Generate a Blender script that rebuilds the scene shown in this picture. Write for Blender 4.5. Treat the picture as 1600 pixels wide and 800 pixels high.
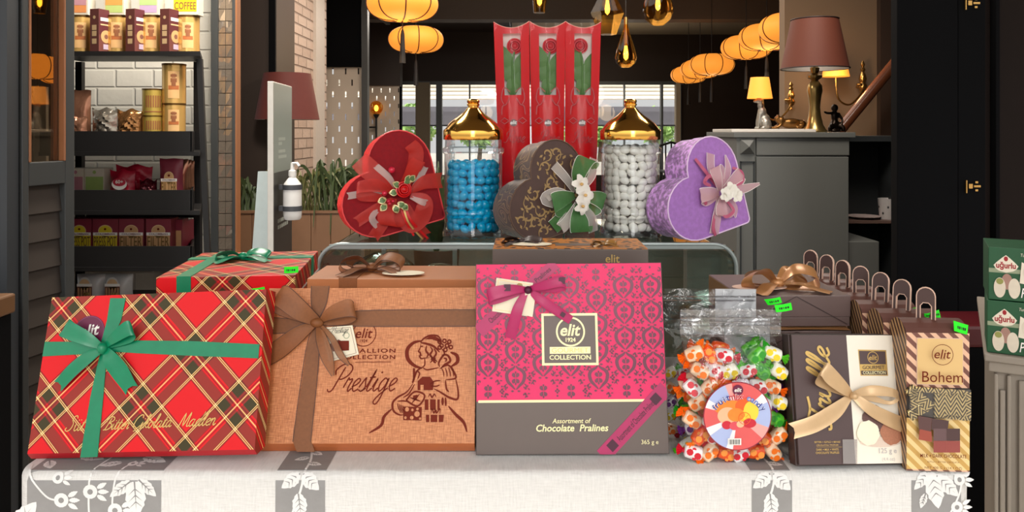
import bpy, bmesh, math, random
from mathutils import Vector, Matrix, Euler
from mathutils.geometry import tessellate_polygon
for _o in list(bpy.data.objects): bpy.data.objects.remove(_o)
SC = bpy.context.scene
COL = SC.collection
R = math.radians
rnd = random.Random(7)

def C(r, g, b):
    f = lambda c: (c/255/12.92) if c/255 <= .04045 else ((c/255+.055)/1.055)**2.4
    return (f(r), f(g), f(b), 1.0)

# ------------------------------------------------------------------ camera, world, light, exposure
FX, CX, CY, EYE = 1200.0, 800.0, 205.0, 1.15
cam = bpy.data.cameras.new('camera'); co = bpy.data.objects.new('camera', cam); COL.objects.link(co)
cam.sensor_fit = 'HORIZONTAL'; cam.sensor_width = 36; cam.lens = 36*FX/1600; cam.shift_y = -(400-CY)/1600
cam.clip_start = .05; cam.clip_end = 200
co.location = (0, 0, EYE); co.rotation_euler = (R(90), 0, 0)
SC.camera = co
w = bpy.data.worlds.new('sky'); SC.world = w; w.use_nodes = True
bg = w.node_tree.nodes['Background']; _N = w.node_tree.nodes; _L = w.node_tree.links
_tc = _N.new('ShaderNodeTexCoord'); _sx = _N.new('ShaderNodeSeparateXYZ'); _rp = _N.new('ShaderNodeValToRGB')   # hazy sky, duller near the horizon
_L.new(_tc.outputs['Generated'], _sx.inputs[0]); _L.new(_sx.outputs[2], _rp.inputs[0])
def _wm(op, a, b):
    n = _N.new('ShaderNodeMath'); n.operation = op
    for i, v in enumerate((a, b)):
        if isinstance(v, (int, float)): n.inputs[i].default_value = v
        else: _L.new(v, n.inputs[i])
    return n.outputs[0]
# bright sky patch added behind the camera for streak highlights on jars and lids
_st = _wm('MULTIPLY', _wm('MULTIPLY', _wm('LESS_THAN', _wm('ABSOLUTE', _wm('ADD', _sx.outputs[0], -.02), 0), .11), _wm('LESS_THAN', _sx.outputs[1], 0)), _wm('MULTIPLY', _wm('GREATER_THAN', _sx.outputs[2], -.4), _wm('LESS_THAN', _sx.outputs[2], .5)))
_vm = _N.new('ShaderNodeVectorMath'); _vm.operation = 'SCALE'; _L.new(_rp.outputs[0], _vm.inputs[0]); _L.new(_wm('ADD', _wm('MULTIPLY', _st, 5.0), 1.0), _vm.inputs['Scale']); _L.new(_vm.outputs[0], bg.inputs[0])
_rp.color_ramp.elements[0].position = .08; _rp.color_ramp.elements[0].color = (.36, .36, .355, 1)
_rp.color_ramp.elements[1].position = .34; _rp.color_ramp.elements[1].color = (1.0, .98, .95, 1)
bg.inputs[1].default_value = 1.9
def lamp(kind, name, loc, energy, color=(1, 1, 1), size=1, rot=(0, 0, 0), sy=None):
    l = bpy.data.lights.new(name, kind); l.energy = energy; l.color = color
    if kind == 'AREA':
        l.size = size
        if sy: l.shape = 'RECTANGLE'; l.size_y = sy
    elif kind == 'SUN': l.angle = size
    else: l.shadow_soft_size = size
    o = bpy.data.objects.new(name, l); COL.objects.link(o); o.location = loc; o.rotation_euler = rot
    return o
sun = lamp('SUN', 'sun', (0, -5, 6), 2.3, (1, .95, .88), R(2.5), (R(38), 0, R(8)))
lamp('AREA', 'ceiling_downlights', (0, 5.2, 2.55), 78, (1, .9, .78), 2.6, (0, 0, 0), 2.6)  # added fill without a fixture, brightens the room behind the table
lamp('AREA', 'ceiling_downlights', (-.9, 8.4, 2.4), 44, (1, .9, .78), 1.2, (0, 0, 0), 1.6)  # second added fill, lifts the perforated screens and the middle beam
lamp('AREA', 'counter_fill', (1.0, 2.45, 2.5), 34, (1, .9, .8), .6, (R(24), 0, R(-8)))  # added fill, brightens the grey counter
lamp('AREA', 'shelf_fill', (-.75, 2.25, 2.45), 48, (1, .93, .82), .5, (Vector((-1.32, 2.72, .85))-Vector((-.75, 2.25, 2.45))).to_track_quat('-Z', 'Y').to_euler())  # added fill aimed at the dark lower shelves, no fixture there
vs = SC.view_settings
vs.view_transform = 'Standard'; vs.look = 'None'; vs.exposure = 0.0; vs.gamma = 1; vs.use_curve_mapping = False
SC.cycles.max_bounces = 8; SC.cycles.transparent_max_bounces = 24; SC.cycles.glossy_bounces = 4
SC.cycles.caustics_reflective = False; SC.cycles.caustics_refractive = False
try: SC.cycles.use_denoising = True
except Exception: pass

# ------------------------------------------------------------------ materials
MATS = {}
def mat(name, col, rough=.5, metal=0, var=.08, scale=40, bump=0, emit=0, sheen=0, spec=.5, coat=0, trans=0, gloss_rough=None):
    if name in MATS: return MATS[name]
    m = bpy.data.materials.new(name); m.use_nodes = True; nt = m.node_tree; N = nt.nodes; L = nt.links
    b = N['Principled BSDF']; c = C(*col)
    b.inputs['Roughness'].default_value = rough; b.inputs['Metallic'].default_value = metal
    b.inputs['Specular IOR Level'].default_value = spec
    if sheen: b.inputs['Sheen Weight'].default_value = sheen; b.inputs['Sheen Roughness'].default_value = .35; b.inputs['Sheen Tint'].default_value = [min(1, x*2+.2) for x in c[:3]]+[1]
    if coat: b.inputs['Coat Weight'].default_value = coat; b.inputs['Coat Roughness'].default_value = .08
    tc = N.new('ShaderNodeTexCoord'); nz = N.new('ShaderNodeTexNoise'); nz.inputs['Scale'].default_value = scale; nz.inputs['Detail'].default_value = 4
    L.new(tc.outputs['Object'], nz.inputs['Vector'])
    mx = N.new('ShaderNodeMix'); mx.data_type = 'RGBA'
    mx.inputs[6].default_value = [x*(1-var) for x in c[:3]]+[1]; mx.inputs[7].default_value = [min(1, x*(1+var)) for x in c[:3]]+[1]
    L.new(nz.outputs['Fac'], mx.inputs[0]); L.new(mx.outputs[2], b.inputs['Base Color'])
    if bump:
        bp = N.new('ShaderNodeBump'); bp.inputs['Strength'].default_value = bump; bp.inputs['Distance'].default_value = .002
        L.new(nz.outputs['Fac'], bp.inputs['Height']); L.new(bp.outputs['Normal'], b.inputs['Normal'])
    if emit:
        L.new(mx.outputs[2], b.inputs['Emission Color']); b.inputs['Emission Strength'].default_value = emit
    if trans:   # thin see-through cloth or film
        t = N.new('ShaderNodeBsdfTransparent'); t.inputs[0].default_value = [min(1, .55+.45*x) for x in c[:3]]+[1]
        ms = N.new('ShaderNodeMixShader'); ms.inputs[0].default_value = trans
        L.new(b.outputs[0], ms.inputs[1]); L.new(t.outputs[0], ms.inputs[2]); L.new(ms.outputs[0], N['Material Output'].inputs[0])
    MATS[name] = m; return m

def glass(name, tint=(255, 255, 255), base=.05, rough=.02, bump=0, scale=30, k=.75, dens=1.0):
    if name in MATS: return MATS[name]
    m = bpy.data.materials.new(name); m.use_nodes = True; nt = m.node_tree; N = nt.nodes; L = nt.links
    N.remove(N['Principled BSDF'])
    t = N.new('ShaderNodeBsdfTransparent'); t.inputs[0].default_value = C(*tint)
    g = N.new('ShaderNodeBsdfGlossy'); g.inputs['Roughness'].default_value = rough
    lw = N.new('ShaderNodeLayerWeight'); lw.inputs[0].default_value = .35
    ma = N.new('ShaderNodeMath'); ma.operation = 'MULTIPLY_ADD'; ma.inputs[1].default_value = k; ma.inputs[2].default_value = base
    L.new(lw.outputs['Fresnel'], ma.inputs[0])
    ms = N.new('ShaderNodeMixShader'); L.new(ma.outputs[0], ms.inputs[0]); L.new(t.outputs[0], ms.inputs[1]); L.new(g.outputs[0], ms.inputs[2])
    if bump:
        tc = N.new('ShaderNodeTexCoord'); nz = N.new('ShaderNodeTexNoise'); nz.inputs['Scale'].default_value = scale; nz.inputs['Detail'].default_value = 3
        nz.inputs['Distortion'].default_value = .8
        L.new(tc.outputs['Object'], nz.inputs['Vector'])
        bp = N.new('ShaderNodeBump'); bp.inputs['Strength'].default_value = bump; bp.inputs['Distance'].default_value = .01
        L.new(nz.outputs['Fac'], bp.inputs['Height']); L.new(bp.outputs['Normal'], g.inputs['Normal']); L.new(bp.outputs['Normal'], lw.inputs['Normal'])
    L.new(ms.outputs[0], N['Material Output'].inputs[0])
    MATS[name] = m; return m

class G:
    """tiny helper to write node maths"""
    def __init__(s, name, rough=.5, metal=0, spec=.5):
        s.m = bpy.data.materials.new(name); s.m.use_nodes = True; s.nt = s.m.node_tree; s.N = s.nt.nodes; s.L = s.nt.links
        s.b = s.N['Principled BSDF']; s.b.inputs['Roughness'].default_value = rough; s.b.inputs['Metallic'].default_value = metal
        s.b.inputs['Specular IOR Level'].default_value = spec
        MATS[name] = s.m
        tc = s.N.new('ShaderNodeTexCoord'); s.obj = tc.outputs['Object']
        sx = s.N.new('ShaderNodeSeparateXYZ'); s.L.new(s.obj, sx.inputs[0]); s.x, s.y, s.z = sx.outputs
    def op(s, o, a, b=None, c=None):
        n = s.N.new('ShaderNodeMath'); n.operation = o
        for i, v in enumerate((a, b, c)):
            if v is None: continue
            if isinstance(v, (int, float)): n.inputs[i].default_value = v
            else: s.L.new(v, n.inputs[i])
        return n.outputs[0]
    def mix(s, f, a, b):
        n = s.N.new('ShaderNodeMix'); n.data_type = 'RGBA'
        if isinstance(f, (int, float)): n.inputs[0].default_value = f
        else: s.L.new(f, n.inputs[0])
        for i, v in ((6, a), (7, b)):
            if isinstance(v, tuple): n.inputs[i].default_value = v
            else: s.L.new(v, n.inputs[i])
        return n.outputs[2]
    def ramp(s, f, stops, const=True):
        n = s.N.new('ShaderNodeValToRGB'); cr = n.color_ramp
        if const: cr.interpolation = 'CONSTANT'
        s.L.new(f, n.inputs[0])
        while len(cr.elements) < len(stops): cr.elements.new(.5)
        for e, (p, v) in zip(cr.elements, stops):
            e.position = p; e.color = v if isinstance(v, tuple) else (v, v, v, 1)
        return n.outputs[0]
    def noise(s, scale, detail=3, vec=None):
        n = s.N.new('ShaderNodeTexNoise'); n.inputs['Scale'].default_value = scale; n.inputs['Detail'].default_value = detail
        s.L.new(vec or s.obj, n.inputs['Vector']); return n.outputs['Fac']
    def color(s, c):
        s.L.new(c, s.b.inputs['Base Color']); return s.m
    def bump(s, h, st=.5, d=.002):
        n = s.N.new('ShaderNodeBump'); n.inputs['Strength'].default_value = st; n.inputs['Distance'].default_value = d
        s.L.new(h, n.inputs['Height']); s.L.new(n.outputs['Normal'], s.b.inputs['Normal'])
    def vec(s, x, y, z=0):
        n = s.N.new('ShaderNodeCombineXYZ')
        for i, v in enumerate((x, y, z)):
            if isinstance(v, (int, float)): n.inputs[i].default_value = v
            else: s.L.new(v, n.inputs[i])
        return n.outputs[0]

# ------------------------------------------------------------------ mesh building
def cr(pts, n=6, closed=False):
    """Catmull-Rom through tuples of any length"""
    P = [tuple(p) for p in pts]; out = []
    m = len(P)
    if m < 3 and not closed:
        return [tuple(a+(b-a)*k/n for a, b in zip(P[0], P[1])) for k in range(n+1)]
    seg = m if closed else m-1
    for i in range(seg):
        if closed: p0, p1, p2, p3 = P[(i-1) % m], P[i], P[(i+1) % m], P[(i+2) % m]
        else: p0, p1, p2, p3 = P[max(i-1, 0)], P[i], P[i+1], P[min(i+2, m-1)]
        for k in range(n):
            t = k/n
            out.append(tuple(.5*(2*b+(c-a)*t+(2*a-5*b+4*c-d)*t*t+(3*b-a-3*c+d)*t**3) for a, b, c, d in zip(p0, p1, p2, p3)))
    if not closed: out.append(P[-1])
    return out

class MB:
    def __init__(s): s.v = []; s.f = []; s.fm = []; s.mats = []
    def mi(s, m):
        if m not in s.mats: s.mats.append(m)
        return s.mats.index(m)
    def add(s, vs, fs, m, M=None):
        k = len(s.v); i = s.mi(m)
        s.v += [tuple(M @ Vector(p)) if M else tuple(p) for p in vs]
        s.f += [tuple(a+k for a in f) for f in fs]; s.fm += [i]*len(fs)
        return s
    def box(s, x0, x1, y0, y1, z0, z1, m, M=None):
        v = [(x, y, z) for z in (z0, z1) for y in (y0, y1) for x in (x0, x1)]
        return s.add(v, [(0, 2, 3, 1), (4, 5, 7, 6), (0, 1, 5, 4), (2, 6, 7, 3), (0, 4, 6, 2), (1, 3, 7, 5)], m, M)
    def lathe(s, prof, m, n=32, M=None, cap=True):
        v = []; f = []; k = len(prof)
        for j in range(n):
            a = 2*math.pi*j/n
            v += [(r*math.cos(a), r*math.sin(a), z) for r, z in prof]
        for j in range(n):
            for i in range(k-1):
                a, b = j*k+i, ((j+1) % n)*k+i
                f.append((a, b, b+1, a+1))
        if cap:
            f.append(tuple(j*k for j in range(n))[::-1]); f.append(tuple(j*k+k-1 for j in range(n)))
        return s.add(v, f, m, M)
    def tube(s, pts, r, m, n=8, M=None, caps=True):
        P = [Vector(p) for p in pts]; v = []; f = []
        rr = r if isinstance(r, (list, tuple)) else [r]*len(P)
        up = None
        for i, p in enumerate(P):
            t = (P[min(i+1, len(P)-1)]-P[max(i-1, 0)]).normalized()
            if up is None: up = t.orthogonal().normalized()
            up = (up-t*up.dot(t)).normalized(); q = t.cross(up)
            v += [tuple(p+(up*math.cos(2*math.pi*k/n)+q*math.sin(2*math.pi*k/n))*rr[i]) for k in range(n)]
        for i in range(len(P)-1):
            for k in range(n):
                a, b = i*n+k, i*n+(k+1) % n
                f.append((a, b, b+n, a+n))
        if caps: f.append(tuple(range(n))[::-1]); f.append(tuple(range(len(v)-n, len(v))))
        return s.add(v, f, m, M)
    def prism(s, poly, d0, d1, m, ax='y', M=None, mside=None):
        """2-D outline extruded; ax = axis of extrusion"""
        def P(u, w, d): return (u, d, w) if ax == 'y' else ((u, w, d) if ax == 'z' else (d, u, w))
        n = len(poly); v = [P(u, w, d0) for u, w in poly]+[P(u, w, d1) for u, w in poly]
        tri = tessellate_polygon([[Vector((u, w, 0)) for u, w in poly]])
        s.add(v, [t for t in tri]+[tuple(i+n for i in t[::-1]) for t in tri], m, M)
        return s.add(v, [(i, (i+1) % n, (i+1) % n+n, i+n) for i in range(n)], mside or m, M)
    def ball(s, c, r, m, n=12, k=8, M=None):
        rx, ry, rz = r if isinstance(r, (tuple, list)) else (r, r, r)
        v = [(c[0], c[1], c[2]-rz)]; f = []
        for i in range(1, k):
            a = math.pi*i/k
            v += [(c[0]+rx*math.sin(a)*math.cos(2*math.pi*j/n), c[1]+ry*math.sin(a)*math.sin(2*math.pi*j/n), c[2]-rz*math.cos(a)) for j in range(n)]
        v.append((c[0], c[1], c[2]+rz)); e = len(v)-1
        for j in range(n):
            f.append((0, 1+(j+1) % n, 1+j)); f.append((e, e-n+j, e-n+(j+1) % n))
            for i in range(k-2): a, b = 1+i*n+j, 1+i*n+(j+1) % n; f.append((a, b, b+n, a+n))
        return s.add(v, f, m, M)
    def strip(s, pts, hw, m, M=None, seg=1, sag=0):
        """ribbon: centre points, half-width vectors"""
        v = []; f = []
        k = seg+1
        for p, q in zip(pts, hw):
            p = Vector(p); q = Vector(q)
            for j in range(k): v.append(tuple(p+q*(2*j/seg-1)))
        for i in range(len(pts)-1):
            for j in range(seg): a = i*k+j; f.append((a, a+1, a+k+1, a+k))
        return s.add(v, f, m, M)
    def build(s, name, parent=None, smooth=False, bevel=0, solid=0, loc=None, sub=0, M=None):
        me = bpy.data.meshes.new(name); me.from_pydata(s.v, [], s.f)
        for m in s.mats: me.materials.append(m)
        me.polygons.foreach_set('material_index', s.fm)
        if smooth: me.polygons.foreach_set('use_smooth', [True]*len(me.polygons))
        me.update()
        o = bpy.data.objects.new(name, me); COL.objects.link(o)
        if parent: o.parent = parent
        if loc is not None: o.location = loc
        if M is not None: o.matrix_local = M
        if bevel:
            b = o.modifiers.new('b', 'BEVEL'); b.width = bevel; b.segments = 2; b.limit_method = 'ANGLE'; b.angle_limit = R(40)
        if solid:
            b = o.modifiers.new('s', 'SOLIDIFY'); b.thickness = solid; b.offset = 0
        if sub:
            b = o.modifiers.new('u', 'SUBSURF'); b.levels = sub; b.render_levels = sub
        if smooth and not sub:
            try: me.set_sharp_from_angle(angle=R(40))
            except Exception: pass
        return o

def tag(o, label, cat, group=None, kind=None):
    o['label'] = label; o['category'] = cat
    if group: o['group'] = group
    if kind: o['kind'] = kind
    return o
def thing(name, label, cat, loc=(0, 0, 0), rz=0, group=None, M=None):
    o = bpy.data.objects.new(name, None); COL.objects.link(o); o.empty_display_size = .05
    o.location = loc; o.rotation_euler = (0, 0, rz)
    if M is not None: o.matrix_world = M
    return tag(o, label, cat, group)
def struct(o, label=None):
    o['kind'] = 'structure'
    if label: o['label'] = label; o['category'] = o.name.split('_')[0]
    return o
def copy_tree(o, parent=None):
    c = o.copy(); COL.objects.link(c)
    if parent: c.parent = parent; c.matrix_parent_inverse = o.matrix_parent_inverse
    for ch in o.children: copy_tree(ch, c)
    return c
def at(px, py, d): return Vector(((px-CX)/FX*d, d, EYE-(py-CY)/FX*d))
def X(px, d): return (px-CX)/FX*d
def Z(py, d): return EYE-(py-CY)/FX*d

# ------------------------------------------------------------------ lettering
_tc = bpy.data.curves.new('glyphs', 'FONT'); _to = bpy.data.objects.new('glyphs', _tc)
def glyphs(txt, bold=0, shear=0, space=1):
    COL.objects.link(_to); _tc.body = txt; _tc.offset = bold; _tc.shear = shear; _tc.space_character = space; _tc.resolution_u = 3
    bpy.context.view_layer.update()
    me = _to.to_mesh(); v = [(p.co.x, p.co.y) for p in me.vertices]; f = [tuple(p.vertices) for p in me.polygons]
    _to.to_mesh_clear(); COL.objects.unlink(_to); return v, f
CUR = {
 'e': ([[(0,.35),(.35,.55),(.5,.85),(.3,1),(.08,.7),(.08,.3),(.3,0),(.6,.2)]], .6),
 'i': ([[(0,.3),(.2,1),(.12,.3),(.25,0),(.5,.25)], [(.3,1.4),(.36,1.5)]], .5),
 't': ([[(0,.3),(.3,1.7),(.12,.3),(.25,0),(.5,.25)], [(0,1.05),(.45,1.1)]], .5),
 'r': ([[(0,.3),(.15,1.05),(.25,.9),(.5,.95),(.4,.3),(.5,0),(.7,.25)]], .68),
 's': ([[(0,.3),(.3,1.05),(.35,.8),(.5,.3),(.3,0),(.05,.12)], [(.3,0),(.6,.25)]], .6),
 'u': ([[(0,.6),(.1,1),(.08,.25),(.25,0),(.5,.3),(.6,1),(.55,.25),(.7,0),(.9,.25)]], .88),
 'ü': ([[(0,.6),(.1,1),(.08,.25),(.25,0),(.5,.3),(.6,1),(.55,.25),(.7,0),(.9,.25)], [(.2,1.4),(.25,1.5)], [(.5,1.4),(.55,1.5)]], .88),
 'n': ([[(0,.6),(.12,1),(.05,0),(.12,.6),(.35,1),(.5,.8),(.48,.2),(.6,0),(.8,.25)]], .8),
 'a': ([[(.55,.85),(.3,1),(.05,.6),(.08,.15),(.25,0),(.5,.4),(.6,1),(.52,.25),(.65,0),(.85,.25)]], .85),
 'd': ([[(.55,.85),(.3,1),(.05,.6),(.08,.15),(.25,0),(.5,.4),(.72,2),(.52,.25),(.65,0),(.85,.25)]], .85),
 'o': ([[(.4,1),(.1,.8),(.05,.3),(.25,0),(.5,.3),(.5,.8),(.35,1),(.5,.85),(.8,.9)]], .75),
 'l': ([[(0,.3),(.3,1.2),(.4,2),(.25,2),(.12,1),(.12,.2),(.28,0),(.5,.25)]], .48),
 'k': ([[(0,.3),(.3,1.2),(.4,2),(.25,2),(.12,1),(.08,0)], [(.12,.5),(.45,1),(.4,.65),(.2,.55),(.45,.1),(.7,.2)]], .68),
 'f': ([[(0,.3),(.35,1.3),(.45,2),(.3,2),(.15,1),(.05,-.7),(-.05,-.7),(.05,-.2),(.3,.1),(.5,.3)]], .45),
 'g': ([[(.55,.85),(.3,1),(.05,.6),(.08,.15),(.25,0),(.5,.4),(.6,1),(.5,-.5),(.3,-1),(.05,-.8),(.3,-.3),(.8,.25)]], .82),
 'P': ([[(.75,1.9),(.55,.8),(.4,.1),(.15,0),(0,.2)], [(.2,1.3),(.1,1.7),(.5,2.1),(1.1,2.1),(1.4,1.7),(1.2,1.2),(.8,.95),(.6,1)]], 1.25),
 'R': ([[(.75,1.9),(.55,.8),(.4,.1),(.15,0),(0,.2)], [(.2,1.3),(.1,1.7),(.5,2.1),(1.1,2.1),(1.3,1.7),(1.1,1.2),(.7,1),(1,.3),(1.4,.05)]], 1.35),
 'S': ([[(1,1.7),(.85,2.05),(.5,1.95),(.45,1.5),(.75,1),(.7,.3),(.35,0),(0,.2),(.1,.5)]], 1.1),
 'B': ([[(.75,1.9),(.55,.8),(.4,.1),(.15,0)], [(.2,1.3),(.1,1.7),(.5,2.1),(1.1,2),(1.2,1.5),(.7,1.1),(1.15,.9),(1.1,.3),(.6,0),(.3,.15)]], 1.3),
 'Ç': ([[(1,1.6),(.95,2),(.6,2.05),(.2,1.5),(.1,.6),(.4,0),(.8,.1),(1.05,.45)], [(.5,0),(.6,-.25),(.4,-.4)]], 1.1),
 'M': ([[(0,.1),(.15,0),(.5,1.9),(.7,.1),(1.2,2),(1.2,.3),(1.35,0),(1.6,.25)]], 1.5),
 'T': ([[(0,1.7),(.2,2.05),(.8,1.9),(1.4,2.1)], [(.8,1.9),(.6,.8),(.4,.1),(.1,0),(0,.25)]], 1.05),
 ' ': ([], .7)}
def cursive(txt, slant=.35):
    out = []; x = 0
    for ch in txt:
        ss, adv = CUR[ch]
        for s in ss: out.append([(x+px+py*slant, py) for px, py in s])
        x += adv
    return out

class Face:
    """a flat face of a thing: local x = u, local z = v, local -y looks out"""
    def __init__(s, root, M=None, y=0.0):
        s.root = root; s.part = None; s.M = (M if M is not None else root.matrix_world).copy(); s.Mi = s.M.inverted(); s.y = y; s.e = .0005; s.mb = MB()
    def uv(s, px, py):
        a = s.Mi @ Vector((0, 0, EYE)); b = s.Mi @ at(px, py, 1.0); d = b-a
        t = (s.y-a.y)/d.y; p = a+d*t
        return (p.x, p.z)
    def P(s, u, v, e=0): return (u, s.y-s.e-e, v)
    def up(s, e=.0003): s.e += e
    def poly(s, pts, m, px=False, e=0):
        if px: pts = [s.uv(*p) for p in pts]
        tri = tessellate_polygon([[Vector((u, v, 0)) for u, v in pts]])
        s.mb.add([s.P(u, v, e) for u, v in pts], tri, m)
    def rect(s, u0, u1, v0, v1, m, px=False, e=0):
        s.poly([(u0, v0), (u1, v0), (u1, v1), (u0, v1)], m, px, e)
    def disc(s, u, v, r, m, e=0, n=28, rv=None):
        rv = rv or r
        s.poly([(u+r*math.cos(2*math.pi*k/n), v+rv*math.sin(2*math.pi*k/n)) for k in range(n)], m, e=e)
    def ring(s, u, v, r, wd, m, e=0, n=40):
        s.stroke([(u+r*math.cos(2*math.pi*k/n), v+r*math.sin(2*math.pi*k/n)) for k in range(n+1)], wd, m, e=e, raw=True)
    def stroke(s, pts, wd, m, px=False, e=0, raw=False, n=5, taper=False):
        if px: pts = [s.uv(*p) for p in pts]
        if not raw: pts = cr(pts, n)
        P = [Vector(p) for p in pts]; k = len(P); cs = []; hw = []
        for i in range(k):
            t = (P[min(i+1, k-1)]-P[max(i-1, 0)])
            if t.length < 1e-9: t = Vector((1, 0))
            t.normalize(); q = Vector((-t.y, t.x))
            ww = wd*.5*(math.sin(math.pi*(i+.6)/(k+.2))**.6 if taper else 1)
            cs.append(s.P(P[i].x, P[i].y, e)); hw.append((q.x*ww, 0, q.y*ww))
        s.mb.strip(cs, hw, m)
    def text(s, txt, u, v, m, w=None, h=None, size=None, ang=0, bold=0, shear=0, e=0, space=1, align=.5, sy=1):
        V, Fs = glyphs(txt, bold, shear, space)
        x0, x1 = min(p[0] for p in V), max(p[0] for p in V); y0, y1 = min(p[1] for p in V), max(p[1] for p in V)
        sx = w/(x1-x0) if w else (h/(y1-y0) if h else size)
        szy = h/(y1-y0) if h else sx*sy
        c, sn = math.cos(ang), math.sin(ang); out = []
        for x, y in V:
            a = (x-x0-(x1-x0)*align)*sx; b = (y-y0-(y1-y0)*.5)*szy
            out.append(s.P(u+a*c-b*sn, v+a*sn+b*c, e))
        s.mb.add(out, Fs, m)
    def script(s, txt, u, v, w, m, wd, ang=0, e=0, slant=.35, sy=1):
        """cursive lettering, left end of the baseline at u,v"""
        ss = cursive(txt, slant); x1 = max(p[0] for q in ss for p in q); k = w/x1; c, sn = math.cos(ang), math.sin(ang)
        for q in ss:
            s.stroke([(u+x*k*c-y*k*sy*sn, v+x*k*sn+y*k*sy*c) for x, y in q], wd, m, e=e, n=4)
    def build(s, name, label=None):
        o = s.mb.build(name, s.part or s.root); s.mb = MB()   # print lies on the part that carries it
        if label: o['label'] = label
        return o
    def ribbon(s, name, pts, wd, m, px=True, n=7, edge=None, parent=None, notch=0, seg=3):
        """pts: (px, py, height above the face); wd: full widths in metres, one per point"""
        if px: pts = [s.uv(a, b)+(h,) for a, b, h in pts]
        q = cr([tuple(p)+(x,) for p, x in zip(pts, wd)], n); k = len(q); cs = []; hw = []
        q0 = Vector(q[0][:2]); far = max(q, key=lambda z: (Vector(z[:2])-q0).length); fl_ = (Vector(far[:2])-q0).length
        back = (Vector(q[-1][:2])-q0).length < .45*fl_
        for i in range(k):
            a, b = q[max(i-1, 0)], q[min(i+1, k-1)]
            t = Vector((b[0]-a[0], b[1]-a[1]))
            if back: t = Vector((far[0], far[1]))-q0
            if t.length < 1e-6: t = Vector((q[-1][0]-q[0][0]+1e-5, q[-1][1]-q[0][1]))
            t.normalize(); pr = Vector((-t.y, t.x))
            if hw:
                lp = Vector((hw[-1][0], hw[-1][2]))
                if lp.dot(pr) < 0: pr = -pr
            cs.append((q[i][0], s.y-q[i][2], q[i][1])); hw.append((pr.x*q[i][3]*.5, 0, pr.y*q[i][3]*.5))
        mb = MB(); mb.strip(cs, hw, m, seg=seg)
        # gentle gather folds across the ribbon
        kk = seg+1
        for i in range(k):
            for j in range(kk):
                v = mb.v[i*kk+j]; mb.v[i*kk+j] = (v[0], v[1]-(.0012 if j % 2 else 0)*min(1, abs(q[i][3])*60), v[2])
        if notch:   # swallow tail
            c0 = Vector(cs[-1]); t = (Vector(cs[-1])-Vector(cs[-2])).normalized()
            for j in range(kk): 
                a = abs(2*j/seg-1); mb.v[(k-1)*kk+j] = tuple(Vector(mb.v[(k-1)*kk+j])+t*notch*a)
        if edge:
            for sg in (-1, 1):
                mb.tube([tuple(Vector(c)+Vector(h)*sg) for c, h in zip(cs, hw)], .0005, edge, 4)
        return mb.build(name, parent or s.root, smooth=True)

def pose(x, y, w, h, yaw, lean, roll, z0):
    M = Matrix.Rotation(R(yaw), 4, 'Z') @ Matrix.Rotation(R(lean), 4, 'X') @ Matrix.Rotation(R(roll), 4, 'Y')
    zz = min((M @ Vector((-w/2, 0, 0))).z, (M @ Vector((w/2, 0, 0))).z)
    return Matrix.Translation((x, y, z0-zz)) @ M
# ================================================================== THE SETTING
m_floor = mat('dark_oak_floor', (74, 60, 50), .4, var=.2, scale=6); m_pave = mat('stone_pavement', (176, 168, 158), .8, var=.1, scale=8)
m_ceil = mat('dark_brown_ceiling', (58, 44, 34), .6, var=.08, scale=3); m_blackp = mat('black_painted_panel', (7, 7, 9), .8, var=.15, scale=5, spec=.1); m_slate = mat('slate_painted_panel', (44, 48, 53), .5, var=.12, scale=5)
m_dark = mat('dark_brown_wall', (52, 38, 30), .6, var=.08, scale=3); m_warm = mat('warm_brown_wall', (128, 106, 84), .7, var=.06, scale=2)
m_beige = mat('beige_column', (150, 136, 112), .7); m_grey = mat('grey_frame', (92, 98, 100), .45, var=.05); m_pale = mat('pale_ceiling_board', (196, 178, 150), .6, var=.05)
def slab(name, x0, x1, y0, y1, z0, z1, m, bevel=0, st=True):
    mb = MB(); mb.box(x0, x1, y0, y1, z0, z1, m); o = mb.build(name, None, bevel=bevel)
    if st: struct(o)
    return o
slab('floor', -8, 6, 2.0, 14.2, -.05, 0, m_floor); slab('ground', -14, 14, -9, 2.0, -.05, 0, m_pave); slab('terrace_floor', -12, 12, 14.2, 40, -.05, 0, m_pave)
slab('ceiling', -8, 6, 2.0, 14.2, 2.95, 3.05, m_ceil); slab('added_awning', -4, 4, -.58, 2.0, 2.62, 2.68, mat('added_awning_cloth', (120, 110, 100), .8))  # unseen awning added so the tabletop is shaded and the drape sunlit
slab('wall_front_left', -8, -1.64, 1.98, 2.06, 0, 3, m_blackp); slab('wall_front_right', 1.72, 6, 2.42, 2.5, 0, 3, m_blackp); slab('wall_right', 5.2, 5.3, 2.5, 14.2, 0, 3, m_dark)
slab('beam_front', -8, 6, 2.0, 2.12, 2.55, 3, m_blackp)
slab('wall_far_left', -8, -4.3, 9.2, 9.3, 0, 3, m_dark)
slab('beam_middle', -4, 5.2, 9.4, 9.7, 2.52, 2.95, mat('taupe_beam', (96, 82, 70), .6)); slab('ceiling_back', .0, 5.2, 9.8, 13.9, 2.90, 2.94, m_pale)
slab('wall_back_header', -2.6, 5.2, 13.9, 14.1, 2.03, 2.95, m_dark); slab('trim_header', -2.1, 3.1, 13.84, 13.9, 1.99, 2.05, m_grey)
slab('wall_back_right', 3.06, 5.2, 13.9, 14.1, 0, 2.03, m_dark); slab('wall_back_sill', -2.1, 3.06, 13.95, 14.1, 0, .35, m_dark)
for i in range(3): slab('trim_ceiling_track', -2.1+.28*i, -2.05+.28*i, 7.6, 9.4, 2.45, 2.50, m_grey)
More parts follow.
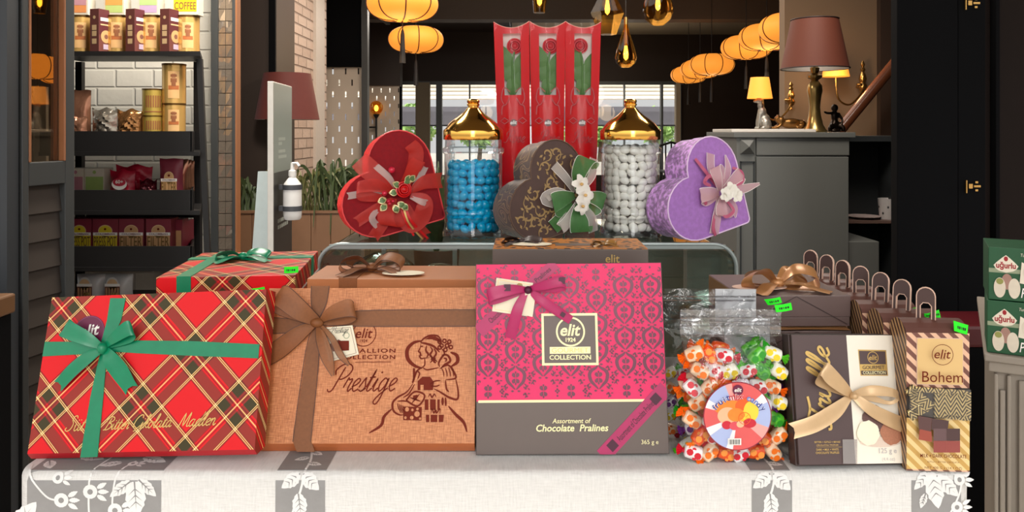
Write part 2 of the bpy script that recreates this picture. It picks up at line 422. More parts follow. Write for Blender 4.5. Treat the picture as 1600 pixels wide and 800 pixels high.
# windows at the back
wd = struct(slab('window_1', -2.06, 3.04, 13.98, 13.99, .35, 2.03, glass('window_glass', base=.02, k=.3)))
for px0, px1, m_ in ((650, 672, m_beige), (682, 691, m_grey), (620, 628, m_blackp), (733, 735, m_grey), (790, 796, m_grey), (974.5, 976, m_grey), (1032, 1035, m_grey), (1055, 1062, m_pale)):
    o = slab('window_frame', X(px0, 13.9), X(px1, 13.9), 13.82, 13.97, .004, 2.03, m_)
slab('window_frame', -2.06, 3.04, 13.9, 13.96, 1.15+8/1200*13.9, 1.15+10/1200*13.9, m_grey)
# terrace outside
for i, y in enumerate((15.2, 16.4, 18, 20, 22.5)): slab('terrace_ceiling', -5, 7, y, y+.55, 2.10, 2.2, mat('white_roof_board', (246, 238, 220), .6, var=.03))
slab('terrace_ceiling_beam', -6, 8, 23.4, 23.7, 1.30, 1.90, mat('grey_roller_blind', (112, 112, 122), .7, var=.06)); slab('terrace_ceiling_post', -3.6, -3.4, 23.4, 23.7, 0, 1.3, m_grey)
slab('terrace_ceiling_post', 5.1, 5.3, 23.4, 23.7, 0, 1.3, m_grey)
m_leafy = mat('sunlit_leaves', (150, 186, 108), .7, var=.6, scale=5); m_bark = mat('bark', (90, 74, 58), .9)
def tree(x, y, s_, label, seed):
    rr = random.Random(seed); t = thing('garden_tree', label, 'tree', (x, y, 0), group='trees beyond the terrace')
    mb = MB(); mb.tube([(0, 0, 0), (.05, 0, s_*.5), (0, .05, s_*.8)], [.09, .07, .04], m_bark, 8); mb.build('trunk', t)
    mb = MB()
    for k in range(420):
        a = rr.uniform(0, 6.28); b = rr.uniform(-1, 1); q = s_*.62*rr.uniform(.5, 1); c = Vector((q*math.cos(a)*math.sqrt(1-b*b), q*math.sin(a)*math.sqrt(1-b*b), s_*.95+q*b*.8))
        d1 = Vector((rr.uniform(-1, 1), rr.uniform(-1, 1), rr.uniform(-1, 1))).normalized()*.16; d2 = d1.cross(Vector((rr.uniform(-1, 1), rr.uniform(-1, 1), 1))).normalized()*.08
        mb.add([c-d1, c+d2, c+d1, c-d2], [(0, 1, 2, 3)], m_leafy)
    mb.build('crown', t)
for i, (x, y, s_) in enumerate(((-3.4, 27, 1.5), (-1.2, 28, 1.2), (1.4, 29, 1.1), (3.3, 29, 1.3), (5.2, 27, 1.4), (7.2, 28, 1.6))): tree(x, y, s_, ['leafy tree beyond the far left window pane', 'low leafy tree beyond the window behind the blue almond jar', 'low leafy tree beyond the terrace behind the rose boxes', 'leafy tree seen through the window between white almond jar and lilac heart', 'leafy tree beyond the right end of the back window', 'taller tree at the right edge of the terrace'][i], i+1)
m_chair = mat('black_cane', (30, 28, 30), .5)
def terrace_chair(x, y, label):
    t = thing('terrace_chair', label, 'chair', (x, y, 0), group='chairs by the back window')
    for sx in (-.2, .2):
        for sy in (-.2, .2):
            mb = MB(); mb.tube([(sx, sy, 0), (sx, sy, .45)], .018, m_chair, 8); mb.build('leg', t)
    mb = MB(); mb.box(-.22, .22, -.22, .22, .45, .49, m_chair); mb.build('seat', t, bevel=.01)
    mb = MB()
    for k in range(5): mb.tube([(-.2+.1*k, .2, .49), (-.2+.1*k, .25, .8), (-.19+.095*k, .26, .95-.012*(k-2)**2)], .014, m_chair, 8)
    mb.tube([(-.2, .25, .9), (0, .26, .96), (.2, .25, .9)], .02, m_chair, 8); mb.build('backrest', t, smooth=True)
terrace_chair(2.75, 13.0, 'dark slat-backed chair by the back window, right of the white almond jar'); terrace_chair(3.3, 12.2, 'second dark slat-backed chair nearer than the one by the back window')

# left shutter leaf and dark outer panel
slab('wall_shutter_panel', -1.66, -1.118, 1.70, 1.74, 0, 2.62, m_slate)
m_shut = mat('charcoal_shutter', (58, 60, 60), .5, var=.06, scale=6); m_wood = mat('orange_brown_wood', (150, 96, 60), .5, var=.15, scale=12); m_louv = mat('brown_louver', (60, 53, 48), .55, var=.06)
A, B = Vector((-1.112, 1.745, 0)), Vector((-1.082, 1.90, 0)); Lw = (B-A).length; an = math.atan2((B-A).y, (B-A).x)
MD = Matrix.Translation(A) @ Matrix.Rotation(an, 4, 'Z')
dr = bpy.data.objects.new('door_1', None); COL.objects.link(dr); dr.matrix_world = MD; dr['kind'] = 'structure'
def dpart(name, boxes, m, bevel=.002):
    mb = MB()
    for b in boxes: mb.box(*b, m)
    return mb.build(name, dr, bevel=bevel)
zr = 1.078
dpart('frame', [(0, .018, 0, .035, 0, 2.55), (Lw-.030, Lw, 0, .035, 0, 2.55), (.018, Lw-.03, 0, .035, zr-.055, zr), (.018, Lw-.03, 0, .035, 2.45, 2.55), (.018, Lw-.03, 0, .035, 0, .12)], m_shut)
dpart('wood_strip', [(.018, .024, -.002, .03, zr, 2.45), (Lw-.035, Lw-.030, -.002, .03, zr, 2.45)], m_wood)
mb = MB(); mb.box(.024, Lw-.035, .014, .018, zr, 2.45, glass('pane_glass', (240, 228, 210), base=.02, k=.35)); mb.build('pane', dr)
dpart('louver_backing', [(.018, Lw-.030, .024, .032, .12, zr-.055)], m_louv, 0)
for k in range(14):
    z = zr-.055-.066*(k+1); mb = MB(); mb.prism([(.010, z), (.013, z-.002), (.023, z+.064), (.018, z+.066)], .018, Lw-.03, m_louv, ax='x'); mb.build('louver', dr)
# ledge cabinet, far left
lc = thing('side_counter', 'dark counter end with a wooden top poking in at the left edge', 'counter', (-1.203, 1.42, 0))
mb = MB(); mb.box(-.2, .20, -.12, .12, .004, .786, m_blackp); mb.build('body', lc, bevel=.003)
mb = MB(); mb.box(-.2, .205, -.125, .125, .786, .825, mat('dark_walnut_top', (112, 78, 48), .5, var=.15, scale=12)); mb.build('top', lc, bevel=.004)

# tiled wall behind the shelf
def brick_mat(name, c1, c2, cm, sx, sz, ax, rough, bump, mort=.02, sc=1, dist=.01):
    g = G(name, rough); n = g.N.new('ShaderNodeTexBrick'); g.L.new(g.vec(getattr(g, ax), g.z), n.inputs[0])
    n.inputs['Color1'].default_value = C(*c1); n.inputs['Color2'].default_value = C(*c2); n.inputs['Mortar'].default_value = C(*cm)
    n.inputs['Scale'].default_value = 1; n.inputs['Brick Width'].default_value = sx; n.inputs['Row Height'].default_value = sz; n.inputs['Mortar Size'].default_value = mort; n.inputs['Mortar Smooth'].default_value = .6
    h = g.op('ADD', g.op('SUBTRACT', 1, n.outputs['Fac']), g.op('MULTIPLY', g.noise(30, 3), .25)); g.bump(h, bump, dist); return g.color(n.outputs['Color'])
m_tile = brick_mat('white_metro_tile', (226, 221, 210), (220, 215, 204), (212, 207, 196), .150, .0735, 'x', .15, .6, .006, dist=.008)
m_brick = brick_mat('whitewashed_brick', (208, 186, 170), (190, 166, 150), (158, 136, 120), .23, .078, 'y', .6, 1.0, .008, dist=.02)
slab('wall_tiled', -1.79, -1.155, 3.05, 3.15, 0, 2.95, m_tile); slab('trim_tiled_wall', -1.165, -1.135, 2.98, 3.16, 0, 2.95, mat('white_paint', (226, 224, 220), .5))
slab('pillar_dark', -1.56, -1.345, 4.35, 4.75, 0, 2.95, m_dark); slab('pillar_dark_edge', -1.372, -1.335, 4.33, 4.35, 0, 2.95, m_blackp)
slab('wall_brick', -1.85, -1.6, 4.75, 6.62, 0, 2.95, m_brick); slab('pillar_white', -1.62, -1.575, 6.18, 6.46, 0, 2.95, mat('white_plaster', (206, 196, 186), .6))
# glossy tile strip in a dark metal frame
gp = thing('glazed_screen', 'tall dark-framed screen of glossy square tiles right of the shelves', 'screen', (-1.085, 2.9, 0))
mb = MB(); mb.box(-.052, -.026, 0, .04, .004, 2.9, m_shut); mb.box(.028, .040, 0, .04, .004, 2.9, m_shut); mb.build('frame', gp)
mb = MB(); mb.box(.040, .046, 0, .04, .004, 2.9, m_wood); mb.build('wood_edge', gp)
mb = MB(); mgt = mat('glossy_tile', (196, 178, 160), .06, .75, var=.2, scale=8); rt = random.Random(5)
mb.box(-.026, .028, .012, .02, .004, 2.9, mat('tile_grout', (84, 72, 64), .6))
for k in range(62):
    for j in range(2):
        x0 = -.026+.027*j; z = .02+.0455*k; t_ = rt.uniform(-.002, .002); t2 = rt.uniform(-.0015, .0015)
        mb.add([(x0+.001, .006+t_, z+.001), (x0+.026, .006-t_, z+.001+.0), (x0+.026, .006+t2, z+.044), (x0+.001, .006-t2, z+.044), (x0, .013, z), (x0+.027, .013, z), (x0+.027, .013, z+.045), (x0, .013, z+.045)], [(0, 1, 2, 3), (0, 4, 5, 1), (1, 5, 6, 2), (2, 6, 7, 3), (3, 7, 4, 0)], mgt)
mb.build('glossy_tiles', gp)
# perforated screens
def perf_mat(name):
    g = G(name, .6); sx, sz = .125, .112
    r0 = g.op('FLOOR', g.op('DIVIDE', g.z, sz)); off = g.op('MULTIPLY', g.op('MODULO', r0, 2), .5)
    fx = g.op('ABSOLUTE', g.op('SUBTRACT', g.op('FRACT', g.op('ADD', g.op('DIVIDE', g.x, sx), off)), .5)); fz = g.op('ABSOLUTE', g.op('SUBTRACT', g.op('FRACT', g.op('DIVIDE', g.z, sz)), .5))
    hole = g.op('MULTIPLY', g.op('LESS_THAN', fx, .065), g.op('LESS_THAN', fz, .27))
    m = g.color(g.mix(.5, C(206, 190, 172), C(212, 196, 178)))
    t = g.N.new('ShaderNodeBsdfTransparent'); ms = g.N.new('ShaderNodeMixShader'); g.L.new(hole, ms.inputs[0]); g.L.new(g.b.outputs[0], ms.inputs[1]); g.L.new(t.outputs[0], ms.inputs[2]); g.L.new(ms.outputs[0], g.N['Material Output'].inputs[0]); return m
m_perf = perf_mat('perforated_board')
slab('wall_perforated_near', X(506, 7.5), X(566, 7.5), 7.5, 7.512, .004, Z(105, 7.5), m_perf); slab('beam_perforated_near', X(504, 7.5)-.6, X(566, 7.5), 7.45, 7.75, Z(105, 7.5), 2.95, m_blackp)
slab('pillar_post_near', X(565, 7.4), X(574, 7.4), 7.4, 7.5, 0, 2.95, m_shut)
slab('wall_perforated_far', X(574, 11), X(624, 11), 11, 11.012, .004, Z(134, 11), m_perf); slab('beam_perforated_far', X(570, 11)-.3, X(626, 11), 10.95, 11.2, Z(134, 11), 2.95, m_dark)
# right side of the room
slab('wall_warm_right', X(1226, 5), X(1372, 5), 5, 5.1, 0, 2.95, m_warm); slab('wall_dark_right', X(1370, 5), X(1440, 5), 4.95, 5.1, 0, 2.95, m_dark)
slab('wall_panel_right', X(1402, 2.3), X(1497, 2.3), 2.3, 2.34, 0, 2.62, m_blackp, .003); slab('wall_panel_right_edge', X(1497.6, 2.3), X(1541, 2.3), 2.302, 2.34, 0, 2.62, m_blackp, .003)
slab('wall_curtain_right', X(1541, 2.3), 1.72, 2.36, 2.42, 0, 2.62, mat('dark_brown_panel', (30, 22, 19), .8, spec=.15))
slab('trim_right_strip', X(1573, 2.28), X(1579, 2.28), 2.33, 2.36, 0, 2.62, m_blackp)
m_brass = mat('brass', (206, 160, 92), .25, .95, var=.05)
def hinge(px, py, label):
    d = 2.298; t = thing('brass_hinge', label, 'hinge', at(px, py, d), group='brass hinges')
    mb = MB(); mb.box(-.021, -.018, -.006, .001, -.02, .018, m_brass); mb.build('pin', t)
    mb = MB(); mb.box(-.012, .0, -.004, .001, -.007, .008, m_brass); mb.build('plate', t, bevel=.001)
    mb = MB(); mb.box(.004, .024, -.003, .001, -.003, .003, m_brass); 
    for a in (-.012, .012): mb.box(.008, .016, -.003, .001, a-.003, a+.003, m_brass)
    mb.build('leaf_screws', t)
hinge(1518, 5, 'small brass hinge on the black panel at the top edge'); hinge(1519, 291, 'small brass hinge on the black panel at mid height')
rb_ = thing('red_bench', 'dark red bench seat in shadow behind the right end of the table', 'bench', (X(1530, 2.1), 2.1, 0))
mb = MB(); mb.box(-.10, .15, -.08, .08, .004, .58, m_blackp); mb.build('base', rb_); mb = MB(); mb.box(-.10, .15, -.085, .085, .58, .64, mat('dark_red_vinyl', (84, 14, 22), .4)); mb.build('seat', rb_, bevel=.01)

# ------------------------------------------------------------------ counter on the right
m_ctr = mat('grey_counter_paint', (98, 99, 95), .45, var=.04, scale=4); m_ctrd = mat('dark_grey_niche', (44, 47, 48), .5)
c0 = X(1150, 3.2); c1 = X(1326, 3.2); zt = Z(215, 3.2)
ct = thing('counter', 'grey painted counter with a pyramid boss and stepped right end', 'counter', (0, 3.2, 0))
mb = MB(); mb.box(c0+.004, c1, .012, .42, .004, zt, m_ctr); mb.build('body', ct, bevel=.003)
mb = MB(); mb.box(c1, X(1376, 3.2), .012, .42, .004, Z(378, 3.2), m_ctr); mb.build('low_end', ct, bevel=.003)
mb = MB(); mb.box(X(1182, 3.2), c1+.004, 0, .02, Z(243, 3.2), zt, m_ctr); mb.build('fascia', ct, bevel=.003)
mb = MB(); mb.box(X(1182, 3.2), c1+.001, .002, .02, .004, Z(245, 3.2), m_ctr); mb.build('front_panel', ct, bevel=.002)
p0, p1 = c0+.002, X(1180, 3.2)
mb = MB(); mb.box(p0, p1, .0, .02, .004, zt, m_ctr); mb.build('pilaster', ct, bevel=.002)
mb = MB(); a, b_ = X(1156, 3.2), X(1179, 3.2); z0_, z1_ = Z(241, 3.2), Z(217, 3.2); mb.add([(a, -.002, z0_), (b_, -.002, z0_), (b_, -.002, z1_), (a, -.002, z1_), ((a+b_)/2, -.03, (z0_+z1_)/2)], [(0, 1, 4), (1, 2, 4), (2, 3, 4), (3, 0, 4)], m_ctr); mb.build('pyramid_boss', ct)
fz1 = Z(252, 3.2); mb = MB()
for q in ((a, a+.006, .05, fz1), (b_-.006, b_, .05, fz1), (a, b_, fz1-.006, fz1)): mb.box(q[0], q[1], -.006, .0, q[2], q[3], m_ctrd)
mb.build('pilaster_moulding', ct)
mb = MB(); mb.box(c0-.012, X(1335, 3.2), -.012, .44, zt, zt+.022, m_ctr); mb.build('worktop', ct, bevel=.002); ZT = zt+.022
nb = thing('back_shelf', 'dark open shelf unit behind the right end of the grey counter', 'shelf', (0, 3.66, 0))
n0, n1 = c1-.05, X(1416, 3.64)
mb = MB(); mb.box(n0, n1, .22, .24, .004, 1.1, m_ctrd); mb.box(n1-.02, n1, 0, .24, .004, 1.1, m_ctrd); mb.box(n0, n0+.02, 0, .24, .004, 1.1, m_ctrd); mb.build('carcass', nb)
mb = MB(); mb.box(n0-.01, n1+.01, -.01, .25, 1.1, 1.128, m_ctrd); mb.build('top', nb, bevel=.002)
mb = MB(); mb.box(n0+.02, n1-.02, 0, .22, Z(350, 3.64), Z(346, 3.64), mat('shelf_edge', (112, 88, 78), .5)); mb.build('shelf', nb)
zs_ = Z(346, 3.64)
mb = MB(); mb.lathe([(.001, 0), (.04, 0), (.046, .004), (.080, .013), (.078, .0145), (.045, .007), (.001, .006)], mat('blush_porcelain', (206, 186, 180), .3), 32, cap=False); o = mb.build('plate', None, smooth=True); o.location = (X(1350, 3.75), 3.76, zs_+.0005); tag(o, 'pale pink plate on the dark shelf behind the counter', 'plate')
mb = MB(); mb.lathe([(.001, 0), (.034, 0), (.042, .1), (.039, .1), (.032, .006), (.001, .006)], mat('white_cup', (206, 200, 196), .4), 28, cap=False)
for k in range(10): a_ = k*.628; mb.ball((.0375*math.cos(a_), .0375*math.sin(a_), .03+.03*(k % 2)), (.004, .004, .006), m_ctrd, 8, 6)
o = mb.build('cup', None, smooth=True); o.location = (X(1386, 3.74), 3.74, zs_+.0005); tag(o, 'white cup with dark dots beside the pale pink plate', 'cup')
def lamp_shade(mb, r0, r1, z0, z1, m, mi):
    mb.lathe([(r0, z0), (r1, z1)], m, 40, cap=False); mb.lathe([(r0-.003, z0+.001), (r1-.003, z1-.001)], mi, 40, cap=False)
m_shade = mat('maroon_shade', (98, 47, 30), .7, var=.04); m_shadein = mat('shade_lining', (226, 222, 216), .7); m_trim2 = mat('black_braid', (40, 26, 24), .6)
m_abrass = mat('aged_brass', (150, 124, 74), .28, .9, var=.08)
lp = thing('table_lamp', 'brass baluster table lamp with a maroon shade, on the grey counter', 'table lamp', (X(1273, 3.36), 3.36, ZT))
zb = Z(108, 3.36)-ZT; zt2 = Z(30, 3.36)-ZT
mb = MB(); mb.lathe([(.001, 0), (.05, 0), (.052, .006), (.046, .014), (.036, .03), (.026, .07), (.022, .11), (.026, .15), (.032, .18), (.030, .205), (.018, .222), (.014, .228), (.030, .238), (.032, .248), (.014, .258), (.018, .268), (.020, zb+.005), (.012, zb+.012), (.001, zb+.013)], m_abrass, 36, cap=False); mb.build('base', lp, smooth=True)
mb = MB(); lamp_shade(mb, .142, .098, zb, zt2, m_shade, m_shadein); mb.build('lamp_shade', lp, smooth=True)
mb = MB()
for rr_, z in ((.1425, zb+.002), (.0985, zt2-.002)): mb.tube([(rr_*math.cos(k*.1571), rr_*math.sin(k*.1571), z) for k in range(41)], .003, m_trim2, 6)
mb.build('shade_trim', lp, smooth=True)
mb = MB(); mb.tube([(0, 0, zb), (0, 0, zt2-.01)], .004, m_abrass, 8); mb.box(-.097, .097, -.002, .002, zt2-.014, zt2-.010, m_abrass); mb.build('shade_holder', lp)
# white tray and figurines on it
slabt = slab('marble_slab', X(1138, 3.3), X(1268, 3.3), 3.25, 3.56, ZT+.0005, ZT+.014, mat('white_marble', (222, 214, 204), .3, var=.08, scale=6), .002, st=False); tag(slabt, 'white marble slab on the grey counter under the dog lamp', 'slab')
ZM = ZT+.0145
def sculpt(name, parent, parts, m, vox=.004):
    mb = MB()
    for p in parts:
        if len(p) == 2: mb.ball(p[0], p[1], m, 14, 10)
        else: mb.tube(cr(p[0], 5), [p[1]+(p[2]-p[1])*i/(len(cr(p[0], 5))-1) for i in range(len(cr(p[0], 5)))], m, 10)
    o = mb.build(name, parent, smooth=True); r_ = o.modifiers.new('r', 'REMESH'); r_.mode = 'VOXEL'; r_.voxel_size = vox; r_.use_smooth_shade = True
    s_ = o.modifiers.new('s', 'SMOOTH'); s_.iterations = 3; return o
m_silver = mat('antique_silver', (150, 146, 136), .35, .8, var=.2, scale=60); m_bron = mat('antique_bronze', (120, 84, 44), .3, .9, var=.2, scale=50); m_dbron = mat('dark_bronze', (44, 34, 26), .3, .8)
def glow(name, col, s):
    return mat(name, col, .6, emit=s, var=.06, scale=8)
m_glowsh = glow('lit_amber_shade', (248, 158, 58), .95)
dl = thing('dog_lamp', 'small lamp with a seated silver dog for a base and a lit orange shade', 'table lamp', (X(1192, 3.45), 3.45, ZM))
sculpt('dog_base', dl, [((.005, 0, .035), (.030, .024, .036)), ((-.004, 0, .072), (.020, .018, .03)), ((-.010, 0, .104), (.014, .013, .018)), ((-.017, 0, .128), (.016, .013, .014)), ((-.032, 0, .124), (.012, .008, .007)), ((-.012, -.012, .124), (.005, .004, .012)), ((-.012, .012, .124), (.005, .004, .012)),
   ([(-.014, -.010, .07), (-.022, -.011, .03), (-.022, -.011, .004)], .008, .006), ([(-.014, .010, .07), (-.022, .011, .03), (-.022, .011, .004)], .008, .006), ((-.026, -.011, .004), (.010, .006, .005)), ((-.026, .011, .004), (.010, .006, .005)),
   ((.010, -.022, .022), (.022, .010, .022)), ((.010, .022, .022), (.022, .010, .022)), ((-.004, -.024, .005), (.016, .007, .006)), ((-.004, .024, .005), (.016, .007, .006)), ([(.032, 0, .012), (.05, .008, .006), (.058, .02, .006)], .006, .003)], m_silver, .003)
mb = MB(); mb.tube([(-.014, 0, .135), (-.014, 0, .165)], .004, m_abrass, 8); mb.build('stem', dl)
zz0 = Z(154, 3.45)-ZM; zz1 = Z(121, 3.45)-ZM
mb = MB(); lamp_shade(mb, .055, .040, zz0, zz1, m_glowsh, m_glowsh); o = mb.build('lamp_shade', dl, smooth=True); o.location = (-.014, 0, 0)
f1 = sculpt('bronze_figurine', None, [((0, 0, .025), (.05, .022, .024)), ((-.045, 0, .035), (.02, .018, .022)), ((-.06, 0, .045), (.016, .013, .014)), ((.045, 0, .022), (.022, .02, .02)), ([(-.045, -.012, .02), (-.07, -.014, .006), (-.085, -.014, .006)], .008, .006), ([(-.045, .012, .02), (-.07, .014, .006), (-.085, .014, .006)], .008, .006), ([(.05, -.015, .01), (.03, -.02, .006), (.015, -.02, .006)], .009, .006), ([(.06, 0, .02), (.085, .01, .01), (.095, .03, .008)], .005, .003), ((-.058, -.01, .06), (.004, .004, .007)), ((-.058, .01, .06), (.004, .004, .007))], m_bron)
f1.location = (X(1236, 3.42), 3.42, ZM); tag(f1, 'bronze figurine of a lying animal between the dog lamp and the maroon lamp', 'figurine')
f2 = sculpt('dark_figurine', None, [((0, 0, .03), (.022, .02, .03)), ((0, 0, .07), (.016, .014, .025)), ((.0, 0, .108), (.016, .016, .017)), ([(-.014, -.004, .085), (-.04, -.012, .085), (-.052, -.012, .092)], .007, .005), ([(.014, -.004, .085), (.03, -.01, .055), (.02, -.02, .03)], .007, .005), ([(-.012, -.01, .03), (-.03, -.022, .02), (-.03, -.022, .004)], .010, .007), ([(.012, -.01, .03), (.03, -.022, .02), (.03, -.022, .004)], .010, .007), ((0, 0, .006), (.034, .026, .006))], m_dbron)
f2.location = (X(1304, 3.42), 3.42, ZT+.0005); tag(f2, 'dark metal figurine sitting right of the maroon lamp base', 'figurine')
# wall sconces and handrail
def sconce(px, d, label, side, shade, py0=95, py1=152):
    t = thing('wall_sconce', label, 'wall lamp', (X(px, d), d, 0)); z0, z1 = Z(py1, d), Z(py0, d); h = z1-z0
    mb = MB(); mb.lathe([(.004, z0), (.012, z0+.02*h), (.006, z0+.06*h), (.006, z0+.12*h), (.02, z0+.2*h), (.026, z0+.3*h), (.016, z0+.4*h), (.024, z0+.5*h), (.018, z0+.62*h), (.010, z0+.7*h), (.016, z0+.76*h), (.008, z0+.82*h), (.014, z0+.9*h), (.004, z1)], m_brass, 20); mb.build('back_plate', t, smooth=True)
    mb = MB(); zz = z0+.3*h; s_ = side
    mb.tube(cr([(0, 0, zz), (s_*.03, -.04, zz-.05), (s_*.12, -.08, zz-.12), (s_*.20, -.10, zz-.08), (s_*.215, -.10, zz+.05)], 7), .006, m_brass, 8); mb.ball((s_*.03, -.02, zz+.01), (.02, .02, .012), m_brass, 12, 8); mb.tube([(0, .0, zz), (0, .09, zz)], .01, m_brass, 8); mb.build('arm', t, smooth=True)
    if shade:
        mb = MB(); lamp_shade(mb, .082, .066, zz+.055, zz+.135, m_glowsh, m_glowsh); o = mb.build('lamp_shade', t, smooth=True); o.location = (s_*.215, -.10, 0)
    else:
        mb = MB(); mb.lathe([(.004, zz+.05), (.016, zz+.06), (.014, zz+.085), (.004, zz+.09)], m_brass, 16); o = mb.build('candle_cup', t, smooth=True); o.location = (s_*.215, -.10, 0)
    return t
sconce(1348, 4.92, 'brass wall sconce with a lit orange shade behind the maroon lamp', -1, True)
sconce(1236, 4.92, 'brass wall sconce without shade at the wall edge above the dog lamp', -1, False, 128, 172)
mb = MB(); p0_, p1_ = at(1303, 215, 4.5), at(1420, 72, 4.5); p2 = p0_+(p0_-p1_)*.9
mb.tube([p2, p0_, p1_], .032, mat('polished_rail_wood', (104, 58, 36), .25, var=.2, scale=10), 14); hr = mb.build('handrail', None, smooth=True); tag(hr, 'polished wooden handrail slanting up behind the grey counter', 'handrail')
mb = MB(); mb.tube([(p2.x, 4.5, 0.004), tuple(p2)], .03, m_dark, 12); o = mb.build('newel_post', hr)

# ------------------------------------------------------------------ hanging lamps
m_lant = glow('lit_lantern_silk', (250, 154, 56), .86); m_rib = mat('dark_lantern_rib', (70, 34, 16), .6); m_cord = mat('black_cord', (22, 18, 18), .6)
def lantern(px, py, d, label, w_=.50, tassel=True, power=5):
    c = at(px, py, d); t = thing('silk_lantern', label, 'lantern', c, group='flat silk lanterns'); r_ = w_/2; hh = w_*.235
    prof = [(r_*.22+r_*.78*math.cos(a)**.75 if math.cos(a) > 0 else r_*.22, hh*math.sin(a)) for a in [-math.pi/2+math.pi*k/18 for k in range(19)]]
    mb = MB(); mb.lathe(prof, m_lant, 40); mb.build('shade', t, smooth=True)
    mb = MB()
    for k in range(8): a = 2*math.pi*(k+.3)/8; mb.tube([(q*1.004*math.cos(a), q*1.004*math.sin(a), z*1.01) for q, z in prof], .0045, m_rib, 6)
    mb.build('ribs', t, smooth=True)
    mb = MB(); mb.tube([(0, 0, hh), (0, 0, 2.95-c.z)], .004, m_cord, 6); mb.build('cord', t)
    if tassel:
        mb = MB(); mb.lathe([(.004, -hh), (.004, -hh-.06), (.010, -hh-.075), (.014, -hh-.10), (.022, -hh-.30), (.001, -hh-.30)], m_cord, 12); mb.build('tassel', t, smooth=True)
    return t
lantern(629, 6, 5.4, 'large lit orange silk lantern at the top edge, left of the rose boxes'); lantern(650, 62, 7.0, 'lit orange silk lantern below the large one left of the rose boxes')
for i, (px, py, d) in enumerate(((1112, 101, 8.6), (1094, 108, 9.7), (1076, 117, 10.8), (1166, 74, 7.7), (1198, 58, 7.0), (1236, 44, 6.1))):
    lantern(px, py, d, ['foremost lantern of the lower row of three overlapping lit lanterns', 'middle lantern of the lower row of three', 'farthest and smallest lantern of the lower row of three', 'lowest lantern of the upper row on the right', 'middle lantern of the upper row on the right', 'highest lantern of the upper row, cut off by the wall edge'][i])
lantern(58, 104, 7.4, 'lit lantern seen through the glass of the left shutter door'); lantern(100, 114, 8.0, 'second lit lantern peeping out behind the first in the shutter pane')
m_amber = glass('amber_glass', (246, 208, 140), base=.01, k=.35); m_bulb = glow('lit_filament_bulb', (255, 200, 90), 6.0)
def pendant(px, py, d, label, prof, bulb_z, sides=32):
    c = at(px, py, d); t = thing('glass_pendant', label, 'pendant lamp', c, group='amber glass pendants')
    mb = MB(); mb.lathe(prof, m_amber, sides, cap=False); mb.build('glass_shade', t, smooth=sides > 12)
    mb = MB(); mb.lathe([(.001, bulb_z-.05), (.014, bulb_z-.035), (.017, bulb_z-.01), (.011, bulb_z+.03), (.008, bulb_z+.05)], m_bulb, 16); mb.build('bulb', t, smooth=True)
    top = prof[-1][1]; mb = MB(); mb.tube([(0, 0, bulb_z+.045), (0, 0, top+.03)], .013, m_abrass, 12); mb.tube([(0, 0, top+.03), (0, 0, 2.95-c.z)], .004, m_cord, 6); mb.build('cord', t)
s = lambda k: k/1200*5.0
pendant(978, 80, 5.0, 'slim teardrop amber glass pendant right of the rose boxes', [(.001, -s(26)), (s(8), -s(25)), (s(15), -s(18)), (s(17), -s(10)), (s(14), s(4)), (s(8), s(22)), (s(3.5), s(38)), (s(2.5), s(46))], -.01)
pendant(1028, 12, 5.0, 'wide teardrop amber glass pendant at the top edge', [(.001, -s(28)), (s(10), -s(27)), (s(20), -s(18)), (s(24), -s(6)), (s(22), s(8)), (s(15), s(25)), (s(8), s(40)), (s(5), s(55))], .03)
pendant(949, 16, 5.0, 'angular faceted amber glass pendant behind the right rose box', [(.001, -s(38)), (s(14), -s(38)), (s(26), -s(4)), (s(12), s(24)), (s(6), s(34)), (s(4), s(50))], .02, 6)
pendant(843, 2, 5.0, 'cylindrical amber glass pendant above the middle rose box', [(.001, -s(18)), (s(9), -s(18)), (s(11.5), s(10)), (s(12), s(30)), (s(5), s(36))], .02)
pendant(62, 5, 5.6, 'amber glass pendant seen through the shutter door pane', [(.001, -s(18)), (s(9), -s(18)), (s(13), s(10)), (s(13), s(30)), (s(5), s(36))], .02)
gs = thing('globe_sconce', 'amber globe lamp on a black bracket in front of the far perforated screen', 'wall lamp', (X(588, 10.9), 10.9, 0)); zg = Z(168, 10.9)
mb = MB(); mb.ball((0, 0, zg), .095, m_amber, 24, 14); mb.build('glass_globe', gs, smooth=True); mb = MB(); mb.ball((0, 0, zg-.01), (.03, .03, .045), m_bulb, 14, 10); mb.build('bulb', gs, smooth=True)
mb = MB(); mb.lathe([(.001, zg-.17), (.03, zg-.13), (.05, zg-.095), (.001, zg-.09)], m_cord, 16); mb.tube([(0, 0, zg-.12), (0, 0, zg-.45)], .014, m_cord, 8); mb.tube([(0, 0, zg-.28), (-.14, 0, zg-.28)], .012, m_cord, 8); mb.box(-.16, -.13, -.03, .1, zg-.33, zg-.23, m_cord); mb.build('bracket', gs)
lamp('POINT', 'terrace_side_light', (1.6, 12.2, 1.9), 14, (1, .86, .66), .3)  # added point fill, brightens the pale boards of the back ceiling
for x, y, z in ((X(629, 5.4), 5.4, 1.7), (X(1112, 9), 9, 1.6), (X(1198, 7), 7, 1.7)): lamp('POINT', 'lantern_light', (x, y, z), 8, (1, .72, .42), .2)
lamp('POINT', 'sconce_light', (X(1300, 4.7), 4.62, 1.50), 3.5, (1, .62, .3), .05)
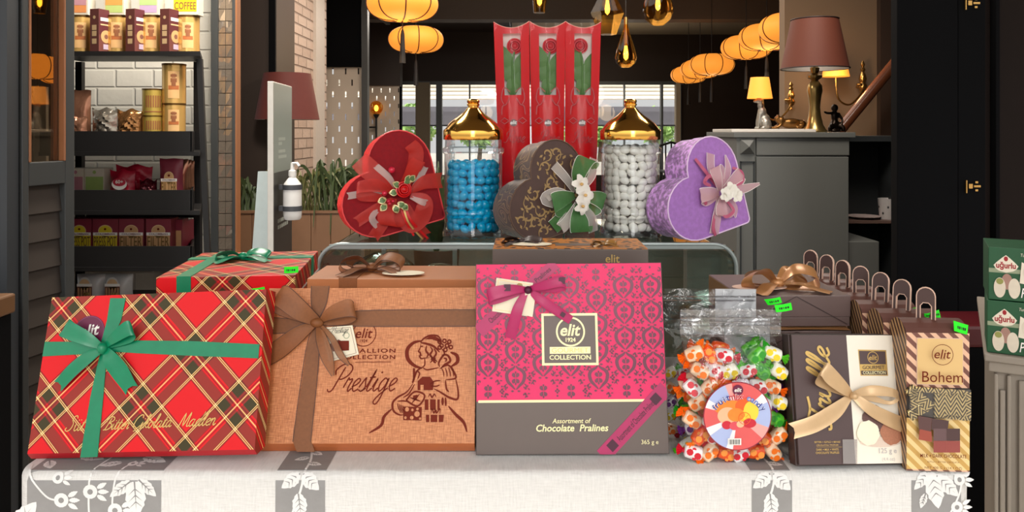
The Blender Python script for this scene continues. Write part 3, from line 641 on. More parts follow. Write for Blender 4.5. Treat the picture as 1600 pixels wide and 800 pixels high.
# ================================================================== TABLE
TZ = .75
TX0, TX1, TY0, TY1 = -.588, .546, .900, 1.37
m_linen = G('white_linen', .8); _n = m_linen
_wv = _n.noise(1, 3, _n.vec(_n.op('MULTIPLY', _n.x, 60), _n.op('MULTIPLY', _n.y, 60), _n.op('MULTIPLY', _n.z, 500)))
_wh = _n.noise(1, 3, _n.vec(_n.op('MULTIPLY', _n.x, 500), _n.op('MULTIPLY', _n.y, 50), _n.op('MULTIPLY', _n.z, 60)))
_ww = _n.op('ADD', _wv, _wh)
_n.bump(_ww, .5, .002); m_linen = _n.color(_n.mix(_n.op('MULTIPLY', _ww, .5), C(190, 188, 185), C(236, 234, 231)))
m_band = mat('grey_damask_weave', (140, 138, 137), .6, var=.1, scale=90, bump=.3)
m_leaf = mat('white_damask_weave', (226, 225, 223), .6, var=.04, scale=200, bump=.3)
def wav(u, dz): return (math.sin(u*17+1)*.5+math.sin(u*41)*.25)*.012*min(1, dz*3)
def cloth(u, s, e=0):
    """u along the front edge, s<0 on the top, s>0 down the front"""
    r = .010
    if s < 0: return (u, TY0+r-s, TZ+e)
    if s < r*1.57:
        a = s/r; return (u, TY0+r-(r+e)*math.sin(a), TZ-r+(r+e)*math.cos(a))
    dz = s-r*1.57
    return (u, TY0-e-wav(u, dz), TZ-r-dz)
def build_cloth():
    mb = MB(); cr_ = .03
    def outline(off):
        pts = []
        nx, ny = 60, 16
        x0, x1, y0, y1 = TX0-off, TX1+off, TY0-off, TY1+off
        c = cr_+off
        for i in range(nx): pts.append((x0+c+(x1-x0-2*c)*i/nx, y0, 'f'))
        for k in range(6): a = -math.pi/2+math.pi/2*k/6; pts.append((x1-c+c*math.cos(a), y0+c+c*math.sin(a), 'c'))
        for i in range(ny): pts.append((x1, y0+c+(y1-y0-2*c)*i/ny, 's'))
        for k in range(6): a = math.pi/2*k/6; pts.append((x1-c+c*math.cos(a), y1-c+c*math.sin(a), 'c'))
        for i in range(nx): pts.append((x1-c-(x1-x0-2*c)*i/nx, y1, 'b'))
        for k in range(6): a = math.pi/2+math.pi/2*k/6; pts.append((x0+c+c*math.cos(a), y1-c+c*math.sin(a), 'c'))
        for i in range(ny): pts.append((x0, y1-c-(y1-y0-2*c)*i/ny, 's'))
        for k in range(6): a = math.pi+math.pi/2*k/6; pts.append((x0+c+c*math.cos(a), y0+c+c*math.sin(a), 'c'))
        return pts
    rows = []; r = .010
    for k in range(5):
        a = math.pi/2*k/4; rows.append([(x, y, TZ-r+r*math.cos(a)) for x, y, _ in outline(-r+r*math.sin(a))])
    for k in range(1, 13):
        dz = (TZ-r-.004)*k/12
        row = []
        for x, y, t in outline(0):
            yy = y-wav(x, dz) if t == 'f' or (t == 'c' and y < 1) else y
            xx = x+(math.sin(y*23)*.01*min(1, dz*3))*(1 if t == 's' else 0)
            row.append((xx, yy, TZ-r-dz))
        rows.append(row)
    n = len(rows[0]); v = [p for q in rows for p in q]
    f = [(i*n+j, i*n+(j+1) % n, (i+1)*n+(j+1) % n, (i+1)*n+j) for i in range(len(rows)-1) for j in range(n)]
    f = [q[::-1] for q in f]; f.append(tuple(range(n)))
    mb.add(v, f, m_linen)
    o = mb.build('tablecloth', None, smooth=True)
    tag(o, 'white linen tablecloth with grey leaf-patterned bands draped over the display table', 'tablecloth')
    # woven bands and leaves, one part per band
    pm = MB()
    def patch(u0, u1, s0, s1, m, e):
        ns = 26; v = []; nu = max(2, int((u1-u0)/.02))
        for i in range(ns+1):
            s = s0+(s1-s0)*i/ns
            for j in range(nu+1): v.append(cloth(u0+(u1-u0)*j/nu, s, e))
        k = nu+1
        pm.add(v, [(i*k+j, i*k+j+1, (i+1)*k+j+1, (i+1)*k+j) for i in range(ns) for j in range(nu)], m)
    def shape(pts, m, e):
        tri = tessellate_polygon([[Vector((a, b, 0)) for a, b in pts]])
        pm.add([cloth(a, b, e) for a, b in pts], tri, m)
    def leaf(u, s, L, W, a, vein=True):
        c, sn = math.cos(a), math.sin(a); left = []; right = []
        for k in range(13):
            t = k/12; wd = W*math.sin(math.pi*min(1, t*.95+.05))**.8*(1-.35*t)*(1+.10*math.sin(t*30))
            x = L*t
            left.append((u+x*c-wd*sn, s+x*sn+wd*c)); right.append((u+x*c+wd*sn, s+x*sn-wd*c))
        shape(left+right[::-1], m_leaf, .0009)
        if vein:
            def vs_(x0, y0, x1, y1, w_):
                q = Vector((x1-x0, y1-y0)); p = Vector((-q.y, q.x)).normalized()*w_
                M2 = lambda x, y: (u+x*c-y*sn, s+x*sn+y*c)
                shape([M2(x0+p.x, y0+p.y), M2(x0-p.x, y0-p.y), M2(x1, y1)], m_band, .0012)
            vs_(0, 0, L*.85, 0, .0009)
            for t in (.2, .38, .56): vs_(L*t, 0, L*(t+.18), W*.62, .0006); vs_(L*t, 0, L*(t+.18), -W*.62, .0006)
    def stem(pts, w_):
        q = cr(pts, 6); 
        for a, b in zip(q, q[1:]):
            d = Vector((b[0]-a[0], b[1]-a[1])); p = Vector((-d.y, d.x)).normalized()*w_
            shape([(a[0]+p.x, a[1]+p.y), (a[0]-p.x, a[1]-p.y), (b[0]-p.x, b[1]-p.y), (b[0]+p.x, b[1]+p.y)], m_leaf, .0008)
    def daisy(u, s, r):
        shape([(u+r*math.cos(k*.449), s+r*math.sin(k*.449)) for k in range(14)], m_leaf, .0009)
        shape([(u+r*.4*math.cos(k*.785), s+r*.4*math.sin(k*.785)) for k in range(8)], m_band, .0012)
        for k in range(3):
            a = -.5+k*.5
            leaf(u+r*1.1*math.cos(a), s+r*1.1*math.sin(a), r*1.5, r*.4, a, False)
    def flush(n): 
        nonlocal pm
        pm.build(n, o, smooth=True); pm = MB()
    def band(u0, u1): patch(u0, u1, -.2, .13, m_band, .0005)
    band(TX0+.02, -.411)   # wide left band: branches, daisies and hanging leaves
    for u, s, L, W, a in ((-.588, .098, .06, .017, -.5), (-.585, .075, .045, .014, -.9), (-.578, .10, .05, .016, .1), (-.442, .016, .042, .014, 1.5), (-.447, .016, .03, .008, 2.5), (-.437, .014, .028, .008, .75),
                          (-.53, -.035, .035, .011, .3), (-.49, -.04, .04, .012, -.2), (-.45, -.03, .035, .010, .4), (-.56, -.02, .025, .008, 1), (-.47, -.015, .025, .008, 2.8)):
        leaf(u, s, L, W, a)
    stem([(-.575, -.01), (-.565, .01), (-.545, .034), (-.53, .038)], .0011); stem([(-.49, -.03), (-.494, .0), (-.496, .05), (-.49, .075), (-.5, .1)], .0011); stem([(-.455, -.02), (-.466, .02), (-.468, .06), (-.46, .1)], .0011)
    for u, s, r in ((-.528, .038, .0085), (-.494, .028, .0085), (-.465, .050, .0085), (-.532, .012, .0065), (-.478, .074, .006), (-.455, -.012, .006), (-.52, .09, .007)): daisy(u, s, r)
    flush('leaf_band')
    for ux, u0, u1 in ((-.248, -.277, -.219), (.304, .281, .328)):
        band(u0, u1)
        stem([(ux-.005, -.06), (ux+.004, -.02), (ux+.002, .02), (ux-.010, .06), (ux-.008, .12)], .0013)
        for u, s, L, W, a in ((ux-.001, .008, .026, .009, 2.5), (ux+.003, .008, .026, .010, .75), (ux-.002, .030, .030, .010, 1.45), (ux-.008, .060, .026, .009, .6), (ux-.010, .066, .024, .008, 2.3),
                              (ux+.003, -.014, .018, .006, .3), (ux, -.03, .018, .006, 2.7), (ux, -.045, .016, .006, .5), (ux-.004, .095, .024, .008, 1.3)):
            leaf(u, s, L, W, a)
        flush('leaf_band')
    band(.468, TX1-.02)
    for u, s, L, W, a in ((.492, .006, .042, .013, 1.4), (.488, .006, .026, .007, 2.3), (.498, .010, .034, .010, .75), (.512, .0, .026, .009, .3), (.484, .03, .018, .005, 1.9), (.522, .066, .034, .010, 1.4), (.50, -.03, .03, .009, .3)):
        leaf(u, s, L, W, a)
    stem([(.528, .0), (.524, .03), (.510, .06), (.5, .09)], .0011)
    for u, s, r in ((.521, .046, .007), (.524, .014, .0065), (.503, .078, .006)): daisy(u, s, r)
    flush('leaf_band')
build_cloth()

# ================================================================== TARTAN BOXES
def tartan_mat():
    g = G('tartan_paper', .42, spec=.3); k = 1/.0865
    v = g.op('ADD', g.z, g.y); u = g.op('ADD', g.x, 0)
    res = []
    red, br, ol = C(222, 10, 22), C(150, 44, 34), C(62, 54, 24)
    bands = [(0, 0), (.46, 1), (.60, 0), (.73, 1), (.87, 0)]
    lines = [(0, 0), (.425, 1), (.437, 0), (.448, 1), (.460, 0), (.657, 1), (.672, 0), (.870, 1), (.882, 0), (.893, 1), (.905, 0)]
    dark = [(0, 0), (.405, 1), (.465, 0), (.60, .7), (.61, 0), (.63, 1), (.645, 0), (.69, 1), (.70, 0), (.865, 1), (.925, 0)]
    B = []; Ln = []; D = []
    for sg, ph in ((1, .30), (-1, .12)):
        t = g.op('FRACT', g.op('ADD', g.op('MULTIPLY', g.op('ADD', g.op('MULTIPLY', u, .7071), g.op('MULTIPLY', v, .7071*sg)), k), ph+4))
        B.append(g.ramp(t, bands)); Ln.append(g.ramp(t, lines)); D.append(g.ramp(t, dark))
    sm = g.op('ADD', B[0], B[1])
    c = g.mix(g.op('MINIMUM', sm, 1), red, br)
    c = g.mix(g.op('MAXIMUM', g.op('SUBTRACT', sm, 1), 0), c, ol)
    c = g.mix(g.op('MULTIPLY', g.op('MAXIMUM', D[0], D[1]), .6), c, C(70, 12, 24))
    both = g.op('MULTIPLY', Ln[0], Ln[1])
    c = g.mix(g.op('MULTIPLY', g.op('MAXIMUM', Ln[0], Ln[1]), .88), c, C(244, 205, 130))
    c = g.mix(both, c, C(255, 245, 190))
    return g.color(c)
m_tartan = tartan_mat()
m_green = mat('green_satin', (0, 128, 88), .32, var=.18, scale=60, sheen=.3, bump=.15)
m_greend = mat('green_satin_edge', (0, 84, 58), .4)
m_gold = mat('gold_foil', (222, 186, 112), .35, .55, var=.05)
m_plum = mat('plum_sticker', (104, 18, 62), .4)
m_white = mat('white_print', (246, 242, 236), .5, var=.02)
m_lip = mat('red_box_edge', (176, 18, 30), .45)
m_neon = mat('neon_green_label', (30, 244, 22), .6, var=.05)
m_ink = mat('black_ink', (24, 30, 22), .6)
def price_tag(root, corners_px, d, name='price_tag'):
    """small folded neon label: four photo corners at distance d"""
    mb = MB(); P = [at(x, y, d) for x, y in corners_px]; Mi = root.matrix_world.inverted() if root else Matrix()
    n = (P[1]-P[0]).cross(P[3]-P[0]).normalized()
    if n.y > 0: n = -n
    v = []; k = 6
    for i in range(k+1):
        t = i/k; bow = n*.002*math.sin(t*math.pi)
        for e in (0, -.0006): v += [P[0].lerp(P[1], t)+bow+n*e, P[3].lerp(P[2], t)+bow+n*e]
    f = []
    for i in range(k):
        a = i*4; f += [(a, a+1, a+5, a+4), (a+2, a+6, a+7, a+3), (a, a+4, a+6, a+2), (a+1, a+3, a+7, a+5)]
    f += [(0, 2, 3, 1), (k*4, k*4+1, k*4+3, k*4+2)]
    mb.add([Mi @ p for p in v], f, m_neon)
    q = lambda s, t: P[0].lerp(P[1], s).lerp(P[3].lerp(P[2], s), t)+n*(.002*math.sin(s*math.pi)+.0006)
    for s0, s1 in ((.2, .27), (.3, .4), (.45, .5), (.56, .66), (.7, .82)):
        vv = [q(s0, .38), q(s1, .38), q(s1-.02, .66), q(s0, .66)]
        mb.add([Mi @ p for p in vv], [(0, 1, 2, 3)], m_ink)
    o = mb.build(name, root); o['label'] = 'neon green price label'; return o

def gift_body(root, w_, h_, t_, m, mlip, lip, name='box', bev=.0012, bz=0.0):
    """leaning lid-and-base box: face at y=0, slanted lower side"""
    mb = MB(); prof = [(0, 0), (0, h_), (t_, h_), (t_, bz)]
    if lip:
        prof = [(0, 0), (0, h_), (t_, h_), (t_, bz), (lip*1.35, -lip*1.0), (lip*.66, -lip*.5), (lip*.60, -lip*.52)]
    n = len(prof); v = [(-w_/2, y, z) for y, z in prof]+[(w_/2, y, z) for y, z in prof]
    mb.add(v, [tuple(range(n))[::-1], tuple(range(n, 2*n))], m)
    sd = [(i, (i+1) % n, (i+1) % n+n, i+n) for i in range(n)]
    mb.add(v, sd[:3], m); mb.add(v, sd[3:], mlip)
    return mb.build(name, root, bevel=bev)

M = pose(-.4459, .9191, .2859, .1865, -6.15, -17.84, -3.34, .7585)
tb = thing('gift_box', 'tartan gift box leaning upright, green satin bow, plum sticker, left end of the table', 'gift box', group='tartan gift boxes', M=M)
gb_ = gift_body(tb, .2859, .1865, .03, m_tartan, m_lip, .0062, bz=.0014)
F = Face(tb, M); F.part = gb_
u, v = F.uv(139, 520); F.disc(u, v, .0212, m_plum); F.up(); F.ring(u, v, .0200, .0006, mat('plum_edge', (150, 60, 110), .5)); F.text('elit', u+.001, v+.003, m_white, w=.026, bold=.02, shear=.25, ang=R(8)); F.build('round_sticker', 'plum round sticker with white elit lettering')
for t, px, py, wpx in (('Süt', 101, 674, 34), ('Bitter', 160, 672, 42), ('Çikolata', 206, 670, 62), ('Madlen', 277, 667, 60)):
    u, v = F.uv(px, py); u2, _ = F.uv(px+wpx, py)
    F.script(t, u, v, u2-u, m_gold, .0010, ang=R(1.5), sy=.85)
F.build('gold_lettering', 'gold script lettering')
def flat_band(F, name, pts, m, h=.0012, px=True):
    """ribbon lying on a face, outline in photo pixels"""
    P = [F.uv(*p) for p in pts] if px else pts
    mb = MB(); mb.prism([(u, v) for u, v in P], F.y-h, F.y-.0001, m)
    return mb.build(name, F.root)
flat_band(F, 'ribbon_band', [(173, 466), (197, 466), (190, 500), (173, 538), (158, 538), (168, 500)], m_green)
flat_band(F, 'ribbon_band', [(158, 548), (168, 548), (162, 620), (153, 714), (126, 715), (142, 620)], m_green)
flat_band(F, 'ribbon_band', [(71, 534), (120, 534), (160, 540), (160, 552), (120, 554), (67, 557)], m_green)
flat_band(F, 'ribbon_band', [(170, 540), (215, 532), (300, 533), (406, 538), (404, 560), (300, 556), (215, 552), (170, 549)], m_green)
F.ribbon('bow_loop', [(163, 543, .004), (145, 530, .012), (118, 516, .016), (112, 512, .012), (125, 524, .006), (160, 542, .003)], (.006, .016, .021, .021, .018, .006), m_green)
F.ribbon('bow_loop', [(167, 541, .004), (185, 530, .012), (210, 515, .016), (217, 516, .012), (205, 527, .006), (170, 542, .003)], (.006, .013, .019, .019, .016, .006), m_green)
F.ribbon('ribbon_tail', [(163, 546, .004), (145, 558, .008), (120, 578, .007), (98, 598, .003)], (.007, .016, .018, .017), m_green, notch=.007)
F.ribbon('ribbon_tail', [(167, 546, .004), (178, 560, .009), (192, 580, .007), (204, 603, .003)], (.008, .019, .022, .018), m_green, notch=.007)
mb = MB(); u, v = F.uv(165, 544); mb.ball((u, -.006, v), (.0062, .0065, .0075), m_green, 14, 10); mb.build('bow_knot', tb, smooth=True)

# lying tartan box on its stack behind
def lying_box(name, label, cat, group, x0, x1, y0, y1, z0, z1, rz, m, mt=None, lidm=None):
    cx, cy = (x0+x1)/2, (y0+y1)/2
    r = thing(name, label, cat, (cx, cy, z0), R(rz), group)
    r.matrix_world = Matrix.Translation((cx, cy, z0)) @ Matrix.Rotation(R(rz), 4, 'Z')
    a, b, h = (x1-x0)/2, (y1-y0)/2, z1-z0
    mb = MB(); mb.box(-a, a, -b, b, 0, h*.3, m); mb.build('base', r, bevel=.0008)
    mb = MB(); mb.box(-a-.001, a+.001, -b-.001, b+.001, h*.3, h, mt or m); mb.build('lid', r, bevel=.0012)
    return r, a, b, h
tl, a, b, h = lying_box('gift_box', 'tartan gift box lying flat behind the upright tartan box, green bow on its lid', 'gift box', 'tartan gift boxes', -.5, -.315, 1.065, 1.28, .905, .949, 6, m_tartan)
Ml = tl.matrix_world
mb = MB(); mb.box(-a-.0016, a+.0016, -b-.0016, b+.0016, h*.28, h*.33, m_white); mb.build('rim', tl)
mb = MB(); mb.box(-.066, -.047, -b-.0022, b+.0022, h*.36, h+.0012, m_green); mb.box(-a-.0022, a+.0022, .035, .055, h*.36, h+.0014, m_green); mb.build('ribbon_band', tl)
def top_bow(root, cx, cy, z, s, m, name='bow_loop', tails=2, seed=1, big=1.0, edge=None, cut=1.0):
    """bow lying on a lid, knot at cx, cy"""
    rr = random.Random(seed)
    def rib(nm, pts, wd, axis):
        q = cr([p+(x,) for p, x in zip(pts, wd)], 7); mb = MB(); cs = []; hw = []
        for i, p in enumerate(q):
            a_, b_ = q[max(i-1, 0)], q[min(i+1, len(q)-1)]
            t = Vector((b_[0]-a_[0], b_[1]-a_[1], 0))
            if t.length < 1e-6: t = Vector((1, 0, 0))
            t.normalize(); pr = Vector((-t.y, t.x, 0))
            if axis is not None: pr = axis
            if hw and hw[-1].dot(pr) < 0: pr = -pr
            cs.append(p[:3]); hw.append(pr*p[3]*.5)
        mb.strip(cs, hw, m, seg=3)
        for i in range(len(q)):
            for j in (1, 2): vv = mb.v[i*4+j]; mb.v[i*4+j] = (vv[0], vv[1], vv[2]+.0012*(1 if j == 1 else -.4))
        if edge:
            for sg in (-1, 1): mb.tube([tuple(Vector(c)+hh*sg) for c, hh in zip(cs, hw)], .0005, edge, 4)
        mb.build(nm, root, smooth=True)
    for ang, L, hh in ((R(200), .048, .016), (R(-12), .05, .018), (R(160), .04, .012), (R(25), .042, .013)):
        L *= s*big; hh *= s*cut; c, sn = math.cos(ang), math.sin(ang)
        ax = Vector((-sn*.75, c*.75, .35)).normalized()
        rib(name, [(cx, cy, z+.004*s), (cx+L*.4*c, cy+L*.4*sn, z+.006*s+hh), (cx+L*.85*c, cy+L*.85*sn, z+.004*s+hh), (cx+L*c, cy+L*sn, z+.003*s+hh*.5), (cx+L*.8*c, cy+L*.8*sn, z+.003*s), (cx, cy, z+.003*s)], [.008*s, .02*s, .022*s, .022*s, .02*s, .008*s], ax)
    for ang, L in ((R(230), .06), (R(-35), .065))[:tails]:
        L *= s*big; c, sn = math.cos(ang), math.sin(ang)
        rib('ribbon_tail', [(cx, cy, z+.004*s), (cx+L*.4*c, cy+L*.4*sn, z+.009*s), (cx+L*.8*c, cy+L*.8*sn, z+.004*s), (cx+L*c, cy+L*sn, z+.002*s)], [.008*s, .018*s, .019*s, .019*s], None)
    mb = MB(); mb.ball((cx, cy, z+.007*s), (.009*s, .008*s, .007*s), m, 12, 8); mb.build('bow_knot', root, smooth=True)
top_bow(tl, -.01, .03, h, .85, m_green, seed=2, cut=.55)
price_tag(tl, [(444, 417), (466, 416), (466, 426), (444, 427)], 1.062)
price_tag(tb, [(394, 451), (413, 448), (415, 460), (395, 462)], .99)
tl2, a, b, h = lying_box('gift_box', 'tartan gift box under the flat bowed one, mostly hidden behind the upright tartan box', 'gift box', 'tartan gift boxes', -.5, -.315, 1.065, 1.28, .75+.001, .905, 6, m_tartan, m_lip)

# ================================================================== BROWN BOXES
g = G('copper_linen_paper', .45, 0); 
a_ = g.noise(1, 2, g.vec(g.op('MULTIPLY', g.x, 90), 0, g.op('MULTIPLY', g.z, 900))); b_ = g.noise(1, 2, g.vec(g.op('MULTIPLY', g.x, 900), 0, g.op('MULTIPLY', g.z, 90)))
ab = g.op('MULTIPLY', g.op('ADD', a_, b_), .5); g.bump(ab, .4, .001)
m_copper = g.color(g.ramp(ab, [(.32, C(160, 92, 48)), (.5, C(196, 120, 68)), (.68, C(222, 152, 98))], False))
m_copperlip = mat('copper_edge', (184, 102, 56), .4, var=.12, scale=20)
m_choc = mat('chocolate_print', (112, 36, 18), .6, var=.05, spec=.15)
m_org = mat('brown_organza', (154, 96, 54), .5, var=.2, scale=300, trans=.36, sheen=.1)
m_orgd = mat('brown_organza_edge', (72, 40, 26), .5)
m_cream = mat('cream_card', (236, 226, 200), .55, var=.04)
M = pose(-.1835, .9493, .2745, .1905, -.9, -19.85, -.41, .763)
bb = thing('chocolate_box', 'copper brown box with a printed lady in a hat and a sheer brown bow', 'chocolate box', group='copper chocolate boxes', M=M)
gb_ = gift_body(bb, .2745, .1905, .032, m_copper, m_copperlip, .009, bz=-.0016)
F = Face(bb, M); F.part = gb_
u, v = F.uv(569, 522); F.ring(u, v, .0152, .0011, m_choc); F.text('elit', u, v+.001, m_choc, w=.022, bold=.012, shear=.2); F.text('1924', u, v-.0085, m_choc, w=.0095, bold=.01)
u, v = F.uv(560, 548); u2, v2 = F.uv(612, 548); F.text('MEDALLION', (u+u2)/2-.010, v, m_choc, w=u2-u+.030, h=.0052, bold=.02, space=1.2)
u, v = F.uv(560, 558); F.text('COLLECTION', (u+u2)/2-.010, v, m_choc, w=u2-u+.030, h=.0052, bold=.02, space=1.2)
F.stroke([(555, 566), (611, 565.5)], .0008, m_choc, px=True)
u, v = F.uv(510, 612); u2, _ = F.uv(620, 612)
F.script('Prestige', u, v, u2-u, m_choc, .0017, ang=R(.5), slant=.38)
F.build('box_lettering', 'dark brown printed lettering')
# printed lady with hat and gift boxes
K = lambda pts: [(480+x/3.332, 480+y/3.332) for x, y in pts]
def S(pts, wd=4, taper=True): F.stroke(K(pts), (wd*1.6+1.2)/3.332*.00081, m_choc, px=True, taper=taper)
def B_(pts, m=None): F.poly(K(pts), m or m_choc, px=True)
S([(600,175),(555,185),(522,220),(525,270),(560,305),(600,318)], 12); S([(590,185),(605,165),(640,148),(680,150),(700,175)], 6)
B_([(612,168),(640,152),(668,152),(690,165),(700,190),(680,178),(650,168)]); S([(590,185),(620,190),(660,205),(690,235)], 7)
S([(592,190),(588,212),(580,230),(588,236),(590,248),(586,256),(594,268),(610,265),(640,262)], 5); S([(590,205),(605,203)], 4); S([(585,250),(600,250)], 3)
for cx_, cy_ in ((690,180),(715,176),(740,180),(700,200),(728,200),(748,208),(690,210),(720,222)):
    S([(cx_+9*math.cos(k*.9), cy_+9*math.sin(k*.9)) for k in range(8)], 4, False)
for p in ([(622,200),(618,225),(630,245),(622,262)], [(640,205),(652,225),(640,248),(655,270),(640,290)], [(660,215),(672,240),(660,265),(678,285)], [(700,215),(715,240),(700,262),(685,290),(690,312)], [(640,255),(650,262),(645,275)], [(668,262),(660,282),(672,290)]): S(p, 6)
S([(745,235),(778,250),(782,285),(750,308)], 11); S([(700,250),(730,250),(745,280),(715,300),(695,320)], 7); S([(710,265),(725,270),(720,285)], 5)
S([(612,265),(612,300),(600,312)], 4); S([(600,312),(620,325),(650,322),(685,315)], 4)
S([(600,312),(570,335),(552,385),(548,395)], 6); B_([(550,318),(562,318),(562,345),(556,385),(551,375)]); S([(570,330),(585,345),(575,375)], 4)
S([(690,320),(735,302),(765,340),(772,370),(720,378)], 6)
for k in range(4): S([(700+k*18,318-k*3),(710+k*17,340),(712+k*17,362)], 3)
S([(772,370),(785,430),(782,478),(740,470),(690,440),(660,425)], 6); S([(720,380),(725,425),(738,440)], 5)
S([(552,395),(520,440),(470,470),(445,500),(450,540),(480,560),(505,560)], 6); S([(560,400),(530,450),(500,470)], 4)
for k in range(4): S([(470+k*9,500+k*4),(476+k*10,525+k*3),(490+k*8,552)], 3)
S([(470,490),(500,488),(520,492)], 4); S([(440,530),(400,570),(385,615),(322,655)], 9); S([(735,515),(775,560),(815,600),(832,650)], 9)
B_([(575,385),(600,362),(640,362),(660,390),(655,432),(575,432)]); S([(640,400),(665,385),(695,382)], 4); S([(640,410),(670,412),(690,405)], 4)
B_([(612,480),(690,480),(690,535),(612,535)]); S([(630,470),(640,452),(650,470),(662,452),(672,470)], 4)
B_([(500,517),(597,520),(595,590),(500,588)]); B_([(618,560),(712,560),(708,598),(618,598)]); S([(645,555),(650,525),(660,552),(672,520),(672,552),(692,528),(690,556)], 4)
S([(515,485),(560,440),(612,460),(575,515),(515,485)], 5, False); S([(535,470),(590,490)], 4); S([(585,452),(545,500)], 4); B_([(552,460),(575,455),(570,485),(550,480)])
S([(705,470),(705,510)], 8); S([(720,470),(722,515)], 6)
F.build('printed_lady', 'dark brown line drawing of a lady with gift boxes')
F.up()
for cx_, cy_, r_ in ((520,532,.0026),(572,556,.0034),(545,575,.0022),(575,530,.0016),(512,575,.0016),(548,535,.0016),(588,580,.0014)):
    u, v = F.uv(*K([(cx_, cy_)])[0]); F.disc(u, v, r_, m_copper, n=14)
for x in (632, 670): F.poly(K([(x,480),(x+8,480),(x+8,535),(x,535)]), m_copper, px=True)
for x in (640, 682): F.poly(K([(x-4,560),(x+3,560),(x+3,598),(x-4,598)]), m_copper, px=True)
F.poly(K([(590,405),(606,405),(606,432),(590,432)]), m_copper, px=True)
F.build('print_gaps', 'copper dots and stripes on the printed gifts')
def oband(nm, pts, edges):
    o = flat_band(F, nm, pts, m_org)
    for e in edges: F.stroke(e, .0009, m_orgd, px=True, e=.0012)
    F.build('ribbon_edge', 'dark edge of the sheer ribbon'); return o
oband('ribbon_band', [(487, 447), (515, 447), (510, 475), (499, 500), (491, 500), (487, 475)], [[(487, 447), (487, 475), (493, 500)], [(515, 447), (510, 475), (498, 500)]])
oband('ribbon_band', [(491, 508), (498, 508), (498, 560), (490, 640), (486, 690), (458, 690), (472, 600), (480, 545)], [[(491, 508), (478, 550), (458, 690)], [(497, 508), (499, 560), (486, 690)]])
oband('ribbon_band', [(417, 496), (450, 498), (490, 503), (490, 507), (450, 520), (413, 521)], [[(417, 496), (450, 498), (490, 503)], [(413, 521), (450, 520), (490, 507)]])
oband('ribbon_band', [(500, 500), (560, 486), (743, 484), (743, 510), (560, 510), (500, 506)], [[(500, 500), (560, 486), (743, 484)], [(500, 506), (560, 510), (743, 510)]])
flat_band(F, 'ribbon_band', [(457, 689), (486, 689), (492, 706), (464, 706)], m_org, h=-.0005)
F.ribbon('bow_loop', [(497, 503, .004), (475, 488, .016), (448, 466, .02), (436, 468, .015), (448, 482, .007), (490, 503, .003)], (.012, .024, .028, .028, .022, .010), m_org, edge=m_orgd)
F.ribbon('bow_loop', [(500, 503, .004), (520, 492, .014), (548, 484, .018), (558, 488, .013), (540, 500, .007), (502, 505, .003)], (.006, .016, .022, .021, .014, .006), m_org, edge=m_orgd)
F.ribbon('ribbon_tail', [(494, 506, .004), (470, 522, .008), (440, 545, .007), (412, 562, .003)], (.007, .020, .024, .022), m_org, edge=m_orgd, notch=.008)
F.ribbon('ribbon_tail', [(498, 508, .004), (505, 530, .010), (515, 560, .012), (523, 588, .010)], (.006, .014, .015, .003), m_org, edge=m_orgd)
F.ribbon('ribbon_tail', [(502, 508, .005), (522, 530, .012), (535, 555, .012), (548, 571, .010)], (.004, .007, .008, .003), m_org, edge=m_orgd)
mb = MB(); u, v = F.uv(497, 505); mb.ball((u, -.006, v), (.009, .006, .006), m_org, 14, 10); mb.build('bow_knot', bb, smooth=True)
def hang_tag(F, name, pts, h, prints=()):
    P = [F.uv(*p) for p in pts]; mb = MB(); mb.prism(P, F.y-h-.0006, F.y-h, m_cream); o = mb.build(name, F.root, bevel=.0003); return o
hang_tag(F, 'hang_tag', [(503, 513), (552, 509), (562, 554), (516, 566)], .005)
F.e = .0062
F.stroke([(507, 516), (549, 512), (558, 552), (519, 562), (507, 516)], .0005, m_choc, px=True, raw=True)
u, v = F.uv(533, 521); F.script('Prestige', u-.013, v-.001, .024, m_ink, .0004, ang=R(5)); u, v = F.uv(543, 525); F.ring(u, v, .0035, .0008, mat('sage', (150, 160, 130), .6))
F.poly([(517, 538), (531, 531), (536, 534), (535, 546), (522, 550)], mat('milk_choc', (120, 72, 50), .5), px=True); F.poly([(530, 533), (547, 533), (547, 548), (531, 549)], m_choc, px=True, e=.0002)
F.build('tag_print', 'chocolate squares printed on the hang tag')
m_kraft = mat('kraft_top', (178, 112, 66), .5, var=.1, scale=50)
bl, a, b, h = lying_box('chocolate_box', 'copper box lying flat behind the box with the printed lady, sheer bow on top', 'chocolate box', 'copper chocolate boxes', -.282, -.025, 1.062, 1.165, .906, .946, -1, m_kraft)
mb = MB(); mb.box(-.085, -.060, -b-.002, b+.002, h*.36, h+.0012, m_org); mb.build('ribbon_band', bl)
top_bow(bl, -.05, .0, h, .95, m_org, seed=5, edge=m_orgd, cut=1.0)
mb = MB(); mb.lathe([(0.0005, 0), (.030, .0), (.030, .001), (.0005, .0012)], m_cream, 28); o = mb.build('hang_tag', bl); o.location = (.0, -.026, h+.003); o.scale = (1, .55, 1)
lying_box('chocolate_box', 'copper box under the flat one, hidden behind the box with the printed lady', 'chocolate box', 'copper chocolate boxes', -.282, -.025, 1.062, 1.165, .751, .906, -1, m_copper)

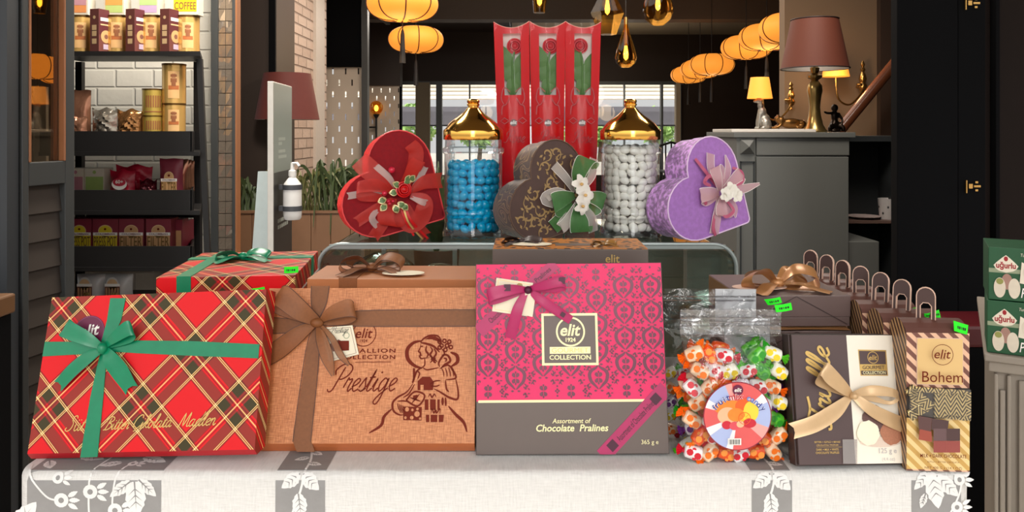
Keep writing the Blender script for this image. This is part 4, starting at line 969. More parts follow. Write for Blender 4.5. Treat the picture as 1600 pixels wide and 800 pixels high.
# ================================================================== PINK BOXES
m_pink = mat('pink_paper', (228, 32, 100), .5, var=.05, scale=12)
m_taupe = mat('taupe_paper', (100, 86, 80), .4, var=.05)
m_foil = mat('dark_damask_foil', (92, 54, 66), .30, .66, var=.05)
m_paleg = mat('pale_gold_print', (240, 232, 178), .4, .15, var=.03)
m_pinkr = mat('pink_ribbon', (176, 24, 92), .4, var=.15, scale=50, sheen=.2)
m_darkbrown = mat('dark_brown_card', (58, 42, 40), .45, var=.08)
PW, PH = .2374, .2316
M = pose(.0744, .9435, PW, PH, -.79, -10.04, -.68, .7515)
pb = thing('chocolate_box', 'magenta chocolate box with dark lace-like pattern and thin printed bow', 'chocolate box', group='magenta chocolate boxes', M=M)
gb_ = gift_body(pb, PW, PH, .034, m_darkbrown, m_darkbrown, 0, bev=.001, bz=.0055)
F = Face(pb, M); F.part = gb_; zs = PH*.272
F.rect(-PW/2+.0008, PW/2-.0008, zs, PH-.0008, m_pink); F.build('cover_paper', 'magenta upper cover paper'); F.rect(-PW/2+.0008, PW/2-.0008, .0008, zs, m_taupe); F.build('lower_band', 'taupe lower cover band'); F.up()
F.rect(-PW/2+.003, PW/2-.004, zs-.0015, zs+.0015, m_paleg); F.build('gold_rule', 'pale gold dividing line')
# damask print
def damask():
    U = .0345; V = .0315; nx = 7; ny = 6
    def clip_ok(u, v): return -PW/2+.002 < u < PW/2-.002 and zs+.003 < v < PH-.002
    def P_(cx, cy, pts, sc=1, rot=0, fx=1):
        c, sn = math.cos(rot), math.sin(rot)
        q = [(cx+(x*fx*c-y*sn)*sc, cy+(x*fx*sn+y*c)*sc) for x, y in pts]
        if all(clip_ok(*p) for p in q): F.poly(q, m_foil)
        return q
    def St(cx, cy, pts, wd, fx=1, fy=1, taper=True):
        q = [(cx+x*fx, cy+y*fy) for x, y in pts]
        if all(clip_ok(*p) for p in q): F.stroke(q, wd, m_foil, taper=taper, n=5)
    heart = [(.0005,.0005),(.0030,.0012),(.0046,.003),(.0042,.0052),(.0024,.0062),(.0005,.0050)]
    drop = [(0,-.0022),(.0011,-.0006),(.0013,.0006),(0,.0022),(-.0013,.0006),(-.0011,-.0006)]
    leaf_ = [(0,0),(.0016,.0006),(.0034,.0002),(.0044,.0022),(.0030,.0018),(.0018,.0026),(.0012,.0014)]
    for i in range(-4, 5):
        for j in range(-1, 7):
            cx = i*U; cy = zs+.012+j*V
            odd = (i % 3 == 1)
            if odd: cy += V/2
            for fx in (-1, 1):
                # onion-shaped frame: swelling S curves
                St(cx, cy, [(.0005,.0150),(.0030,.0118),(.0085,.0085),(.0112,.0035),(.0095,-.0040),(.0050,-.0090),(.0006,-.0138)], .0042, fx)
                St(cx, cy, [(.0112,.0075),(.0128,.0100),(.0118,.0125),(.0098,.0120),(.0100,.0104)], .0018, fx)
                St(cx, cy, [(.0105,-.0068),(.0128,-.0085),(.0128,-.0112),(.0106,-.0116),(.0102,-.0098)], .0018, fx)
                for fy in (-1, 1):
                    q = [(x*fx*1.05, y*fy*1.05) for x, y in heart]; P_(cx, cy, q)
                for rt in (0, 2.1, 4.2):
                    P_(cx+fx*.0142, cy+.0118, leaf_, .85, rt)
                for rt in (1, 3.1, 5.2):
                    P_(cx+fx*.0145, cy-.0120, leaf_, .85, rt)
                P_(cx+fx*.0040, cy+.0158, drop, .95, R(90))
            # small four-dot diamond beside
            for k in range(4):
                a = k*math.pi/2; P_(cx+U/2+.0019*math.cos(a), cy+.0019*math.sin(a), [(.0013*math.cos(t*.785), .0013*math.sin(t*.785)) for t in range(8)])
            for dy in (.0058, -.0058): P_(cx+U/2, cy+dy, [(.0012*math.cos(t*.785), .0012*math.sin(t*.785)) for t in range(8)])
            P_(cx, cy+.0068, drop, .8); P_(cx, cy-.0070, drop, .9)
    F.build('damask_print', 'dark shiny lace-like print')
F.up(); damask(); F.up()
u0, v0 = F.uv(847, 571); u1, v1 = F.uv(933, 489); uc, vc = (u0+u1)/2, (v0+v1)/2
F.rect(u0, u1, v0, v1, m_paleg); F.up(); F.rect(u0+.003, u1-.003, v0+.003, v1-.003, m_taupe); F.up()
F.ring(uc+.001, v1-.0225, .0172, .0022, m_paleg); F.text('elit', uc+.001, v1-.0205, m_paleg, w=.0255, bold=.022, shear=.22); F.text('1924', uc+.001, v1-.0325, m_paleg, w=.0125, bold=.03)
F.rect(uc-.0255, uc+.0255, v0+.0142, v0+.0225, m_paleg); 
F.text('COLLECTION', uc, v0+.0098, m_paleg, w=.052, h=.0058, bold=.022); F.up()
F.text('GOURMET', uc, v0+.0184, m_gold, w=.046, h=.0055, bold=0); F.build('square_label', 'square taupe and gold label')
u, v = F.uv(893, 657); F.text('Assortment of', u, v, m_paleg, w=.048, bold=.012, shear=.2)
u, v = F.uv(894, 668); F.text('Chocolate  Pralines', u, v, m_paleg, w=.089, bold=.022, shear=.2)
u, v = F.uv(1015, 691); F.text('365 g e', u, v, m_paleg, w=.021); F.build('cover_lettering', 'pale gold lettering')
# diagonal printed ribbons and the bow
def pr_band(c0, c1, wd, txt, h=.0012, flip=False):
    a0 = Vector(F.uv(*c0)); a1 = Vector(F.uv(*c1)); d = (a1-a0).normalized(); p = Vector((-d.y, d.x))*wd/2
    poly = [tuple(a0+p), tuple(a0-p), tuple(a1-p), tuple(a1+p)]
    for ax_, sg_, lim in ((0, 1, PW/2), (0, -1, PW/2), (1, 1, PH), (1, -1, 0)):   # folded over the box edges
        out = []
        for i in range(len(poly)):
            P0, P1 = poly[i], poly[(i+1) % len(poly)]; d0, d1 = lim-sg_*P0[ax_], lim-sg_*P1[ax_]
            if d0 >= 0: out.append(P0)
            if d0*d1 < 0: t_ = d0/(d0-d1); out.append((P0[0]+(P1[0]-P0[0])*t_, P0[1]+(P1[1]-P0[1])*t_))
        poly = out
    mb = MB(); mb.prism(poly, -h, -.0009, m_pinkr); mb.build('ribbon_band', pb)
    e0 = F.e; F.e = h+.0003; an = math.atan2(d.y, d.x); L = (a1-a0).length
    F.text(txt, *(a0+d*L*.52), m_plumk, w=L*.55, h=wd*.42, ang=an, bold=.01)
    for t in ((.16, .84) if L > .1 else ()): c = a0+d*L*t; q = d*wd*.3; r_ = Vector((-q.y, q.x)); F.poly([tuple(c+q+r_), tuple(c-q+r_), tuple(c-q-r_), tuple(c+q-r_)], m_plumk)
    F.build('ribbon_print', 'dark print on the ribbon'); F.e = e0
m_plumk = mat('dark_plum_print', (70, 12, 44), .5)
pr_band((941, 713), (1040, 606), .0185, 'Assortment of Chocolate Pralines')
pr_band((748, 518), (816, 455), .017, 'Chocolate Pralines')
pr_band((826, 448), (868, 412), .014, 'Pralines')
hang_tag(F, 'hang_tag', [(776, 434), (833, 442), (824, 494), (769, 486)], .003)
hang_tag(F, 'hang_tag', [(821, 455), (837, 459), (832, 495), (816, 491)], .0045)
F.e = .0042
F.stroke([(779, 437), (829, 445), (821, 490), (773, 483), (779, 437)], .0005, m_gold, px=True, raw=True)
u, v = F.uv(812, 447); F.disc(u, v, .004, mat('tag_gold', (170, 140, 90), .5)); F.build('tag_print', 'gold border on the hang tag')
F.ribbon('bow_loop', [(824, 452, .004), (800, 452, .014), (770, 458, .017), (764, 466, .013), (785, 464, .008), (820, 455, .003)], (.006, .013, .016, .016, .012, .005), m_pinkr)
F.ribbon('bow_loop', [(826, 451, .004), (848, 446, .013), (874, 439, .016), (882, 444, .012), (862, 450, .008), (828, 453, .003)], (.005, .011, .014, .014, .011, .005), m_pinkr)
F.ribbon('ribbon_tail', [(822, 455, .004), (810, 480, .008), (803, 505, .006), (797, 528, .003)], (.007, .013, .014, .014), m_pinkr)
F.ribbon('ribbon_tail', [(828, 454, .004), (845, 468, .008), (868, 484, .006), (892, 500, .003)], (.006, .012, .012, .011), m_pinkr)
mb = MB(); u, v = F.uv(825, 453); mb.ball((u, -.006, v), (.005, .005, .005), m_plumk, 12, 8); mb.build('bow_knot', pb, smooth=True)
e0 = F.e; F.e = .0165
for (px, py, s_) in ((793, 449, .006), (877, 438, .006)): u, v = F.uv(px, py); F.rect(u-s_*.7, u+s_*.7, v-s_*.7, v+s_*.7, m_plumk)
F.e = .007
for (px, py, s_, an) in ((809, 478, .005, .2), (879, 491, .004, -.6)):
    u, v = F.uv(px, py); F.poly([(u+s_*math.cos(an+k*1.571+.785), v+s_*math.sin(an+k*1.571+.785)) for k in range(4)], m_plumk)
F.build('ribbon_print', 'dark squares printed on the bow')
# stack behind
g = G('amber_damask', .4); vo = g.N.new('ShaderNodeTexVoronoi'); vo.inputs['Scale'].default_value = 90; g.L.new(g.obj, vo.inputs['Vector'])
m_amber = g.color(g.mix(g.op('GREATER_THAN', vo.outputs[0], .42), C(70, 44, 24), C(190, 116, 36)))
g2, a, b, h = lying_box('chocolate_box', 'amber patterned chocolate box lying flat behind the magenta box with a loose dark bow', 'chocolate box', 'stacked praline boxes', -.026, .194, 1.095, 1.20, .944, .982, -1, m_taupe, m_taupe)
mb = MB(); mb.box(-a, a, -b, b, h, h+.0008, m_amber); mb.build('lid_paper', g2)
mb = MB(); mb.box(-.02, .05, -b*.5, -b*.1, h+.0008, h+.0014, m_taupe); mb.build('lid_label', g2)
F2 = Face(g2, g2.matrix_world, y=-b-.001); F2.text('elit', .06, h*.65, m_gold, w=.02, bold=.01); F2.build('side_lettering', 'gold lettering')
top_bow(g2, -.07, .0, h, .62, m_darkbrown, seed=9, cut=.45); top_bow(g2, .05, -.02, h, .4, mat('old_gold_ribbon', (150, 106, 50), .35, sheen=.3), seed=4, cut=.6)
mb = MB(); mb.lathe([(.0005, 0), (.03, 0), (.03, .001), (.0005, .0012)], m_cream, 28); o = mb.build('hang_tag', g2); o.location = (-.055, -.02, h+.002); o.scale = (1, .5, 1)
zc = .752
for k, hh in enumerate((.048, .048, .048, .048)):
    lying_box('chocolate_box', ['lowest taupe box in the pile behind the magenta box', 'taupe box second from the bottom behind the magenta box', 'taupe box third from the bottom behind the magenta box', 'taupe box just under the amber patterned one'][k], 'chocolate box', 'stacked praline boxes', -.026, .2, 1.09, 1.21, zc, zc+hh-.0005, -1, m_darkbrown, m_taupe); zc += hh
# ================================================================== RIGHT SIDE OF THE TABLE
m_ivory = mat('ivory_card', (246, 238, 222), .45, var=.03)
m_choco = mat('chocolate_card', (84, 66, 66), .42, var=.05)
m_satin = mat('champagne_satin', (206, 172, 130), .3, .25, var=.12, scale=60, sheen=.2, bump=.1)
m_bronze = mat('bronze_satin', (188, 132, 82), .28, .25, var=.15, scale=60, sheen=.2, bump=.1)
TW, TH = .1295, .1481
M = pose(.4005, .9063, TW, TH, 6.12, -11.2, 1.69, .755)
tr = thing('truffle_box', 'chocolate box, left half brown and right half ivory, champagne satin bow across the middle', 'truffle box', M=M)
mb = MB(); mb.box(-TW/2, TW/2, 0, .026, 0, TH, m_darkbrown); mb.box(-TW/2-.002, TW/2+.001, .004, .020, -.002, TH, m_darkbrown); gb_ = mb.build('box', tr, bevel=.001)
F = Face(tr, M); F.part = gb_
us, _ = F.uv(1329, 620)
F.rect(-TW/2+.0005, us, .0005, TH-.0005, m_choco); F.build('brown_cover', 'brown left half'); F.rect(us, TW/2-.0005, .0005, TH-.0005, m_ivory); F.build('ivory_cover', 'ivory right half'); F.up()
F.poly([(1340, 546), (1384, 547), (1387, 587), (1344, 587)], m_gold, px=True); F.up()
F.poly([(1341.5, 548), (1382.5, 549), (1383.5, 569), (1343, 569)], m_choco, px=True); F.poly([(1344.5, 579), (1384.5, 579), (1385.3, 585.5), (1345.5, 585.5)], m_choco, px=True); F.up()
u, v = F.uv(1363, 558.5); F.ring(u, v, .0066, .0008, m_gold); F.text('elit', u, v, m_gold, w=.0105, bold=.012, shear=.2)
u, v = F.uv(1364, 574); F.text('GOURMET', u, v, m_choco, w=.028, h=.0042)
u, v = F.uv(1365, 582); F.text('COLLECTION', u, v, m_paleg, w=.029, h=.0036, bold=.02)
u, v = F.uv(1385, 705); mg = mat('pale_grey_ink', (196, 190, 188), .5); F.text('125 g e', u+.001, v, mg, w=.022, bold=.01); F.text('(4.4 oz)', u+.001, v-.009, mg, w=.016)
for t, py, wpx in (('BITTER + SÜTLÜ + BEYAZ', 690, 42), ('ÇİKOLATALI TRÜFLER', 695, 36), ('DARK + MILK + WHITE', 702, 36), ('CHOCOLATE TRUFFLES', 707, 38)):
    u, v = F.uv(1292, py); F.text(t, u, v, m_gold, w=wpx*.00076, h=.0024, bold=.01)
F.stroke([(1275, 698), (1315, 698)], .0003, m_gold, px=True)
# big brush script running upwards
u0, v0 = F.uv(1298, 672); u1, v1 = F.uv(1294, 542); L = math.hypot(u1-u0, v1-v0)
F.script('Truffle', u0, v0, L, m_gold, .0029, ang=math.atan2(v1-v0, u1-u0), slant=.2, sy=.66)
F.build('cover_lettering', 'gold lettering and square label')
# printed truffles
mw = mat('white_truffle_print', (248, 240, 214), .6, var=.06, scale=300); mbn = mat('nut_truffle_print', (176, 116, 88), .6, var=.3, scale=500); mdk = mat('dark_truffle_print', (104, 74, 70), .6, var=.3, scale=500); msh = mat('tan_print', (226, 205, 188), .6)
def blob(px, py, r, m, n=22, e=0):
    u, v = F.uv(px, py); F.poly([(u+r*(1+.05*math.sin(5*k+px))*math.cos(2*math.pi*k/n), v+r*(1+.05*math.sin(4*k))*math.sin(2*math.pi*k/n)) for k in range(n)], m, e=e)
u, v = F.uv(1375, 690); F.disc(u, v, .026, msh, rv=.006); F.up()
blob(1366, 654, .0155, mdk); F.up(); blob(1391, 676, .0135, mbn); F.up(); blob(1355, 676, .0140, mw); F.build('printed_truffles', 'one white and two brown truffles printed on the ivory half')
mb = MB(); P = [F.uv(*p) for p in ((1315, 686), (1338, 686), (1338, 724), (1316, 724))]; mb.prism(P, -.0022, -.0018, mat('clear_tape', (214, 208, 206), .15, trans=.7)); mb.build('clear_seal', tr)
F.e = .0018
F.ribbon('bow_loop', [(1328, 617, .004), (1312, 606, .012), (1287, 586, .018), (1275, 574, .018), (1272, 586, .012), (1290, 600, .007), (1325, 618, .003)], (.006, .014, .020, .018, .02, .014, .005), m_satin)
F.ribbon('bow_loop', [(1330, 615, .004), (1350, 608, .013), (1380, 610, .017), (1394, 618, .013), (1384, 628, .008), (1355, 620, .005), (1331, 617, .003)], (.006, .012, .010, .008, .004, .008, .005), m_satin)
F.ribbon('ribbon_tail', [(1325, 619, .004), (1300, 640, .008), (1270, 660, .006), (1242, 671, .002)], (.007, .017, .0185, .018), m_satin, notch=.006)
F.ribbon('ribbon_tail', [(1332, 618, .004), (1355, 638, .008), (1390, 656, .006), (1420, 667, .003)], (.008, .014, .017, .0175), m_satin, notch=.006)
mb = MB(); u, v = F.uv(1329, 617); mb.ball((u, -.007, v), (.005, .006, .0045), m_satin, 12, 8); mb.build('bow_knot', tr, smooth=True)

# ---- striped boxes with paper handles, seven deep
g = G('striped_paper', .42); d = g.op('FRACT', g.op('MULTIPLY', g.op('SUBTRACT', g.op('ADD', g.x, g.z), g.y), 72)); m_stripe = g.color(g.ramp(d, [(0, C(226, 182, 152)), (.5, C(116, 72, 62))]))
g = G('gold_striped_paper', .38, .15); d = g.op('FRACT', g.op('MULTIPLY', g.op('ADD', g.x, g.z), 72)); m_stripeg = g.color(g.ramp(d, [(0, C(238, 210, 150)), (.5, C(206, 164, 92))]))
g = G('side_stripe_paper', .42); d = g.op('FRACT', g.op('MULTIPLY', g.op('SUBTRACT', g.z, g.op('MULTIPLY', g.y, 1.3)), 80)); m_side = g.color(g.ramp(d, [(0, C(182, 142, 96)), (.45, C(74, 50, 42))]))
m_lidb = mat('brown_card_top', (98, 62, 54), .45, var=.05)
m_hand = mat('paper_edge', (222, 186, 166), .5)
m_plate = mat('brushed_gold_card', (226, 190, 130), .35, .2, var=.08, scale=6)
g = G('chevron_wrap', .3, .4); xx = g.op('FRACT', g.op('MULTIPLY', g.x, 75)); zz = g.op('ABSOLUTE', g.op('SUBTRACT', xx, .5)); d = g.op('FRACT', g.op('MULTIPLY', g.op('ADD', g.op('MULTIPLY', zz, .022), g.z), 180)); m_chev = g.color(g.ramp(d, [(0, C(214, 190, 130)), (.5, C(60, 48, 36))]))
HW, HD, HH = .0715, .046, .162
def bohem(k, x, y, yaw, label, detail):
    z = .7515
    M = Matrix.Translation((x, y, z)) @ Matrix.Rotation(R(yaw), 4, 'Z')
    r = thing('handle_box', label, 'chocolate box', group='striped chocolate boxes with handles', M=M)
    w2 = HW/2
    mb = MB()
    prof = [(0, 0), (0, HH)]+[(HD*t, HH+.012*math.sin(math.pi*min(1, t*1.0))**.8) for t in (.1, .25, .4, .5, .6, .75, .9)]+[(HD, HH), (HD, 0)]
    n = len(prof); v = [(-w2, y_, z_) for y_, z_ in prof]+[(w2, y_, z_) for y_, z_ in prof]
    # sides
    mb.add(v, [tuple(range(n))[::-1]], m_side); mb.add(v, [tuple(range(n, 2*n))], m_side)
    for i in range(n):
        j = (i+1) % n; m_ = m_stripe if i == 0 else (m_lidb if i < n-2 else m_side)
        mb.add(v, [(i, j, j+n, i+n)], m_)
    crt = mb.build('carton', r)
    # arched paper handle
    cx = w2-.026; hw_, hh_ = .010, .038
    out = [(-hw_, 0), (-hw_, hh_*.72)]+[(-hw_*math.cos(a), hh_*.72+hh_*.28*math.sin(a)) for a in (.4, .8, 1.2, 1.57, 1.94, 2.34, 2.74)]+[(hw_, hh_*.72), (hw_, 0), (hw_-.004, 0), (hw_-.004, hh_*.42), (hw_-.007, hh_*.52), (-hw_+.007, hh_*.52), (-hw_+.004, hh_*.42), (-hw_+.004, 0)]
    hb = MB(); tilt = R(rnd.uniform(-9, 9)); tw = R(38+rnd.uniform(-16, 16))
    hb.prism(out, -.0020, .0020, mat('dark_handle_card', (72, 48, 44), .45), mside=m_hand)
    for sd_ in (-.0020, .0020): hb.tube([(a_, sd_, b_) for a_, b_ in out], .0006, m_hand, 5)
    ho = hb.build('handle', r); ho.matrix_local = Matrix.Translation((cx*.1-.004, HD*.5, HH+.0105)) @ Matrix.Rotation(-tw, 4, 'Z') @ Matrix.Rotation(tilt, 4, 'X')
    if not detail: return r
    F = Face(r, M); F.part = crt
    F.rect(-w2, w2, .002, HH*.385, m_stripeg); F.build('lower_paper', 'gold striped lower front'); F.rect(-w2*.68, w2*.80, HH*.625, HH*.965, m_hand); F.up(); F.rect(-w2*.66, w2*.78, HH*.63, HH*.96, m_plate); F.build('label_plate', 'gold label plate')
    # window with wrapped pieces
    wz0, wz1 = HH*.385, HH*.605
    wb = MB(); wb.box(-w2, w2, -.0012, -.0002, wz0, wz1, mat('dark_inside', (44, 36, 32), .6)); wb.build('window_opening', r)
    for (a, b_, an, L, T) in ((-.022, wz0+.024, .75, .034, .013), (.012, wz0+.016, 0, .036, .028), (.0, wz0+.033, .06, .06, .006), (-.026, wz0+.008, -.6, .02, .012), (.014, wz0+.0295, .0, .03, .005), (-.0285, wz0+.021, 1.5, .03, .008), (.0325, wz0+.018, 1.57, .03, .006), (.02, wz0+.003, .1, .03, .006)):
        pm = MB(); pm.box(-L/2, L/2, -.004, 0, -T/2, T/2, m_chev); po = pm.build('wrapped_piece', r, bevel=.001); po.matrix_local = Matrix.Translation((a, -.0012, b_)) @ Matrix.Rotation(an, 4, 'Y')
    gb = MB(); gb.box(-w2+.001, w2-.001, -.0058, -.0054, wz0, wz1, glass('film_window', base=.03, k=.5)); gb.build('window_film', r)
    F.e = .0068; u = w2*.06
    F.ring(u, HH*.855, .0118, .0007, m_choc); F.text('elit', u, HH*.86, m_choc, w=.0185, shear=.2, bold=.006); F.text('1924', u, HH*.825, m_choc, w=.006)
    F.text('Bohem', u, HH*.695, m_choc, w=.046, h=.0125)
    F.text('MILK + DARK CHOCOLATE', .003, HH*.128, m_choc, w=.052, h=.0042, bold=.01); F.text('SÜTLÜ + BİTTER ÇİKOLATA', .003, HH*.085, m_choc, w=.036, h=.0028); F.text('NET 400 G e (14.1 OZ)', .003, HH*.04, m_choc, w=.042, h=.0036)
    for (pts, m_) in (([(1432, 670), (1430, 646), (1452, 650), (1450, 672)], mat('dk1', (92, 62, 60), .5)), ([(1431, 683), (1433, 667), (1451, 671), (1452, 687)], mat('rd1', (158, 74, 58), .5)), ([(1452, 650), (1478, 654), (1476, 668), (1451, 668)], mat('dk2', (78, 54, 54), .5)),
                      ([(1454, 666), (1474, 666), (1474, 685), (1454, 685)], mat('dk3', (104, 78, 80), .5)), ([(1474, 666), (1495, 666), (1495, 685), (1474, 685)], mat('dk2', (78, 54, 54), .5)), ([(1454, 685), (1474, 685), (1474, 703), (1454, 703)], mat('rd2', (150, 72, 66), .5)), ([(1474, 685), (1495, 685), (1495, 703), (1474, 703)], mat('rd2', (150, 72, 66), .5))):
        F.poly(pts, m_, px=True); F.up(.0001)
    F.build('cover_lettering', 'brown lettering and printed chocolate squares')
    return r
bl_ = ['striped handle box nearest the right table corner, window of gold wrapped sweets', 'striped handle box directly behind the nearest one, second in the row', 'handle box third from the front of the row behind the satin-bowed pair', 'handle box fourth from the front in the receding row', 'handle box fifth from the front in the receding row', 'handle box sixth from the front, just before the last one', 'handle box last in the receding row, beside the grey counter']
bx = []
for k in range(7):
    x = .4990+(-.004*k if k > 0 else 0); y = .9+.0485*k
    bx.append(bohem(k, x, y, -3.6 if k == 0 else -2+rnd.uniform(-1, 1), bl_[k], k == 0))
price_tag(bx[0], [(1490, 501), (1513, 508), (1511, 523), (1491, 517)], .897)
price_tag(bx[1], [(1444, 490), (1454, 488), (1452, 496), (1445, 497)], .955); price_tag(bx[1], [(1456, 486), (1467, 484), (1470, 496), (1459, 496)], .945); price_tag(bx[2], [(1427, 481), (1438, 478), (1438, 483), (1426, 484)], 1.0)

# ---- pile of brown boxes with satin bows
def diag(r, a, b, h):
    F = Face(r, r.matrix_world, y=-b-.0012)
    F.stroke([(0, h-.001), (a-.004, .003)], .0011, m_darkbrown, raw=True); F.stroke([(0, h-.001), (-a+.004, .003)], .0011, m_darkbrown, raw=True); F.build('fold_lines', 'dark diagonal fold lines')
m_brownlid = mat('brown_gift_card', (104, 84, 80), .42, var=.05); m_tanside = mat('tan_card', (140, 104, 70), .5)
z0s = (.752, .797, .842, .8885)
labs = ('brown gift box lowest in the pile behind the truffle box', 'brown gift box second from the bottom behind the truffle box', 'brown gift box under the top bowed one, satin ribbon squashed on its lid', 'brown gift box topping the pile behind the candy bags, big bronze satin bow')
for k in range(4):
    x0, x1, y0, y1 = .305, .451, 1.028, 1.18
    r, a, b, h = lying_box('gift_box', labs[k], 'gift box', 'brown gift boxes with bronze bows', x0, x1, y0+(0 if k == 3 else -.003), y1, z0s[k], z0s[k]+.0415, 1.5, m_brownlid)
    diag(r, a, b, h)
    if k == 3:
        mb = MB(); mb.box(-a-.0016, -a-.0011, -b+.001, b-.001, .001, h-.001, m_tanside); mb.build('side_panel', r)
        top_bow(r, -.008, -.03, h, 1.15, m_bronze, seed=3, big=.95, cut=1.0)
        mb = MB(); mb.lathe([(.0005, 0), (.038, 0), (.038, .001), (.0005, .0012)], m_hand, 28); o = mb.build('hang_tag', r); o.location = (-.035, -.035, h+.003); o.scale = (1, .5, 1)
    else:
        mb = MB(); mb.strip(cr([(-.07, -.05, h+.002), (-.03, -.07, h+.004), (.02, -.066, h+.003), (.07, -.072, h+.003)], 6), [(0, .012, .001)]*19, m_bronze, seg=3); mb.build('ribbon_band', r, smooth=True)

# ================================================================== CANDY BAGS
film = glass('bag_film', (250, 250, 250), base=.03, rough=.07, bump=.8, scale=34, k=.42)
film2 = glass('bag_film_header', (246, 246, 248), base=.18, rough=.12, bump=.9, scale=30, k=.55)
CW = {'orange': ((248, 214, 180), (244, 116, 16), (240, 110, 20)), 'cherry': ((248, 240, 240), (208, 22, 44), (206, 26, 50)), 'lemon': ((246, 244, 230), (240, 208, 30), (90, 186, 40)), 'grape': ((244, 238, 246), (110, 34, 130), (120, 40, 140)), 'apple': ((90, 190, 50), (44, 150, 40), (50, 160, 40)), 'tangerine': ((240, 84, 16), (250, 150, 60), (246, 130, 40))}
def candy_mesh(kind):
    b, s_, t = CW[kind]; mb = MB()
    mbm, msm, mtm = mat('wrap_'+kind, b, .25, coat=.4), mat('spot_'+kind, s_, .3), mat('twist_'+kind, t, .28, var=.2, scale=120)
    prof = [(-.011, .0055), (-.0095, .0078), (-.005, .0086), (0, .0088), (.005, .0086), (.0095, .0078), (.011, .0055)]
    mb.lathe([(rr, zz) for zz, rr in prof], mbm, 12, Matrix.Rotation(R(90), 4, 'Y') @ Matrix.Diagonal((1, .85, 1, 1)))
    for sg in (-1, 1):   # fanned twists
        v = [(sg*.0105, 0, 0)]; n = 9
        for k in range(n): a = -1.0+2.0*k/(n-1); v.append((sg*(.0105+.010*math.cos(a*.7)), (.0016 if k % 2 else -.0016), .0085*math.sin(a)))
        mb.add(v, [(0, k+1, k+2) for k in range(n-1)], mtm)
        mb.tube([(sg*.0095, 0, 0), (sg*.0135, 0, 0)], [.005, .0018], mtm, 8)
    for sy in (-1, 1):
        for cx_, cz_, rr in ((-.0048, .0015, .0042), (.0048, -.0015, .0042), (.0, .0052, .0024), (.001, -.0055, .0024)):
            v = [(cx_+rr*math.cos(k*.785), sy*(.0076 if abs(cz_) < .004 else .0062), cz_+rr*math.sin(k*.785)) for k in range(8)]
            mb.add(v, [tuple(range(8))], msm)
    return mb
PROT = {}
KL = {'orange': 'wrapped sweet printed with orange slices', 'cherry': 'white wrapped sweet printed with red cherries', 'lemon': 'wrapped sweet printed with yellow lemons, green twists', 'grape': 'white wrapped sweet printed with purple grapes', 'apple': 'green wrapped sweet', 'tangerine': 'plain orange foil wrapped sweet'}
def candy(kind, M, where):
    o = PROT.get(kind)
    if o is None: o = PROT[kind] = candy_mesh(kind).build('wrapped_candy', None, smooth=True)
    else: o = o.copy(); COL.objects.link(o)
    o.matrix_world = M
    tag(o, KL[kind]+' '+where, 'candy', kind+' sweets '+where)
def bag(label, cx, cy, w_, zt, zfill, header, yaw, name='candy_bag', d=.03):
    M = Matrix.Translation((cx, cy, TZ+.001)) @ Matrix.Rotation(R(yaw), 4, 'Z')
    r = thing(name, label, 'candy bag', M=M)
    mb = MB(); nz, nx = 22, 18; H = zt-TZ
    for sg in (-1, 1):
        v = []
        for i in range(nz+1):
            t = i/nz; z = H*t
            bul = d*(math.sin(math.pi*min(1, .12+t/(zfill)*.80))**.7 if t < zfill else d*.0) if t < zfill else 0
            if t >= zfill*.85: bul = max(bul, d*.30*(1-(t-zfill*.85)/(1-zfill*.85)))
            for j in range(nx+1):
                u = j/nx*2-1; ww = w_/2*(1-.06*math.sin(math.pi*t))
                wr = .0018*math.sin(u*9+t*31*sg)+.0012*math.sin(u*23-t*17)
                v.append((u*ww+.002*math.sin(t*20), sg*(bul*(1-u**4)**.6+.0008)+wr*(1 if abs(u) < .98 else 0), z))
        k = nx+1; mb.add(v, [(i*k+j, i*k+j+1, (i+1)*k+j+1, (i+1)*k+j) for i in range(nz) for j in range(nx)], film)
    mb.build('plastic_film', r, smooth=True)
    hb = MB(); 
    for z in header:
        hb.tube([(-w_/2*.98, -.003, z-TZ), (0, -.0045, z-TZ), (w_/2*.98, -.003, z-TZ)], .0012, film2, 6)
    hb.build('zip_strip', r)
    return r, M
FB, MF = bag('clear front bag of wrapped fruit sweets with a round printed label, beside the magenta box', .268, .942, .126, .932, .80, (.921, .916, .911, .899), 1)
hp = MB(); hp.box(-.062, .062, -.0012, .0012, .150, .180, film2); hp.build('header_seal', FB, bevel=.0004)
sk = MB(); sk.box(-.002, .055, .018, .0188, .03, .165, mat('white_reflection_panel', (216, 218, 222), .35, var=.06, trans=.25)); sk.build('white_backing', FB)  # white panel standing in for the reflection on the clear plastic
BB, MB2 = bag('clear bag of wrapped sweets standing behind the front candy bag, white reflection at its top',   .254, .998, .124, .944, .72, (.935, .93), -2, d=.02)
sk = MB(); sk.box(.01, .062, -.0015, .0015, .150, .194, mat('white_reflection_panel', (216, 218, 222), .35, var=.06, trans=.25)); sk.build('header_strip', BB)  # white strip put in as the reflection on the rear bag header
price_tag(FB, [(1210, 477), (1236, 473), (1238, 484), (1213, 488)], .940)
price_tag(BB, [(1194, 468), (1219, 464), (1222, 473), (1200, 477)], .985)
seq = ['orange', 'cherry', 'tangerine', 'cherry', 'grape', 'lemon', 'orange', 'tangerine', 'cherry', 'orange', 'grape', 'orange', 'cherry', 'apple', 'tangerine']
rc = random.Random(11); n_ = 0
